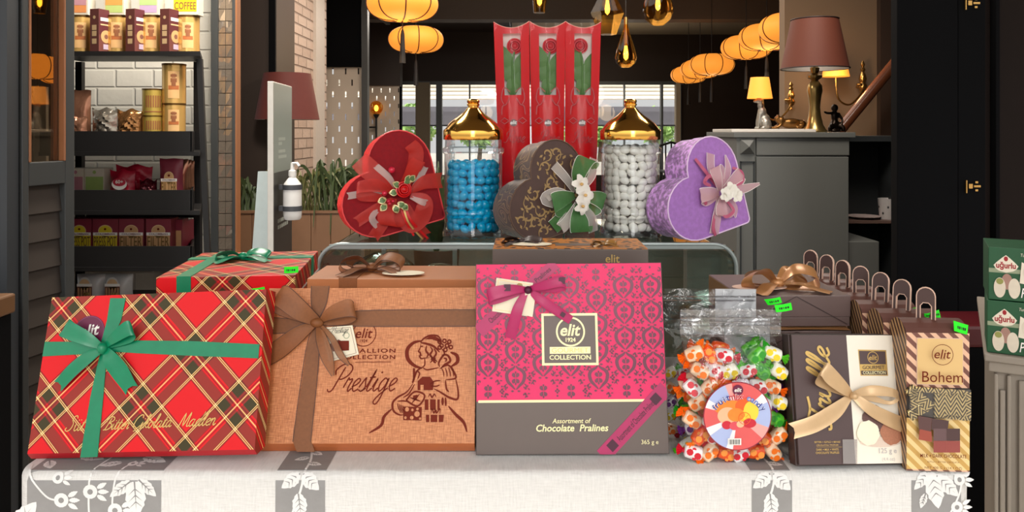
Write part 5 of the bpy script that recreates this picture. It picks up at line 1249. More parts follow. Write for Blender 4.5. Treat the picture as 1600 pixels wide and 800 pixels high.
for layer, (yy, nrow) in enumerate(((-.0135, 7), (.010, 7))):
    for i in range(nrow):
        for j in range(6):
            x = -.049+.0192*j+(.0095 if i % 2 else 0)*.7+rc.uniform(-.002, .002); z = .0115+.0196*i+rc.uniform(-.0015, .0015)
            if i == nrow-1 and rc.random() < .25: continue
            kd = seq[(i*4+j*7+layer*5+int(rc.random()*4)) % len(seq)]
            if i >= 5 and j >= 4: kd = ('apple', 'lemon')[j % 2]
            if j <= 1 and i < 6 and rc.random() < .4: kd = ('orange', 'tangerine')[i % 2]
            Mx = MF @ Matrix.Translation((x, yy+rc.uniform(-.001, .001), z)) @ Matrix.Rotation(rc.uniform(-.9, .9), 4, 'Y') @ Matrix.Rotation(rc.uniform(-.25, .25), 4, 'Z') @ Matrix.Scale(1.0, 4)
            candy(kd, Mx, 'inside the front clear bag')
for i in range(5):
    for j in range(6):
        kd = seq[(i*5+j*3) % len(seq)]
        Mx = MB2 @ Matrix.Translation((-.048+.019*j, rc.uniform(-.004, .004), .0105+.0185*i)) @ Matrix.Rotation(rc.uniform(-.8, .8), 4, 'Y') @ Matrix.Scale(.78, 4)
        candy(kd, Mx, 'inside the rear clear bag')
# round label on the front bag
F = Face(FB, MF @ Matrix.Translation((0, -.0325, 0)))
F.root = FB
lab = thing  # label disc is a part of the bag
mbx = F.mb
u0, v0 = F.uv(1152, 650); RL = .0395
cA = [mat('label_blue', (176, 190, 232), .35), mat('label_white', (244, 238, 242), .35), mat('label_red', (228, 96, 96), .35), mat('label_pink', (240, 170, 164), .35)]
F.disc(u0, v0, RL+.0012, mat('label_rim', (150, 40, 60), .4), n=44); F.up()
ns = 60
order = [3, 2, 2, 1, 0, 0, 1, 2, 2, 3, 1, 0, 0, 1, 3, 2, 2, 1, 0, 1]
def wedge(a0, a1, r0, r1, m):
    F.poly([(u0+r0*math.cos(a0), v0+r0*math.sin(a0)), (u0+r1*math.cos(a0), v0+r1*math.sin(a0)), (u0+r1*math.cos((a0+a1)/2), v0+r1*math.sin((a0+a1)/2)), (u0+r1*math.cos(a1), v0+r1*math.sin(a1)), (u0+r0*math.cos(a1), v0+r0*math.sin(a1))], m)
secs = [(-20, 25, 0), (25, 42, 1), (42, 100, 2), (100, 112, 3), (112, 150, 0), (150, 165, 1), (165, 200, 2), (200, 215, 1), (215, 250, 0), (250, 262, 1), (262, 318, 2), (318, 340, 3)]
for a0, a1, c_ in secs:
    k = max(1, int((a1-a0)/8))
    for i in range(k): wedge(R(a0+(a1-a0)*i/k), R(a0+(a1-a0)*(i+1)/k), .0005, RL, cA[c_])
F.up()
mo, mor, my, mpe, mch = mat('orange_print', (246, 140, 50), .35, var=.15, scale=200), mat('orange_deep_print', (236, 100, 40), .35), mat('lemon_print', (250, 216, 70), .35), mat('peach_print', (248, 190, 150), .35, var=.1), mat('cherry_print', (206, 40, 60), .35)
lay = .0001
for (dx, dy, r1, r2, m_) in ((-.008, .010, .020, .009, mo), (.008, .012, .011, .009, mor), (.016, .006, .009, .012, my), (-.012, .001, .012, .010, mpe), (.008, -.002, .0085, .009, my), (-.002, .002, .010, .008, mo), (.014, -.008, .008, .0055, mch), (-.013, -.010, .0058, .005, mch), (-.004, -.011, .006, .005, mat('cherry2', (226, 84, 96), .35)), (.003, -.009, .0045, .004, mpe)):
    F.e += lay; F.disc(u0+dx, v0+dy, r1, m_, rv=r2, n=24)
F.up(); F.ring(u0+.008, v0-.002, .0070, .0007, mor, n=24)
for k in range(8): a = k*.785; F.stroke([(u0+.008+.0018*math.cos(a), v0-.002+.0018*math.sin(a)), (u0+.008+.0062*math.cos(a), v0-.002+.0062*math.sin(a))], .0004, mor, raw=True)
F.rect(u0-.012, u0+.004, v0-.0335, v0-.0255, m_white); F.up()
for k in range(12): F.rect(u0-.0105+k*.0011, u0-.0105+k*.0011+(.0003, .0007, .0005)[k % 3], v0-.0325, v0-.0268, m_ink)
F.disc(u0, v0+.0315, .0062, m_plum); F.up(); F.text('elit', u0, v0+.0318, m_white, w=.0085, bold=.02, shear=.2)
def arc_text(txt, a0, a1, r, h, m, bold):
    n = len(txt)
    for i, ch in enumerate(txt):
        if ch == ' ': continue
        a = R(a0+(a1-a0)*i/(n-1)); F.text(ch, u0+r*math.cos(a), v0-.0125+r*math.sin(a)+(.0010 if ch in 'Ffdti' else (-.0010 if ch == 'y' else 0)), m, h=h*(1.4 if ch in 'Ffdti' else (1.35 if ch in 'y' else 1)), ang=a-math.pi/2, bold=bold)
nb, wb2, rb = mat('navy_print', (44, 62, 150), .4), mat('outline_white', (252, 250, 250), .4), mat('crimson_print', (196, 30, 50), .4)
arc_text('fruitmix candy', 141, 38, .036, .0050, wb2, .075); F.up()
T_ = 'fruitmix candy'
for i, ch in enumerate(T_):
    if ch == ' ': continue
    a = R(141+(38-141)*i/13); F.text(ch, u0+.036*math.cos(a), v0-.0125+.036*math.sin(a)+(.0010 if ch in 'Ffdti' else (-.0010 if ch == 'y' else 0)), nb if i < 5 or i > 11 else (rb if i < 8 else mat('sky_print', (90, 120, 200), .4)), h=.0050*(1.4 if ch in 'Ffdti' else (1.35 if ch in 'y' else 1)), ang=a-math.pi/2, bold=.02)
lo = F.build('round_label', 'round printed fruit label with blue lettering')
lo.parent = FB; lo.matrix_local = Matrix.Translation((0, -.0325, 0))
# ================================================================== GLASS DISPLAY CASE
m_case = mat('grey_metal_trim', (150, 160, 158), .35, .3, var=.05)
g_case = glass('case_glass', (226, 236, 234), base=.05, rough=.015, k=.6)
CT = .944; CX0, CX1, CY0, CY1 = -.353, .409, 1.40, 1.80
dc = thing('display_case', 'glass display case with rounded front corners standing behind the table, sweets on its top', 'display case', (0, 0, 0))
mb = MB()
n = 8; r_ = .042
prof = [(CX0, .62), (CX0, CT-r_)]+[(CX0+r_-r_*math.cos(math.pi/2*k/n), CT-r_+r_*math.sin(math.pi/2*k/n)) for k in range(1, n+1)]+[(CX1-r_+r_*math.sin(math.pi/2*k/n), CT-r_+r_*math.cos(math.pi/2*k/n)) for k in range(0, n+1)]+[(CX1, .62)]
ys = (CY0, CY1); k = len(prof)
for off in (0, .006):
    v = []
    for y in ys: v += [(x+(off if x < 0 else -off)*(1 if z < CT-.001 else .2), y, z-off*(1 if z > CT-r_ else 0)) for x, z in prof]
    mb.add(v, [(i, i+1, i+1+k, i+k) for i in range(k-1)], g_case)
mb.build('glass_shell', dc, smooth=True)
mb = MB(); mb.tube([(x, CY0, z) for x, z in prof], .0035, m_case, 8); mb.build('front_edge_trim', dc, smooth=True)
mb = MB(); mb.box(CX0+.02, CX1-.02, CY0-.002, CY0+.004, CT-.0085, CT-.0005, m_case); mb.build('top_rail', dc)
mb = MB(); mb.box(CX0+.004, CX1-.004, CY0+.001, CY0+.005, .62, CT-.012, g_case); mb.build('front_pane', dc)
for x in (-.105, .235, -.235):
    mb = MB(); mb.box(x-.004, x+.004, CY0+.006, CY0+.014, .62, CT-.01, m_case); mb.build('upright', dc)
mb = MB(); mb.box(CX0, CX1, CY0, CY1, .004, .62, mat('case_base', (92, 90, 86), .5)); mb.build('base_cabinet', dc, bevel=.004)
mb = MB(); mb.box(CX0+.02, CX1-.02, CY0+.09, CY1-.02, .765, .773, g_case); mb.build('glass_shelf', dc)
mb = MB(); mb.box(CX0+.01, CX1-.01, CY1-.012, CY1-.008, .62, CT-.012, g_case); mb.build('back_pane', dc)
g_bag = glass('clear_wrap', (235, 235, 230), base=.12, rough=.08, bump=.7, scale=35, k=.6)
for i, (x, z, s_, lb) in enumerate(((-.262, .83, .056, 'left end'), (-.15, .83, .045, 'left half'))):
    pk = MB(); pk.ball((0, 0, 0), (s_*1.25, .04, s_), mat('sweet_pack', (176, 146, 106), .5, var=.3, scale=60), 14, 10); pk.ball((0, 0, .004), (s_*1.3, .045, s_*1.1), g_bag, 16, 10)
    o = pk.build('sweet_pack', None, smooth=True); o.location = (x, 1.58, .775+s_*1.12); tag(o, 'wrapped tan sweet pack inside the glass case at its '+lb, 'sweet pack')

# ================================================================== HEART BOXES
def heart_outline(s_, n=14, grow=0.0):
    """square with a half round on the top side and on the left side, corner point at lower right; centred near the square"""
    h = s_/2; g_ = grow; P = []
    def rnd_corner(cx, cy, r, a0, a1, k=5): return [(cx+r*math.cos(a0+(a1-a0)*i/k), cy+r*math.sin(a0+(a1-a0)*i/k)) for i in range(k+1)]
    P += rnd_corner(h-.006, -h+.006, .006+g_, -math.pi/2, 0)
    P += [(h+g_, h)]
    P += [(h*math.cos(a)+ (g_*math.cos(a)), h+(h*1.08+g_)*math.sin(a)) for a in [math.pi*k/n for k in range(1, n)]]
    P += [(-h+.004-g_*0, h+.002)] if False else []
    P += [(-h-g_*.7, h+g_*.7)]
    P += [(-h-(h*1.08+g_)*math.sin(a), (h+g_)*math.cos(a)) for a in [math.pi*k/n for k in range(1, n)]]
    P += [(-h, -h-g_)]
    return P
def heart_box(name, label, px, py, d, s_, depth, yaw, roll, mside, mface, mrim, lean=-3, rim_in=True):
    C0 = at(px, py, d)
    Mr = Matrix.Rotation(R(yaw), 4, 'Z') @ Matrix.Rotation(R(lean), 4, 'X') @ Matrix.Rotation(R(roll), 4, 'Y')
    lo = min((Mr @ Vector((u, y_, v))).z for u, v in heart_outline(s_, grow=.0036) for y_ in (0, depth))   # rests on the case
    C0.z = CT+.0005-lo
    M = Matrix.Translation(C0) @ Mr
    r = thing(name, label, 'heart box', M=M)
    mb = MB(); mb.prism(heart_outline(s_), depth*.38, depth, mside); mb.build('box_base', r, smooth=True, bevel=.0015)
    mb = MB(); mb.prism(heart_outline(s_, grow=.0022), 0, depth*.46, mface, mside=mside); mb.build('lid', r, smooth=True, bevel=.0012)
    o = heart_outline(s_, grow=.0022); mb = MB(); mb.tube([(u, -.0006, v) for u, v in o]+[(o[0][0], -.0006, o[0][1])], .0014, mrim, 6); mb.build('lid_cord', r, smooth=True)
    return r, Face(r, M)
def velvet(name, col, hi, rough=.7, sh=.9):
    g = G(name, rough); lw = g.N.new('ShaderNodeLayerWeight'); lw.inputs[0].default_value = .3
    nz = g.noise(120, 4); g.b.inputs['Sheen Weight'].default_value = sh; g.b.inputs['Sheen Roughness'].default_value = .3; g.b.inputs['Sheen Tint'].default_value = C(*hi)
    g.bump(nz, .5, .002)
    return g.color(g.mix(g.ramp(nz, [(.42, 0.0), (.62, 1.0)], False), C(*col), C(*[min(255, int(c*(1.5 if sh > .5 else 1.06))) for c in col])))
m_redv, m_redface = velvet('red_velvet', (206, 18, 26), (255, 90, 80)), velvet('dark_red_velvet', (134, 0, 16), (150, 10, 30), .85, .15)
m_redo = mat('red_organza', (222, 58, 46), .4, var=.15, scale=120, trans=.5, sheen=.3); m_whiteo = mat('white_organza', (240, 230, 222), .4, trans=.6, sheen=.3)
m_redsat = mat('red_satin', (210, 20, 24), .3, var=.15)
def petals(F, u, v, h, n, L, W, m, name, a0=0, lift=.006, curl=.004):
    mb = MB()
    for k in range(n):
        a = a0+2*math.pi*k/n; c, sn = math.cos(a), math.sin(a); cs = []; hw = []
        for i in range(6):
            t = i/5; rr = L*t
            cs.append((u+rr*c, -(h+lift*math.sin(t*2.2)-curl*t*t), v+rr*sn)); ww = W*math.sin(math.pi*(.12+.80*t))**.7*.5
            hw.append((-sn*ww, 0, c*ww))
        mb.strip(cs, hw, m, seg=2)
    return mb.build(name, F.root, smooth=True)
def rosebloom(F, u, v, h, r, m, name='rose', dark=None):
    mb = MB()
    for ring, (rr, n, hh) in enumerate(((r, 6, .2), (r*.74, 5, .55), (r*.46, 4, .85), (r*.22, 3, 1.0))):
        for k in range(n):
            a = 2*math.pi*k/n+ring*.6; cx_, cz_ = u+rr*.55*math.cos(a), v+rr*.55*math.sin(a)
            vv = []; f = []
            for i in range(4):
                for j in range(5):
                    t = j/4-.5; b = a+t*2.0/max(1, n/3.4); q = rr*(.55+.45*i/3)
                    vv.append((u+q*math.cos(b), -(h+r*(.25+hh*.55)*(math.sin(i/3*1.5))+.0006*ring-(.35*r if i == 3 else 0)*.3), v+q*math.sin(b)))
            f = [(i*5+j, i*5+j+1, i*5+j+6, i*5+j+5) for i in range(3) for j in range(4)]
            mb.add(vv, f, m)
    mb.ball((u, -(h+r*.3), v), (r*.5, r*.45, r*.5), m, 10, 7)
    return mb.build(name, F.root, smooth=True)
def leafs(F, items, m, edge, name='leaf'):
    mb = MB()
    for u, v, h, L, W, a in items:
        c, sn = math.cos(a), math.sin(a)
        for (sc, m_, eh) in ((1.0, edge, 0), (.78, m, .0006)):
            cs = []; hw = []
            for i in range(8):
                t = i/7; rr = L*(.5+(t-.5)*sc); ww = W*sc*math.sin(math.pi*min(1, t*.93+.05))**.8*.5*(1+.12*math.sin(t*22))
                cs.append((u+rr*c, -(h+eh+.003*math.sin(t*3)), v+rr*sn)); hw.append((-sn*ww, -.001, c*ww))
            mb.strip(cs, hw, m_, seg=2)
    return mb.build(name, F.root, smooth=True)
def Ruv(F, s0, pts): return pts
def orib(F, name, pts, wd, m, edge=None, notch=0):
    """ribbon given as photo pixels + height"""
    return F.ribbon(name, pts, [x*.001 for x in wd], m, edge=edge, notch=notch, n=6)

# red heart
rh, F = heart_box('heart_box', 'red velvet heart box with red organza bow, small rose and variegated leaves', 637, 316, 1.475, .120, .068, 22, -13, m_redv, m_redface, mat('red_cord', (236, 70, 70), .4), lean=-4)
F.e = .003
for pts, wd, m_, nt in (
    ([(622, 300, .004), (600, 285, .012), (572, 262, .008), (560, 250, .004)], (14, 30, 40, 36), m_redo, 0),
    ([(622, 300, .004), (640, 270, .014), (648, 240, .012), (640, 225, .004)], (14, 26, 30, 26), m_redo, 0),
    ([(630, 295, .006), (640, 265, .020), (650, 250, .022), (648, 262, .012), (628, 300, .006)], (12, 24, 26, 22, 10), m_redo, 0),
    ([(612, 300, .006), (585, 290, .018), (556, 293, .02), (562, 304, .012), (600, 310, .006)], (10, 24, 22, 24, 12), m_redo, 0),
    ([(640, 300, .006), (660, 285, .014), (685, 282, .010)], (10, 26, 30), m_redo, .006),
    ([(640, 305, .006), (660, 315, .014), (655, 340, .012), (635, 350, .010), (622, 320, .006)], (10, 30, 34, 30, 12), m_redo, 0),
    ([(615, 310, .006), (600, 335, .016), (605, 352, .016), (620, 345, .010), (622, 320, .006)], (10, 30, 34, 30, 12), m_redo, 0),
    ([(612, 312, .004), (590, 325, .006), (560, 345, .003)], (10, 20, 20), m_redo, .006),
    ([(615, 318, .004), (600, 345, .006), (585, 368, .002)], (10, 20, 22), m_redo, .006),
    ([(635, 320, .004), (650, 350, .006), (664, 366, .002)], (10, 18, 20), m_redo, .006),
    ([(618, 296, .006), (605, 278, .016), (588, 262, .012), (585, 258, .006)], (6, 12, 13, 10), m_whiteo, 0),
    ([(640, 300, .006), (652, 280, .012), (662, 262, .008)], (6, 12, 13), m_whiteo, .004),
    ([(600, 300, .004), (570, 302, .006), (545, 306, .003)], (5, 12, 13), m_whiteo, .004),
    ([(640, 308, .006), (655, 315, .016), (664, 318, .012), (652, 325, .006)], (6, 12, 13, 12), m_whiteo, 0),
    ([(600, 318, .004), (580, 340, .007), (595, 358, .003)], (6, 12, 13), m_whiteo, .004)):
    orib(F, 'ribbon_loop', pts, wd, m_, notch=nt)
for pts in ([(624, 322, .010), (632, 345, .012), (645, 368, .008)], [(630, 320, .010), (640, 345, .014), (668, 373, .004)]): orib(F, 'satin_string', pts, (4, 5, 4), m_redsat)
orib(F, 'gold_string', [(627, 320, .012), (636, 348, .014), (660, 374, .004)], (3, 3.5, 3), m_gold)
u, v = F.uv(627, 296)
leafs(F, [(F.uv(x, y)+(.018, .017, .013, a)) for x, y, a in ((622, 292, 2.4), (630, 286, .8), (635, 284, .5), (618, 300, 3.0), (600, 310, 3.3), (600, 318, 3.8), (612, 320, 4.9), (618, 316, 5.4), (624, 318, 5.2), (632, 292, 1.3))], mat('holly_leaf', (96, 124, 72), .45), mat('gold_leaf_edge', (222, 204, 150), .35, .3), 'leaf')
rosebloom(F, u, v, .016, .0155, m_redsat, 'rose')
mb = MB()
for x, y, rr in ((608, 266, .0065), (597, 302, .005), (605, 318, .0035), (610, 314, .0035), (603, 314, .0035)):
    u, v = F.uv(x, y); mb.ball((u, -.022, v), rr, mat('berry', (206, 30, 60), .3), 10, 8)
mb.build('berries', rh, smooth=True)

# brown damask heart
g = G('brown_brocade', .45); wv = g.N.new('ShaderNodeTexWave'); wv.wave_type = 'RINGS'; wv.inputs['Scale'].default_value = 15; wv.inputs['Distortion'].default_value = 22; wv.inputs['Detail'].default_value = 1.0; wv.inputs['Detail Scale'].default_value = 1.6; g.L.new(g.obj, wv.inputs[0])
m_broc = g.color(g.ramp(wv.outputs['Fac'], [(0, C(72, 48, 40)), (.40, C(74, 50, 42)), (.44, C(142, 112, 70)), (.74, C(152, 122, 78)), (.78, C(92, 64, 52))], False)); g.b.inputs['Sheen Weight'].default_value = .3
bh, F = heart_box('heart_box', 'brown and gold brocade heart box with green ribbon and white satin lily', 880, 315, 1.432, .110, .068, 29, -12, m_broc, mat('brown_brocade_ground', (78, 54, 46), .5, var=.2, scale=60, sheen=.3), mat('brown_cord', (96, 70, 54), .5), lean=-4)
m_scroll = mat('gold_scroll_thread', (166, 134, 84), .4, var=.1)
rs_ = random.Random(21); F.e = .0012; pts_ = []
ol_ = heart_outline(.110*.94)
def inside(u, v):
    c = False; j = len(ol_)-1
    for i in range(len(ol_)):
        (x0, y0), (x1, y1) = ol_[i], ol_[j]
        if (y0 > v) != (y1 > v) and u < (x1-x0)*(v-y0)/(y1-y0)+x0: c = not c
        j = i
    return c
for _ in range(900):   # woven scrolls and leaves over the lid
    u, v = rs_.uniform(-.13, .07), rs_.uniform(-.07, .13)
    if not inside(u, v) or any((u-a)**2+(v-b)**2 < .019**2 for a, b in pts_): continue
    pts_.append((u, v)); a0 = rs_.uniform(0, 6.28); sg = rs_.choice((-1, 1))
    q = [(u+(.0022+.0017*k)*math.cos(a0+sg*k*.75), v+(.0022+.0017*k)*math.sin(a0+sg*k*.75)) for k in range(8)]
    if all(inside(*p) for p in q): F.stroke(q, .0034, m_scroll, taper=True)
    for t in (.6, 2.4, 4.3):
        b = a0+t; q = [(u+r_*math.cos(b+w_), v+r_*math.sin(b+w_)) for r_, w_ in ((.005, 0), (.009, .35), (.014, .15), (.010, -.15))]
        if all(inside(*p) for p in q): F.poly(q, m_scroll)
F.build('woven_scrolls', 'gold woven scrolls on the brown lid')
F.e = .003
m_greeno = mat('green_organza', (84, 142, 76), .45, var=.15, scale=120, trans=.42, sheen=.3)
for pts, wd, m_, e_ in (
    ([(900, 300, .006), (895, 275, .018), (905, 250, .022), (918, 255, .014), (905, 285, .006)], (12, 30, 40, 34, 12), m_greeno, m_white),
    ([(895, 305, .006), (870, 310, .020), (855, 318, .02), (868, 326, .012), (890, 315, .006)], (12, 30, 36, 30, 12), m_greeno, m_white),
    ([(905, 305, .006), (925, 310, .018), (936, 318, .016), (925, 326, .010), (905, 315, .006)], (12, 28, 32, 28, 12), m_greeno, m_white),
    ([(900, 318, .006), (895, 340, .018), (900, 362, .016), (908, 350, .010), (903, 320, .006)], (12, 34, 44, 36, 12), m_greeno, m_white),
    ([(892, 318, .004), (875, 340, .008), (862, 355, .004)], (12, 26, 28), m_greeno, m_white),
    ([(895, 300, .006), (880, 280, .012), (862, 258, .008)], (8, 16, 18), m_whiteo, m_white),
    ([(905, 298, .006), (918, 275, .014), (925, 248, .006)], (8, 16, 18), m_whiteo, m_white),
    ([(893, 308, .006), (865, 300, .014), (846, 310, .012), (862, 318, .008)], (8, 16, 20, 16), m_whiteo, m_white),
    ([(898, 318, .006), (880, 345, .014), (872, 355, .010), (885, 335, .008)], (8, 20, 22, 16), m_whiteo, m_white),
    ([(905, 318, .006), (918, 340, .014), (924, 362, .006)], (8, 18, 20), m_whiteo, m_white)):
    orib(F, 'ribbon_loop', pts, wd, m_, edge=e_)
m_lily = mat('white_satin_petal', (240, 234, 222), .4, var=.05, sheen=.4)
for x, y, s_, a in ((895, 288, 1.15, .3), (901, 305, 1.3, 1.0), (897, 322, 1.0, 2.0)):
    u, v = F.uv(x, y); petals(F, u, v, .024, 5, .0165*s_, .013*s_, m_lily, 'satin_flower', a0=a)
    mb = MB(); mb.ball((u, -.03, v), (.003, .004, .003), mat('stamen', (226, 180, 110), .5), 8, 6); mb.build('flower_centre', bh, smooth=True)

# purple heart
m_lilv, m_lilf = velvet('lilac_velvet', (160, 120, 172), (240, 222, 248)), velvet('lilac_velvet_face', (162, 112, 184), (196, 150, 215), .8, .4)
ph, F = heart_box('heart_box', 'lilac velvet heart box with pale organza bow and white flower, right end of the display', 1124, 318, 1.43, .113, .070, 25, -13, m_lilv, m_lilf, mat('pale_cord', (232, 202, 236), .4), lean=-4)
F.e = .003
m_pinko = mat('blush_organza', (228, 184, 190), .4, var=.08, trans=.42, sheen=.3); m_rose2 = mat('dusty_rose_ribbon', (186, 84, 116), .4)
for pts, wd, m_, e_ in (
    ([(1122, 298, .006), (1112, 280, .018), (1108, 262, .016), (1120, 268, .010), (1126, 295, .006)], (10, 20, 26, 22, 10), m_pinko, m_white),
    ([(1128, 296, .006), (1140, 278, .018), (1150, 272, .016), (1144, 288, .010), (1130, 298, .006)], (10, 22, 26, 22, 10), m_pinko, m_white),
    ([(1120, 300, .006), (1102, 302, .016), (1088, 306, .012), (1100, 312, .008), (1120, 304, .006)], (10, 22, 26, 22, 10), m_pinko, m_white),
    ([(1126, 306, .006), (1118, 325, .016), (1122, 338, .014), (1134, 330, .010), (1128, 308, .006)], (10, 24, 28, 24, 10), m_pinko, m_white),
    ([(1122, 306, .004), (1116, 335, .008), (1114, 365, .003)], (8, 18, 20), m_pinko, m_white),
    ([(1132, 300, .006), (1155, 295, .012), (1180, 287, .012)], (8, 16, 4), m_pinko, m_white),
    ([(1120, 294, .006), (1106, 265, .010), (1108, 240, .004)], (8, 16, 18), m_pinko, m_white),
    ([(1128, 292, .006), (1132, 265, .010), (1131, 242, .004)], (8, 14, 2), m_pinko, m_white),
    ([(1132, 305, .006), (1142, 325, .010), (1147, 340, .004)], (8, 14, 2), m_pinko, m_white),
    ([(1116, 292, .008), (1098, 270, .010), (1084, 248, .004)], (5, 7, 6), m_rose2, None),
    ([(1120, 290, .010), (1100, 275, .018), (1092, 285, .016), (1104, 290, .012)], (5, 7, 7, 5), m_rose2, None),
    ([(1130, 290, .010), (1148, 285, .018), (1150, 270, .016), (1140, 262, .008)], (5, 7, 7, 5), m_rose2, None),
    ([(1116, 305, .008), (1096, 312, .014), (1098, 320, .01)], (5, 7, 6), m_rose2, None),
    ([(1126, 310, .01), (1136, 328, .018), (1124, 338, .016), (1120, 322, .012)], (4, 6, 6, 4), m_rose2, None),
    ([(1112, 335, .008), (1110, 355, .008), (1116, 368, .004)], (5, 7, 6), m_rose2, None)):
    orib(F, 'ribbon_loop', pts, wd, m_, edge=e_)
for x, y, s_, a in ((1126, 298, 1.25, .3), (1118, 304, 1.0, .9), (1136, 305, 1.0, .1)):
    u, v = F.uv(x, y); petals(F, u, v, .024, 5, .0135*s_, .0125*s_, m_lily, 'satin_flower', a0=a, curl=.001)

# ================================================================== JARS OF SUGARED ALMONDS
m_lid = mat('polished_gold', (232, 176, 84), .12, 1.0, var=.03)
jar_g = glass('jar_glass', (250, 253, 253), base=.015, rough=.015, k=.65)
JR = .0565
def jar(px, d, label, h_fill, am, alabel, agroup, seed):
    x = X(px, d); r = thing('candy_jar', label, 'jar', (x, d, CT+.0035)); z0 = CT+.0035
    mb = MB(); H = .200
    out = [(.001, 0), (JR+.003, 0), (JR+.004, .006), (JR+.001, .012), (JR, .02), (JR, .036), (JR+.004, .040), (JR+.0045, .045), (JR+.004, .050), (JR, .054), (JR, .158), (JR+.0035, .161), (JR+.004, .165), (JR+.0035, .169), (JR-.001, .172), (JR-.002, H)]
    mb.lathe(out, jar_g, 48, cap=False)
    mb.lathe([(.001, .008), (JR-.004, .009), (JR-.002, .013)], jar_g, 48, cap=False); mb.build('glass_body', r, smooth=True)
    lb = MB(); L = [(JR-.006, .186), (JR+.0015, .186), (JR+.0022, .188), (JR+.0022, .203), (JR+.0005, .206), (JR-.001, .2062), (JR-.003, .209), (JR-.010, .218), (JR-.020, .226), (JR-.030, .233), (JR-.039, .241), (.0135, .246), (.0105, .2485), (.0105, .2515), (.0120, .2525), (.0125, .2555), (.0105, .257), (.0120, .2585), (.0125, .262), (.0105, .2645), (.004, .266), (.0005, .2662)]
    lb.lathe(L, m_lid, 56, cap=False); lb.build('gold_lid', r, smooth=True)
    rr = random.Random(seed); proto = None; rows = int((h_fill-.010)/.0148); ri = JR-.0035-.0088
    for i in range(rows):
        nA = 17 if i % 2 else 16
        for ring in (0, 1):
            if ring == 1:
                nA = 9
                if i < rows-2: continue
            for k in range(nA):
                if proto is None:
                    b = MB(); b.ball((0, 0, 0), (.0108, .0082, .0082), am, 16, 10); o = proto = b.build('sugared_almond', None, smooth=True)
                else: o = proto.copy(); COL.objects.link(o)
                a = 2*math.pi*(k+.5*(i % 2)+rr.uniform(-.16, .16))/nA; q = (ri-rr.uniform(0, .0022)) if ring == 0 else ri-.021
                z = z0+.0185+i*.0148+rr.uniform(-.0025, .0025)
                o.matrix_world = Matrix.Translation((x+q*math.cos(a), d+q*math.sin(a), z)) @ Matrix.Rotation(a+math.pi/2, 4, 'Z') @ Matrix.Rotation(rr.uniform(-1.1, 1.1), 4, 'Y') @ Matrix.Rotation(rr.uniform(-.25, .25), 4, 'Z') @ Matrix.Scale(rr.uniform(.90, 1.08), 4)
                tag(o, alabel, 'sugared almond', agroup)
    return r
jar(739.5, 1.50, 'glass jar with pointed gold lid full of bright blue almonds', .150, mat('blue_sugar', (0, 172, 222), .22, var=.06), 'bright blue sugared almond inside the left gold-lidded jar', 'blue sugared almonds', 3)
jar(985, 1.50, 'glass jar with pointed gold lid full of pearl white almonds', .180, mat('white_sugar', (248, 243, 234), .22, var=.04), 'pearl white sugared almond inside the right gold-lidded jar', 'white sugared almonds', 8)

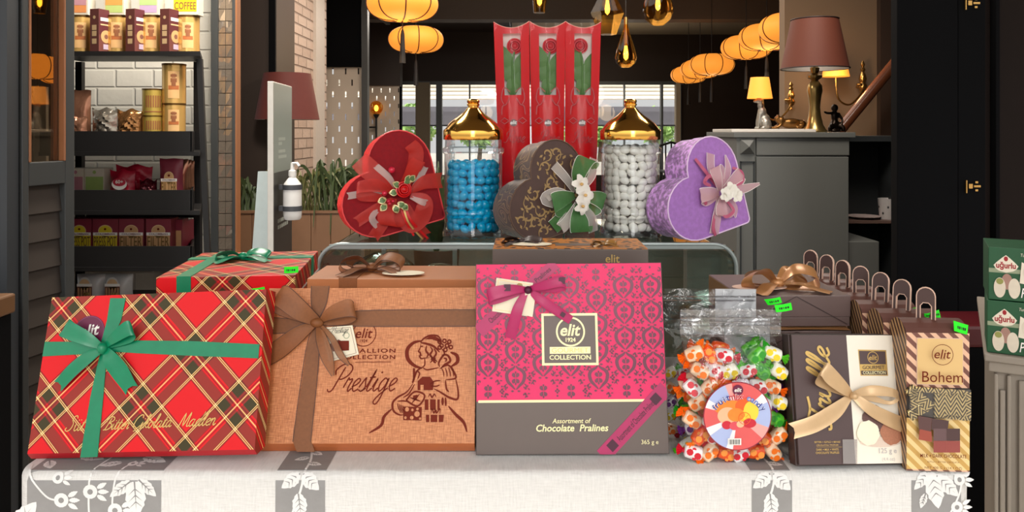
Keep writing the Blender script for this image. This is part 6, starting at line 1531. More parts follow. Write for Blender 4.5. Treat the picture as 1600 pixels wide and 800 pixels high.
# ================================================================== ROSE BOXES
m_rosec = mat('red_gloss_card', (210, 6, 18), .3, var=.05, spec=.3); m_rosed = mat('dark_rose_print', (160, 14, 26), .35); m_bag = glass('rose_film', (254, 252, 252), base=.0, rough=.06, bump=.6, scale=9, k=.32)
m_petal = mat('rose_petal', (196, 14, 34), .45, var=.2, scale=60); m_rleaf = mat('rose_leaf', (78, 122, 52), .5, var=.2, scale=40)
m_inside = mat('box_lining', (226, 220, 212), .6)
def rose_box(i, xt, xb, label):
    d = 1.64; z0 = CT+.0035; zt = Z(34, d); H = zt-z0
    x = X((xt+xb)/2, d)
    lean = math.atan2(X(xt, d)-X(xb, d), H)
    M = Matrix.Translation((X(xb, d), d, z0)) @ Matrix.Rotation(lean, 4, 'Y')
    r = thing('rose_box', label, 'rose box', group='red rose gift boxes', M=M)
    wt, wb_ = .0381, .0315
    def half(t): return wb_+(wt-wb_)*t
    # front card with window, top edge dips in the middle
    wz0, wz1, ww = H*.64, H*.94, .0180
    N = 14; dep = .012
    def fy(u, t): return -dep*(1-(u)**2)*(.35+.65*math.sin(math.pi*min(1, t*.9+.08)))   # bulged front
    mb = MB(); cols = [-1, -.75, -ww/.0365, -.25, 0, .25, ww/.0365, .75, 1]; rowsz = [0, .12, .25, .38, .48, .57, .64, .70, .76, .82, .88, .94, .975, 1]
    for sg in (-1, 1):
        v = []
        for t in rowsz:
            for c in cols:
                dip = -.014*(1-c*c) if t == 1 else (-.006*(1-c*c) if t == .975 else 0)
                v.append((c*half(t), sg*-fy(c, t)*(1 if sg > 0 else 1)+sg*.004, t*H+dip))
        k = len(cols); f = []
        for a in range(len(rowsz)-1):
            for b in range(k-1):
                tm = (rowsz[a]+rowsz[a+1])/2; cm = (cols[b]+cols[b+1])/2
                if sg < 0 and   .64 < tm < .94 and abs(cm) < ww/.0365: continue
                f.append((a*k+b, a*k+b+1, (a+1)*k+b+1, (a+1)*k+b))
        mb.add(v, f, m_rosec)
    for sx in (-1, 1):
        v = []
        for t in rowsz: v += [(sx*half(t), -.004, t*H), (sx*half(t), .004, t*H)]
        mb.add(v, [(2*a, 2*a+1, 2*a+3, 2*a+2) for a in range(len(rowsz)-1)], m_rosec)
    cbx = mb.build('card_box', r, smooth=True)
    mb = MB(); v = []; k = 9
    mb.tube([(c*wt, fy(c, 1)-.004, H-.014*(1-c*c)) for c in [-1+2*j/12 for j in range(13)]], .0008, mat('pale_edge', (250, 180, 160), .4), 6); mb.build('top_edge', r)
    mb = MB(); mb.box(-ww-.004, ww+.004, .004, .006, wz0-.003, wz1+.003, m_inside); mb.build('lining', r)
    # the rose
    F = Face(r, M, y=.004)
    rx = (.006, .006, -.006)[i]; rosebloom(F, rx, wz1-.026, -.002, .017, m_petal, 'rose_bloom')
    mb = MB(); mb.tube([(rx, -.002, wz1-.03), (0, -.004, (wz0+wz1)/2), (0, -.004, wz0-.03)], .0022, m_rleaf, 8); mb.build('rose_stem', r, smooth=True)
    lf = []
    for u, t, L, W, a in ((-.004, .45, .058, .026, 1.85), (.004, .35, .058, .024, 1.2), (-.002, .20, .05, .026, 1.8), (.003, .10, .05, .024, 1.1), (.0, -.02, .045, .026, 1.6)):
        lf.append((u, wz0+(wz1-wz0)*t*.85, .001, L, W, a))
    leafs(F, lf, m_rleaf, m_rleaf, 'rose_leaf')
    # clear sleeve over the front
    mb = MB(); v = []
    for t in rowsz:
        for c in cols: v.append((c*half(t)*.97, fy(c, t)-.0062-.002*math.sin(c*7+t*9), t*H*.992))
    k = len(cols); mb.add(v, [(a*k+b, a*k+b+1, (a+1)*k+b+1, (a+1)*k+b) for a in range(len(rowsz)-1) for b in range(k-1)], m_bag)
    mb.build('clear_sleeve', r, smooth=True)
    # printing
    Fp = Face(r, M, y=-.0165); Fp.part = cbx
    for sx in (-1, 1):
        for pts in ([(.006, .50), (.020, .52), (.026, .47), (.020, .44)], [(.008, .47), (.016, .44), (.024, .43), (.026, .39)], [(.010, .36), (.020, .375), (.029, .36), (.020, .345)]):
            q = [(sx*a*.95, (b+.155)*H) for a, b in pts]; Fp.stroke(q if pts[0][1] != .36 else q+[q[0]], .0018, m_rosed, n=6, raw=pts[0][1] == .36)
    Fp.up(); Fp.disc(0, H*.505, .0075, mat('grey_badge', (120, 84, 84), .4)); Fp.up(); Fp.text('elit', 0, H*.507, m_white, w=.014, bold=.02, shear=.2)
    Fp.script('Rose', -.022, H*.41, .046, m_rosed, .0012, slant=.3, sy=.9)
    Fp.build('card_print', 'dark red rose print and white elit badge')
    return r
rose_box(0, 799, 806, 'red box with a wrapped red rose in its window, left of the three')
rose_box(1, 855.5, 856, 'red box with a wrapped red rose in its window, middle of the three')
rose_box(2, 911, 906, 'red box with a wrapped red rose in its window, right of the three')
# ================================================================== COFFEE SHELVES ON THE LEFT
m_shelf = mat('black_shelf_metal', (26, 24, 24), .5, var=.06); m_gtin = mat('gold_tin', (236, 190, 112), .25, .5, var=.06); m_tinrim = mat('tin_rim', (120, 86, 40), .35, .7)
m_maroon = mat('maroon_carton', (132, 38, 56), .45, var=.06); m_kraftl = mat('kraft_label', (206, 160, 110), .5); m_yel = mat('yellow_label', (226, 204, 40), .5); m_tan = mat('tan_label', (222, 186, 140), .5); m_bz = mat('bronze_carton', (128, 84, 70), .5)
DS = 2.6
sx0, sx1 = -1.60, X(306, DS)
sh = thing('shelf_unit', 'black metal shelf unit with four trays of coffee packs against the white tiles', 'shelf unit', (0, 0, 0))
def trayz(py0, py1): return Z(py1, DS), Z(py0, DS)
TR = []
def board(mb, pxr, d0, d1, z0, z1, m, x0=-1.60):
    """board whose right end is cut along the slanting side of the unit"""
    mb.prism([(x0, d0), (X(pxr, d0), d0), (X(pxr+3, d1), d1), (x0, d1)], z0, z1, m, ax='z')
DB = 2.86
for py0, py1 in ((205, 238), (297, 330), (385, 418), (470, 503)):
    z0, z1 = trayz(py0, py1); TR.append(z1-.016)
    mb = MB(); board(mb, 300, DS, DS+.008, z0, z1, m_shelf); board(mb, 312, DS-.006, DB, z0-.012, z0+.002, m_shelf); board(mb, 300, DS+.008, DB, z1-.024, z1-.0165, m_shelf)
    mb.prism([(X(300, DS)-.006, DS), (X(300, DS), DS), (X(304, DB), DB), (X(304, DB)-.006, DB)], z0, z1, m_shelf, ax='z'); mb.build('tray', sh, bevel=.001)
TZ0 = Z(80, 2.64)
mb = MB(); board(mb, 313, 2.64, DB, TZ0-.016, TZ0, m_shelf); mb.build('top_shelf', sh, bevel=.001)
for px in (122, 307):
    mb = MB(); x = X(px, 2.86); mb.box(x-.012, x+.012, 2.862, 2.885, .004, TZ0-.016, m_shelf); mb.build('post', sh)
mb = MB(); a, b = at(310, 92, 2.66), at(323, 420, 2.60); c = b+(b-a)*.83; c.z = .004
for p, q in ((a, b), (b, c)):
    mb.add([(p.x-.007, p.y, p.z), (p.x+.012, p.y, p.z), (q.x+.012, q.y, q.z), (q.x-.007, q.y, q.z)]+[(p.x-.004, p.y+.012, p.z), (p.x+.012, p.y+.012, p.z), (q.x+.012, q.y+.012, q.z), (q.x-.004, q.y+.012, q.z)], [(0, 1, 2, 3), (7, 6, 5, 4), (0, 4, 5, 1), (2, 6, 7, 3), (1, 5, 6, 2), (0, 3, 7, 4)], m_shelf)
mb.build('side_rail', sh)
mb = MB(); x = X(92, 2.62); mb.box(x-.02, x, 2.61, 2.66, .004, 1.3, m_shelf); mb.build('side_rail', sh)
mb = MB(); mb.box(-1.60, X(307, 2.86), 2.885, 2.895, TZ0-.6, TZ0-.585, m_shelf); mb.build('crossbar', sh)

def tin(px, py_base, d, wpx, hpx, z0, label, group, yellow=False):
    r_ = wpx/2/1200*d; h = hpx/1200*d; t = thing('coffee_tin', label, 'tin', (X(px, d), d, z0+.0005), group=group)
    body = mat('yellow_tin', (206, 176, 86), .35, .5, var=.05) if yellow else m_gtin
    mb = MB(); mb.lathe([(.001, 0), (r_, 0), (r_, h*.955), (r_*.97, h*.96), (.001, h*.96)], body, 32, cap=False); bd = mb.build('body', t, smooth=True)
    mb = MB(); mb.lathe([(r_*1.02, h*.95), (r_*1.03, h), (.001, h)], m_tinrim, 32, cap=False); mb.build('rim', t, smooth=True)
    # printed label wrapped round the front
    def P(a, z): return ((r_+.0006)*math.sin(a), -(r_+.0006)*math.cos(a), z)
    mb = MB(); pm = mat('tin_print', (150, 92, 56), .5); pl = mat('tin_label', (232, 184, 124), .5)
    def band(a0, a1, z0_, z1_, m, e=0):
        n = 8; v = []
        for i in range(n+1):
            a = a0+(a1-a0)*i/n+(.75 if not yellow else .5)
            for z in (z0_, z1_): q = P(a, z); k = 1+e/r_; v.append((q[0]*k, q[1]*k, q[2]))
        mb.add(v, [(2*i, 2*i+2, 2*i+3, 2*i+1) for i in range(n)], m)
    if yellow:
        for k in range(7): band(-.75+.22*k, -.62+.22*k, h*.30, h*.74, pm)
        band(-.9, .8, h*.12, h*.16, pm)
    else:
        band(-.85, .1, h*.12, h*.80, pl); band(-.62, -.12, h*.52, h*.62, pm, .0004); band(-.52, -.22, h*.60, h*.74, mat('tin_face', (182, 128, 88), .5), .0004); band(-.62, -.12, h*.66, h*.72, pm, .0008); band(-.8, .05, h*.34, h*.44, mat('tin_stripe', (190, 110, 60), .5), .0004); band(-.55, -.2, h*.42, h*.54, pm, .0006)
    mb.build('printed_label', bd, smooth=True); return t
DT = 2.72
for i, px in enumerate((128, 184, 237, 294)):
    t = tin(px, 80, DT, 34, 58, TZ0, ['gold coffee tin leftmost on the top shelf', 'gold coffee tin second from the left on the top shelf', 'gold coffee tin third from the left on the top shelf', 'gold coffee tin rightmost on the top shelf'][i], 'gold tins on the top shelf')
    # pastel carton standing on the tin
    a, b, lb = ((C, (196, 132, 140), 'orange and pink'), )[0], None, None
    cols = [((204, 150, 160), (232, 150, 90), 'pink and orange'), ((240, 170, 90), (196, 214, 130), 'orange and pale green'), ((190, 220, 140), (200, 172, 206), 'green and lilac'), ((222, 206, 60), (226, 204, 150), 'yellow and cream')][i]
    M = Matrix.Translation((X(px+1, DT), DT-.03, TZ0+58/1200*DT+.001)); r = thing('pastel_carton', 'small '+cols[2]+' carton standing on a gold tin of the top shelf', 'carton', group='pastel cartons', M=M)
    w2 = .036 if i < 3 else .044
    mb = MB(); mb.box(-w2, w2, 0, .05, 0, .13, mat('cream_carton', (226, 216, 196), .5)); mb.build('carton', r, bevel=.001)
    F = Face(r, M)
    if i < 3: F.rect(-w2+.006, w2-.006, .008, .062, mat('pastel%d' % i, cols[1], .5)); F.rect(-w2+.006, w2-.006, .034, .062, mat('pastel_b%d' % i, cols[0], .5), e=.0003)
    else: F.rect(-w2+.004, w2-.004, .012, .11, m_yel); F.up(); F.text('COFFEE', 0, .032, m_wood, w=w2*1.7, h=.026, bold=.01)
    F.build('front_label', cols[2]+' label')
for i, px in enumerate((153, 209, 263)):
    M = Matrix.Translation((X(px-11, 2.672), 2.668, TZ0+.0005)) @ Matrix.Rotation(R(0), 4, 'Z'); ps = 17/1200*2.67; pf = .055
    r = thing('capsule_carton', ['maroon coffee carton between the first two gold tins', 'maroon coffee carton between the second and third gold tins', 'maroon coffee carton before the rightmost gold tin'][i], 'carton', group='maroon cartons on the top shelf', M=Matrix.Translation((X(px+2, 2.65), 2.648, TZ0+.0005)) @ Matrix.Rotation(R(72), 4, 'Z'))
    Mr = r.matrix_world.copy(); h = .148
    mb = MB(); mb.box(0, .058, 0, .040, 0, h, mat('brown_spine', (112, 62, 56), .5)); crt = mb.build('carton', r, bevel=.0008)
    F = Face(r, Mr); F.part = crt; F.rect(.001, .057, h*.40, h-.001, mat('deep_maroon', (92, 40, 46), .5)); F.up(); F.disc(.03, h*.36, .022, m_kraftl); F.up(); F.disc(.03, h*.36, .008, m_bz); F.rect(.006, .052, h*.72, h*.80, m_white); F.rect(.006, .045, h*.62, h*.65, m_tan); F.rect(.018, .042, h*.06, h*.18, mat('lilac_print', (190, 170, 190), .5)); F.build('front_label', 'maroon and kraft label')
    # spine
    Ms = Mr @ Matrix.Rotation(R(-90), 4, 'Z'); F = Face(r, Ms, y=0)
    F.root = r; F.part = None
    for z in (.18, .36, .50): F.rect(-.030, -.010, h*z, h*z+.018, m_tan)
    F.disc(-.020, h*.80, .006, m_tan); o = F.build('spine_print', 'white icons on the narrow side'); o.matrix_local = Matrix.Rotation(R(-90), 4, 'Z')

z1 = TR[0]
# tins stacked on the upper tray: heights reach down behind the tray front
def stack2(px, wpx, py_top, py_mid, d, labels, group, yellow):
    zb = z1+.0005; zm = Z(py_mid, d); zt_ = Z(py_top, d)
    tin(px, 0, d, wpx, (zm-zb)*1200/d, zb, labels[0], group, yellow); tin(px, 0, d, wpx+1, (zt_-zm-.001)*1200/d, zm+.0005, labels[1], group, yellow)
stack2(239, 30, 139, 181, 2.69, ('small yellow coffee tin carrying another one on the upper tray', 'small yellow coffee tin on top of another, beside the taller gold tins'), 'stacked small yellow tins', True)
stack2(272, 34, 100, 162, 2.70, ('gold coffee tin carrying another one at the right of the upper tray', 'tallest gold coffee tin on top of its stack on the upper tray'), 'stacked gold tins', False)
m_foilb = mat('bronze_foil', (176, 124, 98), .22, .7, var=.25, scale=25, bump=.6); m_foils = mat('silver_foil', (170, 160, 146), .2, .8, var=.25, scale=25, bump=.6); m_foilg = mat('gold_brown_foil', (170, 120, 74), .2, .8, var=.25, scale=25, bump=.6)
def pouch(name, label, px, d, z0, w_, h, dep, m, front=None, group=None, rz=0, crease=1.0, cat='coffee bag'):
    """soft pack: pillow with a pinched top seam"""
    r = thing(name, label, cat, (X(px, d), d, z0+.0005), R(rz), group); r.matrix_world = Matrix.Translation((X(px, d), d, z0+.0005)) @ Matrix.Rotation(R(rz), 4, 'Z')
    mb = MB(); nz, nx = 12, 10; rr = random.Random(int(px*7))
    ph = [rr.uniform(0, 6) for _ in range(4)]
    for sg in (-1, 1):
        v = []
        for i in range(nz+1):
            t = i/nz; th = dep/2*min(1, (1-t)*2.6)**.7
            for j in range(nx+1):
                u = j/nx*2-1; wr = (math.sin(u*7+t*9+ph[0])*math.sin(t*13+u*3+ph[1]))*.004*crease
                v.append((u*w_/2*(1-.05*math.sin(t*3.1)), sg*(th*(1-abs(u)**3)+.0006)+wr*(1-abs(u)**4), h*t+.003*crease*math.sin(u*5+ph[2])*t))
        k = nx+1; mb.add(v, [(i*k+j, i*k+j+1, (i+1)*k+j+1, (i+1)*k+j) for i in range(nz) for j in range(nx)], m)
    mb.build('bag', r, smooth=True)
    if front: front(r, w_, h, dep)
    return r
pouch('foil_bag', 'crinkled bronze foil coffee bag standing at the left end of the upper tray', 126, 2.70, z1, .075, Z(141, 2.7)-z1, .04, m_foilb, crease=.6)
pouch('foil_bag', 'bronze foil bag lying low in front of the taller bronze one, upper tray', 123, 2.655, z1, .06, Z(183, 2.655)-z1, .03, m_foilb)
pouch('foil_bag', 'slumped silver foil bag in the middle of the upper tray', 164, 2.67, z1, .095, Z(170, 2.67)-z1, .05, m_foils, rz=-6, crease=2)
pouch('foil_bag', 'slumped copper foil bag next to the silver one on the upper tray', 204, 2.68, z1, .09, Z(172, 2.68)-z1, .05, m_foilg, rz=5, crease=2)
z2 = TR[1]
def carton(name, label, px, d, z0, wpx, py_top, dep, m, front, group=None, rz=0):
    M = Matrix.Translation((X(px, d), d, z0+.0005)) @ Matrix.Rotation(R(rz), 4, 'Z'); r = thing(name, label, 'carton', group=group, M=M); w2 = wpx/2/1200*d; h = Z(py_top, d)-z0
    mb = MB(); mb.box(-w2, w2, 0, dep, 0, h, m); crt = mb.build('carton', r, bevel=.0008); F = Face(r, M); F.part = crt; front(F, w2, h); return r
mcream = mat('cream_carton', (226, 216, 196), .5)
def fpast(col):
    def f(F, w2, h): F.rect(-w2+.004, w2-.004, .01, h*.66, mat('pas_%d_%d_%d' % col, col, .5)); F.disc(0, h*.84, .006, mat('pas_%d_%d_%d' % col, col, .5)); F.build('front_label')
    return f
carton('pastel_carton', 'cream carton with a pink label at the left end of the second tray', 118, 2.66, z2, 26, 263, .06, mcream, fpast((204, 140, 150)), 'pastel cartons')
carton('pastel_carton', 'cream carton with a green label on the second tray', 147.5, 2.66, z2, 31, 263, .06, mcream, fpast((170, 196, 110)), 'pastel cartons')
mredbag = mat('crimson_pack', (186, 24, 52), .3, var=.2, scale=30, bump=.3)
def fred(r, w_, h, dep):
    F = Face(r, r.matrix_world, y=-dep/2-.004); F.disc(.0, h*.42, .026, m_white, rv=.02); F.up(); F.disc(0, h*.5, .022, mredbag, rv=.014); F.up(); F.text('60+', 0, h*.52, m_white, w=.026, bold=.02); F.build('printed_label', 'white label reading 60+')
pouch('sweet_bag', 'crimson and white sweet bag on the second tray', 192, 2.655, z2, .088, Z(266, 2.655)-z2, .04, mredbag, fred, 'crimson sweet bags', cat='sweet bag', crease=1.5)
pouch('sweet_bag', 'crimson sweet bag slumped behind the one with the round white label', 210, 2.70, z2, .13, Z(259, 2.70)-z2, .03, mredbag, None, 'crimson sweet bags', cat='sweet bag', crease=2)
pouch('sweet_bag', 'dark maroon foil pack lying right of the crimson bags', 232, 2.65, z2, .06, Z(281, 2.65)-z2, .03, mat('dark_maroon_foil', (96, 24, 36), .25, .4, bump=.5), None, None, cat='sweet bag', crease=2)
def fcol(lc, tint):
    def f(F, w2, h):
        F.rect(-w2+.003, w2-.003, .004, h*.46, lc); F.disc(0, h*.60, w2*.56, m_tan, rv=h*.20); F.up(); F.disc(0, h*.60, w2*.50, lc, rv=h*.17); F.up(); F.rect(-w2+.002, w2-.002, h*.45, h*.55, m_white); F.up()
        F.text('COLOMBIAN', 0, h*.50, m_choc, w=w2*1.5, h=h*.05, bold=.03); F.text(tint, 0, h*.25, mat('dark_label_print', (120, 90, 40), .5), w=w2*1.75, h=h*.34, bold=.01); F.disc(0, h*.66, .004, m_choc); F.build('front_label', 'round-topped label with '+tint+' lettering')
    return f
def fpouch(lc, tint):
    def f(r, w_, h, dep):
        F = Face(r, r.matrix_world, y=-dep/2-.0045); fcol(lc, tint)(F, w_*.36, h*.80)
    return f
for i, (px, d) in enumerate(((268, 2.64), (279, 2.69), (284, 2.73), (289, 2.77))):
    pouch('coffee_pouch', ['maroon coffee pouch with a kraft label, front of the row on the second tray', 'coffee pouch with foil side directly behind the front maroon pouch', 'coffee pouch third in the row on the second tray', 'coffee pouch last in the row on the second tray'][i], px, d, z2, .082 if i == 0 else .07, Z(248+i, d)-z2, .03, m_maroon if i == 0 else m_foilb, fpouch(m_kraftl, 'FILTER') if i == 0 else None, 'coffee pouches on the second tray', crease=.35)
z3 = TR[2]
for i, (px, wp, lc, tx) in enumerate(((124, 38, m_yel, 'PRESS POT'), (164.5, 40, m_yel, 'PRESS POT'), (205, 39, m_kraftl, 'FILTER'), (247.5, 39, m_kraftl, 'FILTER'))):
    carton('coffee_carton', ['maroon carton with a yellow label, left end of the third tray', 'maroon carton with a yellow label, second on the third tray', 'maroon carton with a kraft label, third on the third tray', 'maroon carton with a kraft label, fourth on the third tray'][i], px, 2.64, z3, wp, 342, .06, m_maroon, fcol(lc, tx), 'maroon coffee cartons on the third tray')
carton('coffee_carton', 'plain maroon carton turned sideways right of the labelled ones, third tray', 275, 2.68, z3, 20, 343, .05, m_maroon, lambda F, w2, h: (F.rect(-w2+.004, w2-.004, .004, h*.6, m_kraftl), F.build('front_label')), 'maroon coffee cartons on the third tray')
carton('coffee_carton', 'narrow maroon carton at the right end of the third tray', 287, 2.74, z3, 14, 345, .05, m_maroon, lambda F, w2, h: (F.rect(-w2+.003, w2-.003, .004, h*.55, m_tan), F.build('front_label')), 'maroon coffee cartons on the third tray')
z4 = TR[3]
mclear = mat('milky_pouch', (206, 204, 202), .3, var=.08)
for i, px in enumerate((143, 186)):
    def fbot(r, w_, h, dep):
        F = Face(r, r.matrix_world, y=-dep/2-.004); F.disc(-.008, h*.66, .022, mclear, rv=.026); F.up(); F.rect(-.034, .018, h*.05, h*.66, m_bz); F.disc(-.008, h*.66, .018, m_tan, rv=.02); F.up(); F.rect(-.034, .018, h*.60, h*.70, m_white); F.rect(-.012, .008, h*.3, h*.38, m_gold)
        for k in range(5): F.rect(-.03+.01*k, -.026+.01*k, h*.1, h*.55, m_kraftl)
        F.build('front_label', 'brown label')
    pouch('coffee_pouch', ['milky coffee pouch with a brown label left on the lowest tray', 'milky coffee pouch right on the lowest tray, half behind the tartan box'][i], px, 2.66, z4, .10, Z(428, 2.66)-z4, .05, mclear, fbot, 'milky pouches on the lowest tray', crease=.3)

# ================================================================== SIGN STAND, SANITIZER, PLANTS, FLOOR LAMP
m_pane = mat('grey_green_board', (132, 140, 130), .3, var=.04, scale=4); m_sdark = mat('dark_board', (46, 42, 40), .35)
A, B = Vector((X(427, 2.40), 2.40, 0)), Vector((X(456, 2.68), 2.68, 0)); an = math.atan2((B-A).y, (B-A).x); Lb = (B-A).length
MS = Matrix.Translation(A) @ Matrix.Rotation(an, 4, 'Z'); zt3 = Z(127, 2.40)
st = thing('sign_stand', 'tall narrow sign board on a white base carrying a hand sanitizer bracket', 'sign', M=MS)
mb = MB(); mb.box(0, Lb, 0, .018, .02, zt3, mat('white_acrylic', (216, 212, 204), .4)); mb.build('board', st, bevel=.0015)
zc_ = Z(268, 2.5)
F = Face(st, MS); F.rect(.004, Lb-.002, zc_, zt3-.004, m_pane); F.rect(.004, Lb-.002, .03, zc_, m_sdark); F.up()
mpw = mat('faded_print', (178, 186, 176), .5)
for z, w_ in ((1.12, .10), (1.105, .05), (1.08, .10), (1.062, .12)): F.rect(.07, .07+w_, z, z+.010, mpw)
for z, w_ in ((.855, .13), (.835, .16)):
    for k in range(6): F.rect(.06+w_*k/6, .06+w_*(k+.7)/6, z, z+.012, mpw)
F.build('sign_face', 'grey upper and dark lower sign face')
mb = MB(); mb.box(-.02, Lb+.02, -.10, .12, .004, .02, m_white); mb.build('foot_plate', st)
lg = MB(); P0 = [(X(403, 2.55), Z(268, 2.55)), (X(424, 2.55), Z(268, 2.55)), (X(430, 2.55), .004), (X(368, 2.55), .004)]; lg.prism(P0, 2.55, 2.565, mat('pale_blue_acrylic', (196, 208, 208), .35)); o = lg.build('support_fin', st); o.matrix_local = MS.inverted()
# bottle in its bracket
bx_, by_ = X(453, 2.47), 2.47
bt = thing('sanitizer_bottle', 'white pump bottle of hand sanitizer strapped to the sign board', 'bottle', (bx_+.008, by_, Z(343, 2.47)))
hb_ = Z(262, 2.47)-Z(343, 2.47)
mb = MB(); mb.lathe([(.001, 0), (.024, 0), (.028, .006), (.029, .02), (.029, hb_*.62), (.026, hb_*.70), (.013, hb_*.80), (.011, hb_*.81), (.011, hb_*.86), (.001, hb_*.86)], mat('white_plastic', (232, 230, 226), .4), 28, cap=False); mb.build('body', bt, smooth=True)
mb = MB(); mb.lathe([(.001, hb_*.84), (.0125, hb_*.84), (.0125, hb_*.94), (.007, hb_*.96), (.005, hb_*1.1), (.001, hb_*1.1)], mat('white_plastic', (232, 230, 226), .4), 20, cap=False); mb.tube([(0, 0, hb_*1.08), (.018, -.01, hb_*1.09), (.026, -.014, hb_*1.03)], .0045, mat('white_plastic', (232, 230, 226), .4), 10); mb.build('pump', bt, smooth=True)
mb = MB()
for z in (.17, .58): mb.lathe([(.0295, hb_*z), (.0305, hb_*z), (.0305, hb_*z+.016), (.0295, hb_*z+.016)], mat('grey_strap', (74, 76, 80), .5), 28, cap=False); mb.box(-.041, -.026, -.01, .01, hb_*z, hb_*z+.016, mat('grey_strap', (74, 76, 80), .5))
mb.build('bracket_strap', bt, smooth=True)
# planter and plants
m_plank = mat('planter_wood', (128, 92, 66), .55, var=.15, scale=9)
pl = thing('planter', 'long wooden planter box full of green plants behind the sign stand', 'planter', (0, 3.9, 0)); pz = Z(333, 3.9)
mb = MB(); x = -1.42
while x < -.62: mb.box(x, x+.098, 0, .02, .004, pz, m_plank); x += .10
mb.box(-1.42, -.62, .02, .30, .004, pz-.03, m_plank); mb.build('box', pl, bevel=.002)
mb = MB(); mb.box(-1.43, -.61, -.01, .02, pz, pz+.012, m_plank); mb.box(-1.43, -.61, .28, .31, pz-.03, pz+.012, m_plank); mb.build('rim', pl)
mb = MB(); mb.box(-1.41, -.63, .02, .28, pz-.03, pz-.012, mat('soil', (50, 40, 32), .9)); mb.build('soil', pl)
m_pl1 = mat('dark_green_leaf', (70, 84, 50), .5, var=.3, scale=20); m_pl2 = mat('olive_leaf', (112, 112, 66), .5, var=.3, scale=20)
def blades(name, label, px, d, n, L, wd, m, droop, seed, sp=.04):
    rr = random.Random(seed); t = thing(name, label, 'plant', (X(px, d), d, pz-.012), group='plants in the long planter'); mb = MB()
    for k in range(n):
        a = rr.uniform(0, 6.28); l = L*rr.uniform(.6, 1.1); out = l*rr.uniform(.25, .8); dr_ = droop*rr.uniform(.4, 1.2); b0 = (rr.uniform(-sp, sp), rr.uniform(-sp, sp)*.6)
        pts = [(b0[0], b0[1], 0), (b0[0]+out*.35*math.cos(a), b0[1]+out*.25*math.sin(a), l*.55), (b0[0]+out*.8*math.cos(a), b0[1]+out*.5*math.sin(a), l*.8-dr_*.1), (b0[0]+out*1.2*math.cos(a), b0[1]+out*.7*math.sin(a), l*.7-dr_)]
        q = cr(pts, 5); side = Vector((-math.sin(a)*.6, math.cos(a)*.3, .6)).normalized(); mb.strip(q, [side*wd*(math.sin(math.pi*(.12+.85*i/(len(q)-1))))**.6 for i in range(len(q))], m)
    mb.build('leaves', t, smooth=True)
    return t
blades('leafy_plant', 'dark leafy plant in the planter left of the sign stand', 385, 4.03, 46, .22, .011, m_pl1, .05, 3, .07); blades('leafy_plant', 'olive wispy plant in the planter right of the sanitizer bottle', 480, 4.03, 60, .28, .007, m_pl2, .10, 4, .07)
blades('spider_plant', 'dark strappy spider plant hanging over the planter by the red heart', 525, 4.0, 52, .34, .009, m_pl1, .30, 5, .06); blades('leafy_plant', 'dark plant in the planter behind the red heart box', 575, 4.0, 40, .28, .010, m_pl1, .1, 6, .06)
bp = thing('potted_plant', 'dark bushy pot plant between the red heart and the blue almond jar', 'plant', (X(682, 4.6), 4.6, 0))
mb = MB(); mb.lathe([(.001, .004), (.10, .004), (.14, .45), (.13, .45), (.001, .40)], m_shut, 24, cap=False); mb.build('pot', bp, smooth=True)
mb = MB(); rr = random.Random(9)
for k in range(70):
    a = rr.uniform(0, 6.28); q = cr([(0, 0, .4), (.06*math.cos(a), .06*math.sin(a), .62), (.16*math.cos(a)*rr.uniform(.4, 1), .16*math.sin(a), .72+rr.uniform(0, .25))], 4); mb.strip(q, [Vector((-math.sin(a), math.cos(a), .3)).normalized()*.022*math.sin(math.pi*(.1+.85*i/(len(q)-1))) for i in range(len(q))], m_pl1)
mb.build('leaves', bp, smooth=True)
fl = thing('floor_lamp', 'floor lamp with a wide maroon shade in front of the brick wall', 'floor lamp', (X(449, 4.27), 4.27, 0)); z0, z1_ = Z(187, 4.27), Z(115, 4.27)
mb = MB(); lamp_shade(mb, 49/1200*4.27, 36/1200*4.27, z0, z1_, mat('dark_maroon_shade', (104, 44, 36), .7), m_shadein); mb.build('lamp_shade', fl, smooth=True)
mb = MB(); mb.lathe([(.001, .004), (.13, .004), (.13, .02), (.02, .035), (.012, .05), (.012, z1_-.02), (.001, z1_-.02)], m_abrass, 24, cap=False); mb.box(-.12, .12, -.003, .003, z1_-.02, z1_-.014, m_abrass); mb.build('pole', fl, smooth=True)
# things glimpsed through the shutter pane
wb = slab('white_board', X(52, 3.6), X(72, 3.6), 3.6, 3.62, .004, Z(136, 3.6), mat('silver_board', (176, 172, 166), .4), st=False); tag(wb, 'pale upright board glimpsed through the shutter door pane', 'board')
wp = thing('framed_picture', 'grey framed picture leaning in the shutter door pane', 'picture', (X(88, 3.9), 3.9, 0))
mb = MB(); x0, x1 = X(78, 3.9)-wp.location.x, X(99, 3.9)-wp.location.x; mb.box(x0, x1, 0, .02, .004, Z(136, 3.9), m_shut); mb.build('frame', wp)
mb = MB(); mb.box(x0+.008, x1-.008, -.004, 0, Z(205, 3.9), Z(140, 3.9), mat('grey_picture', (120, 116, 108), .4, var=.4, scale=14)); mb.build('picture', wp)

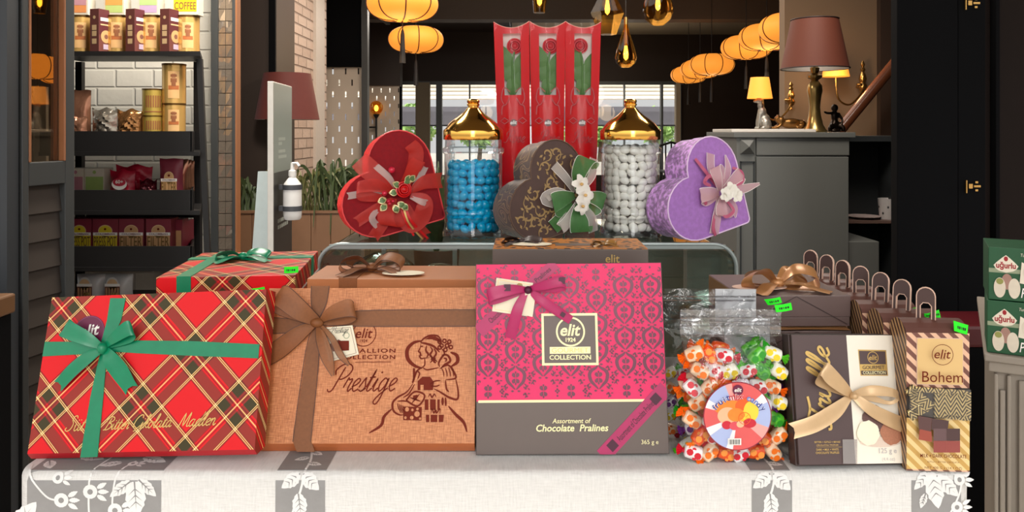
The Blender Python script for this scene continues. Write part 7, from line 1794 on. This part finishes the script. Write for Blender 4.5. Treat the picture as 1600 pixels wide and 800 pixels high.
# ================================================================== CABINET AND GREEN BOXES, FAR RIGHT
m_cab = mat('taupe_cabinet', (150, 140, 128), .5, var=.04)
MC = Matrix.Translation((X(1540, 1.27), 1.27, 0)) @ Matrix.Rotation(R(-30), 4, 'Z')
cb = thing('cabinet', 'taupe panelled cabinet under the two green sweet boxes at the right edge', 'cabinet', M=MC)
ztop = Z(551, 1.27)
def cpart(n, bs, m=m_cab, bev=.002):
    mb = MB()
    for b in bs: mb.box(*b, m)
    return mb.build(n, cb, bevel=bev)
cpart('top', [(-.002, .6, -.008, .5, ztop-.012, ztop), (.004, .6, .0, .49, ztop-.030, ztop-.012)]); cpart('body', [(.012, .59, .012, .48, .004, ztop-.03)])
cpart('pilaster', [(.012, .018, .004, .012, .06, ztop-.034), (.030, .036, .004, .012, .06, ztop-.034), (.020, .028, .006, .012, .06, ztop-.06)])
cpart('door', [(.046, .30, .004, .012, .06, ztop-.04)]); cpart('door_moulding', [(.058, .062, -.002, .004, .09, ztop-.06), (.058, .29, -.002, .004, ztop-.066, ztop-.06), (.066, .29, .0, .004, .1, ztop-.075)])
m_gbox = mat('dark_green_carton', (28, 84, 50), .45, var=.08); m_bann = mat('banner_cream', (236, 226, 206), .5); m_sweet = mat('sweet_print', (224, 212, 192), .6, var=.1, scale=90); m_sweet2 = mat('cocoa_sweet_print', (170, 130, 116), .6, var=.1, scale=90); m_sweet3 = mat('pistachio_print', (150, 150, 80), .6)
for i, (z0, lb) in enumerate(((ztop+.0005, 'green sweet box with a cream banner, lower of the two on the cabinet'), (ztop+.0885, 'green sweet box with a cream banner, upper of the two on the cabinet'))):
    M = MC @ Matrix.Translation((.002+.002*i, .004, z0)) @ Matrix.Rotation(R(2*i), 4, 'Z'); W, H = .20, .0865
    r = thing('sweet_box', lb, 'sweet box', group='green sweet boxes', M=M); mb = MB(); mb.box(0, W, 0, .12, 0, H, m_gbox); crt = mb.build('carton', r, bevel=.001)
    F = Face(r, M); F.part = crt; P0_ = F.P; kx = .72; F.P = lambda u, v, e=0: P0_(u*kx if u < W-.002 else u, v, e); F.rect(.001, W-.001, H*.52, H*.60, mat('pale_stripe', (150, 160, 130), .5)); F.up()
    F.poly([(.010, H*.66), (.014, H*.60), (.020, H*.56), (.034, H*.53), (.048, H*.56), (.054, H*.60), (.058, H*.66), (.052, H*.72), (.040, H*.82), (.034, H*.86), (.028, H*.82), (.016, H*.72)], m_bann); F.up()
    F.text('uğurlu', .034, H*.655, m_rosed, w=.038, h=.0135, bold=.03); F.disc(.034, H*.79, .004, m_rosed); F.up()
    F.disc(.036, H*.36, .0105, m_sweet2, rv=.013); F.up(); F.disc(.022, H*.24, .0115, m_sweet, rv=.0165); F.disc(.050, H*.24, .0115, m_sweet, rv=.0165); F.up(); F.disc(.022, H*.36, .007, m_sweet3, rv=.005); F.build('printed_banner', 'cream banner and printed sweets')
    F.poly([(.060, H*.35), (.064, H*.75), (.075, H*.70), (.088, H*.78), (.12, H*.74), (.15, H*.76), (.15, H*.32), (.10, H*.30)], m_bann); F.up(); F.disc(.078, H*.54, .012, m_sweet); F.disc(.10, H*.52, .014, m_sweet3); F.disc(.122, H*.54, .013, m_sweet); F.up()
    F.text('Turkish Floss Halva', .09, H*.88, m_bann, w=.056, shear=.2); F.text('Pişmaniye', .100, H*.14, m_white, w=.075, h=.021, shear=.25, bold=.01); F.build('front_print', 'cream window print and white lettering')
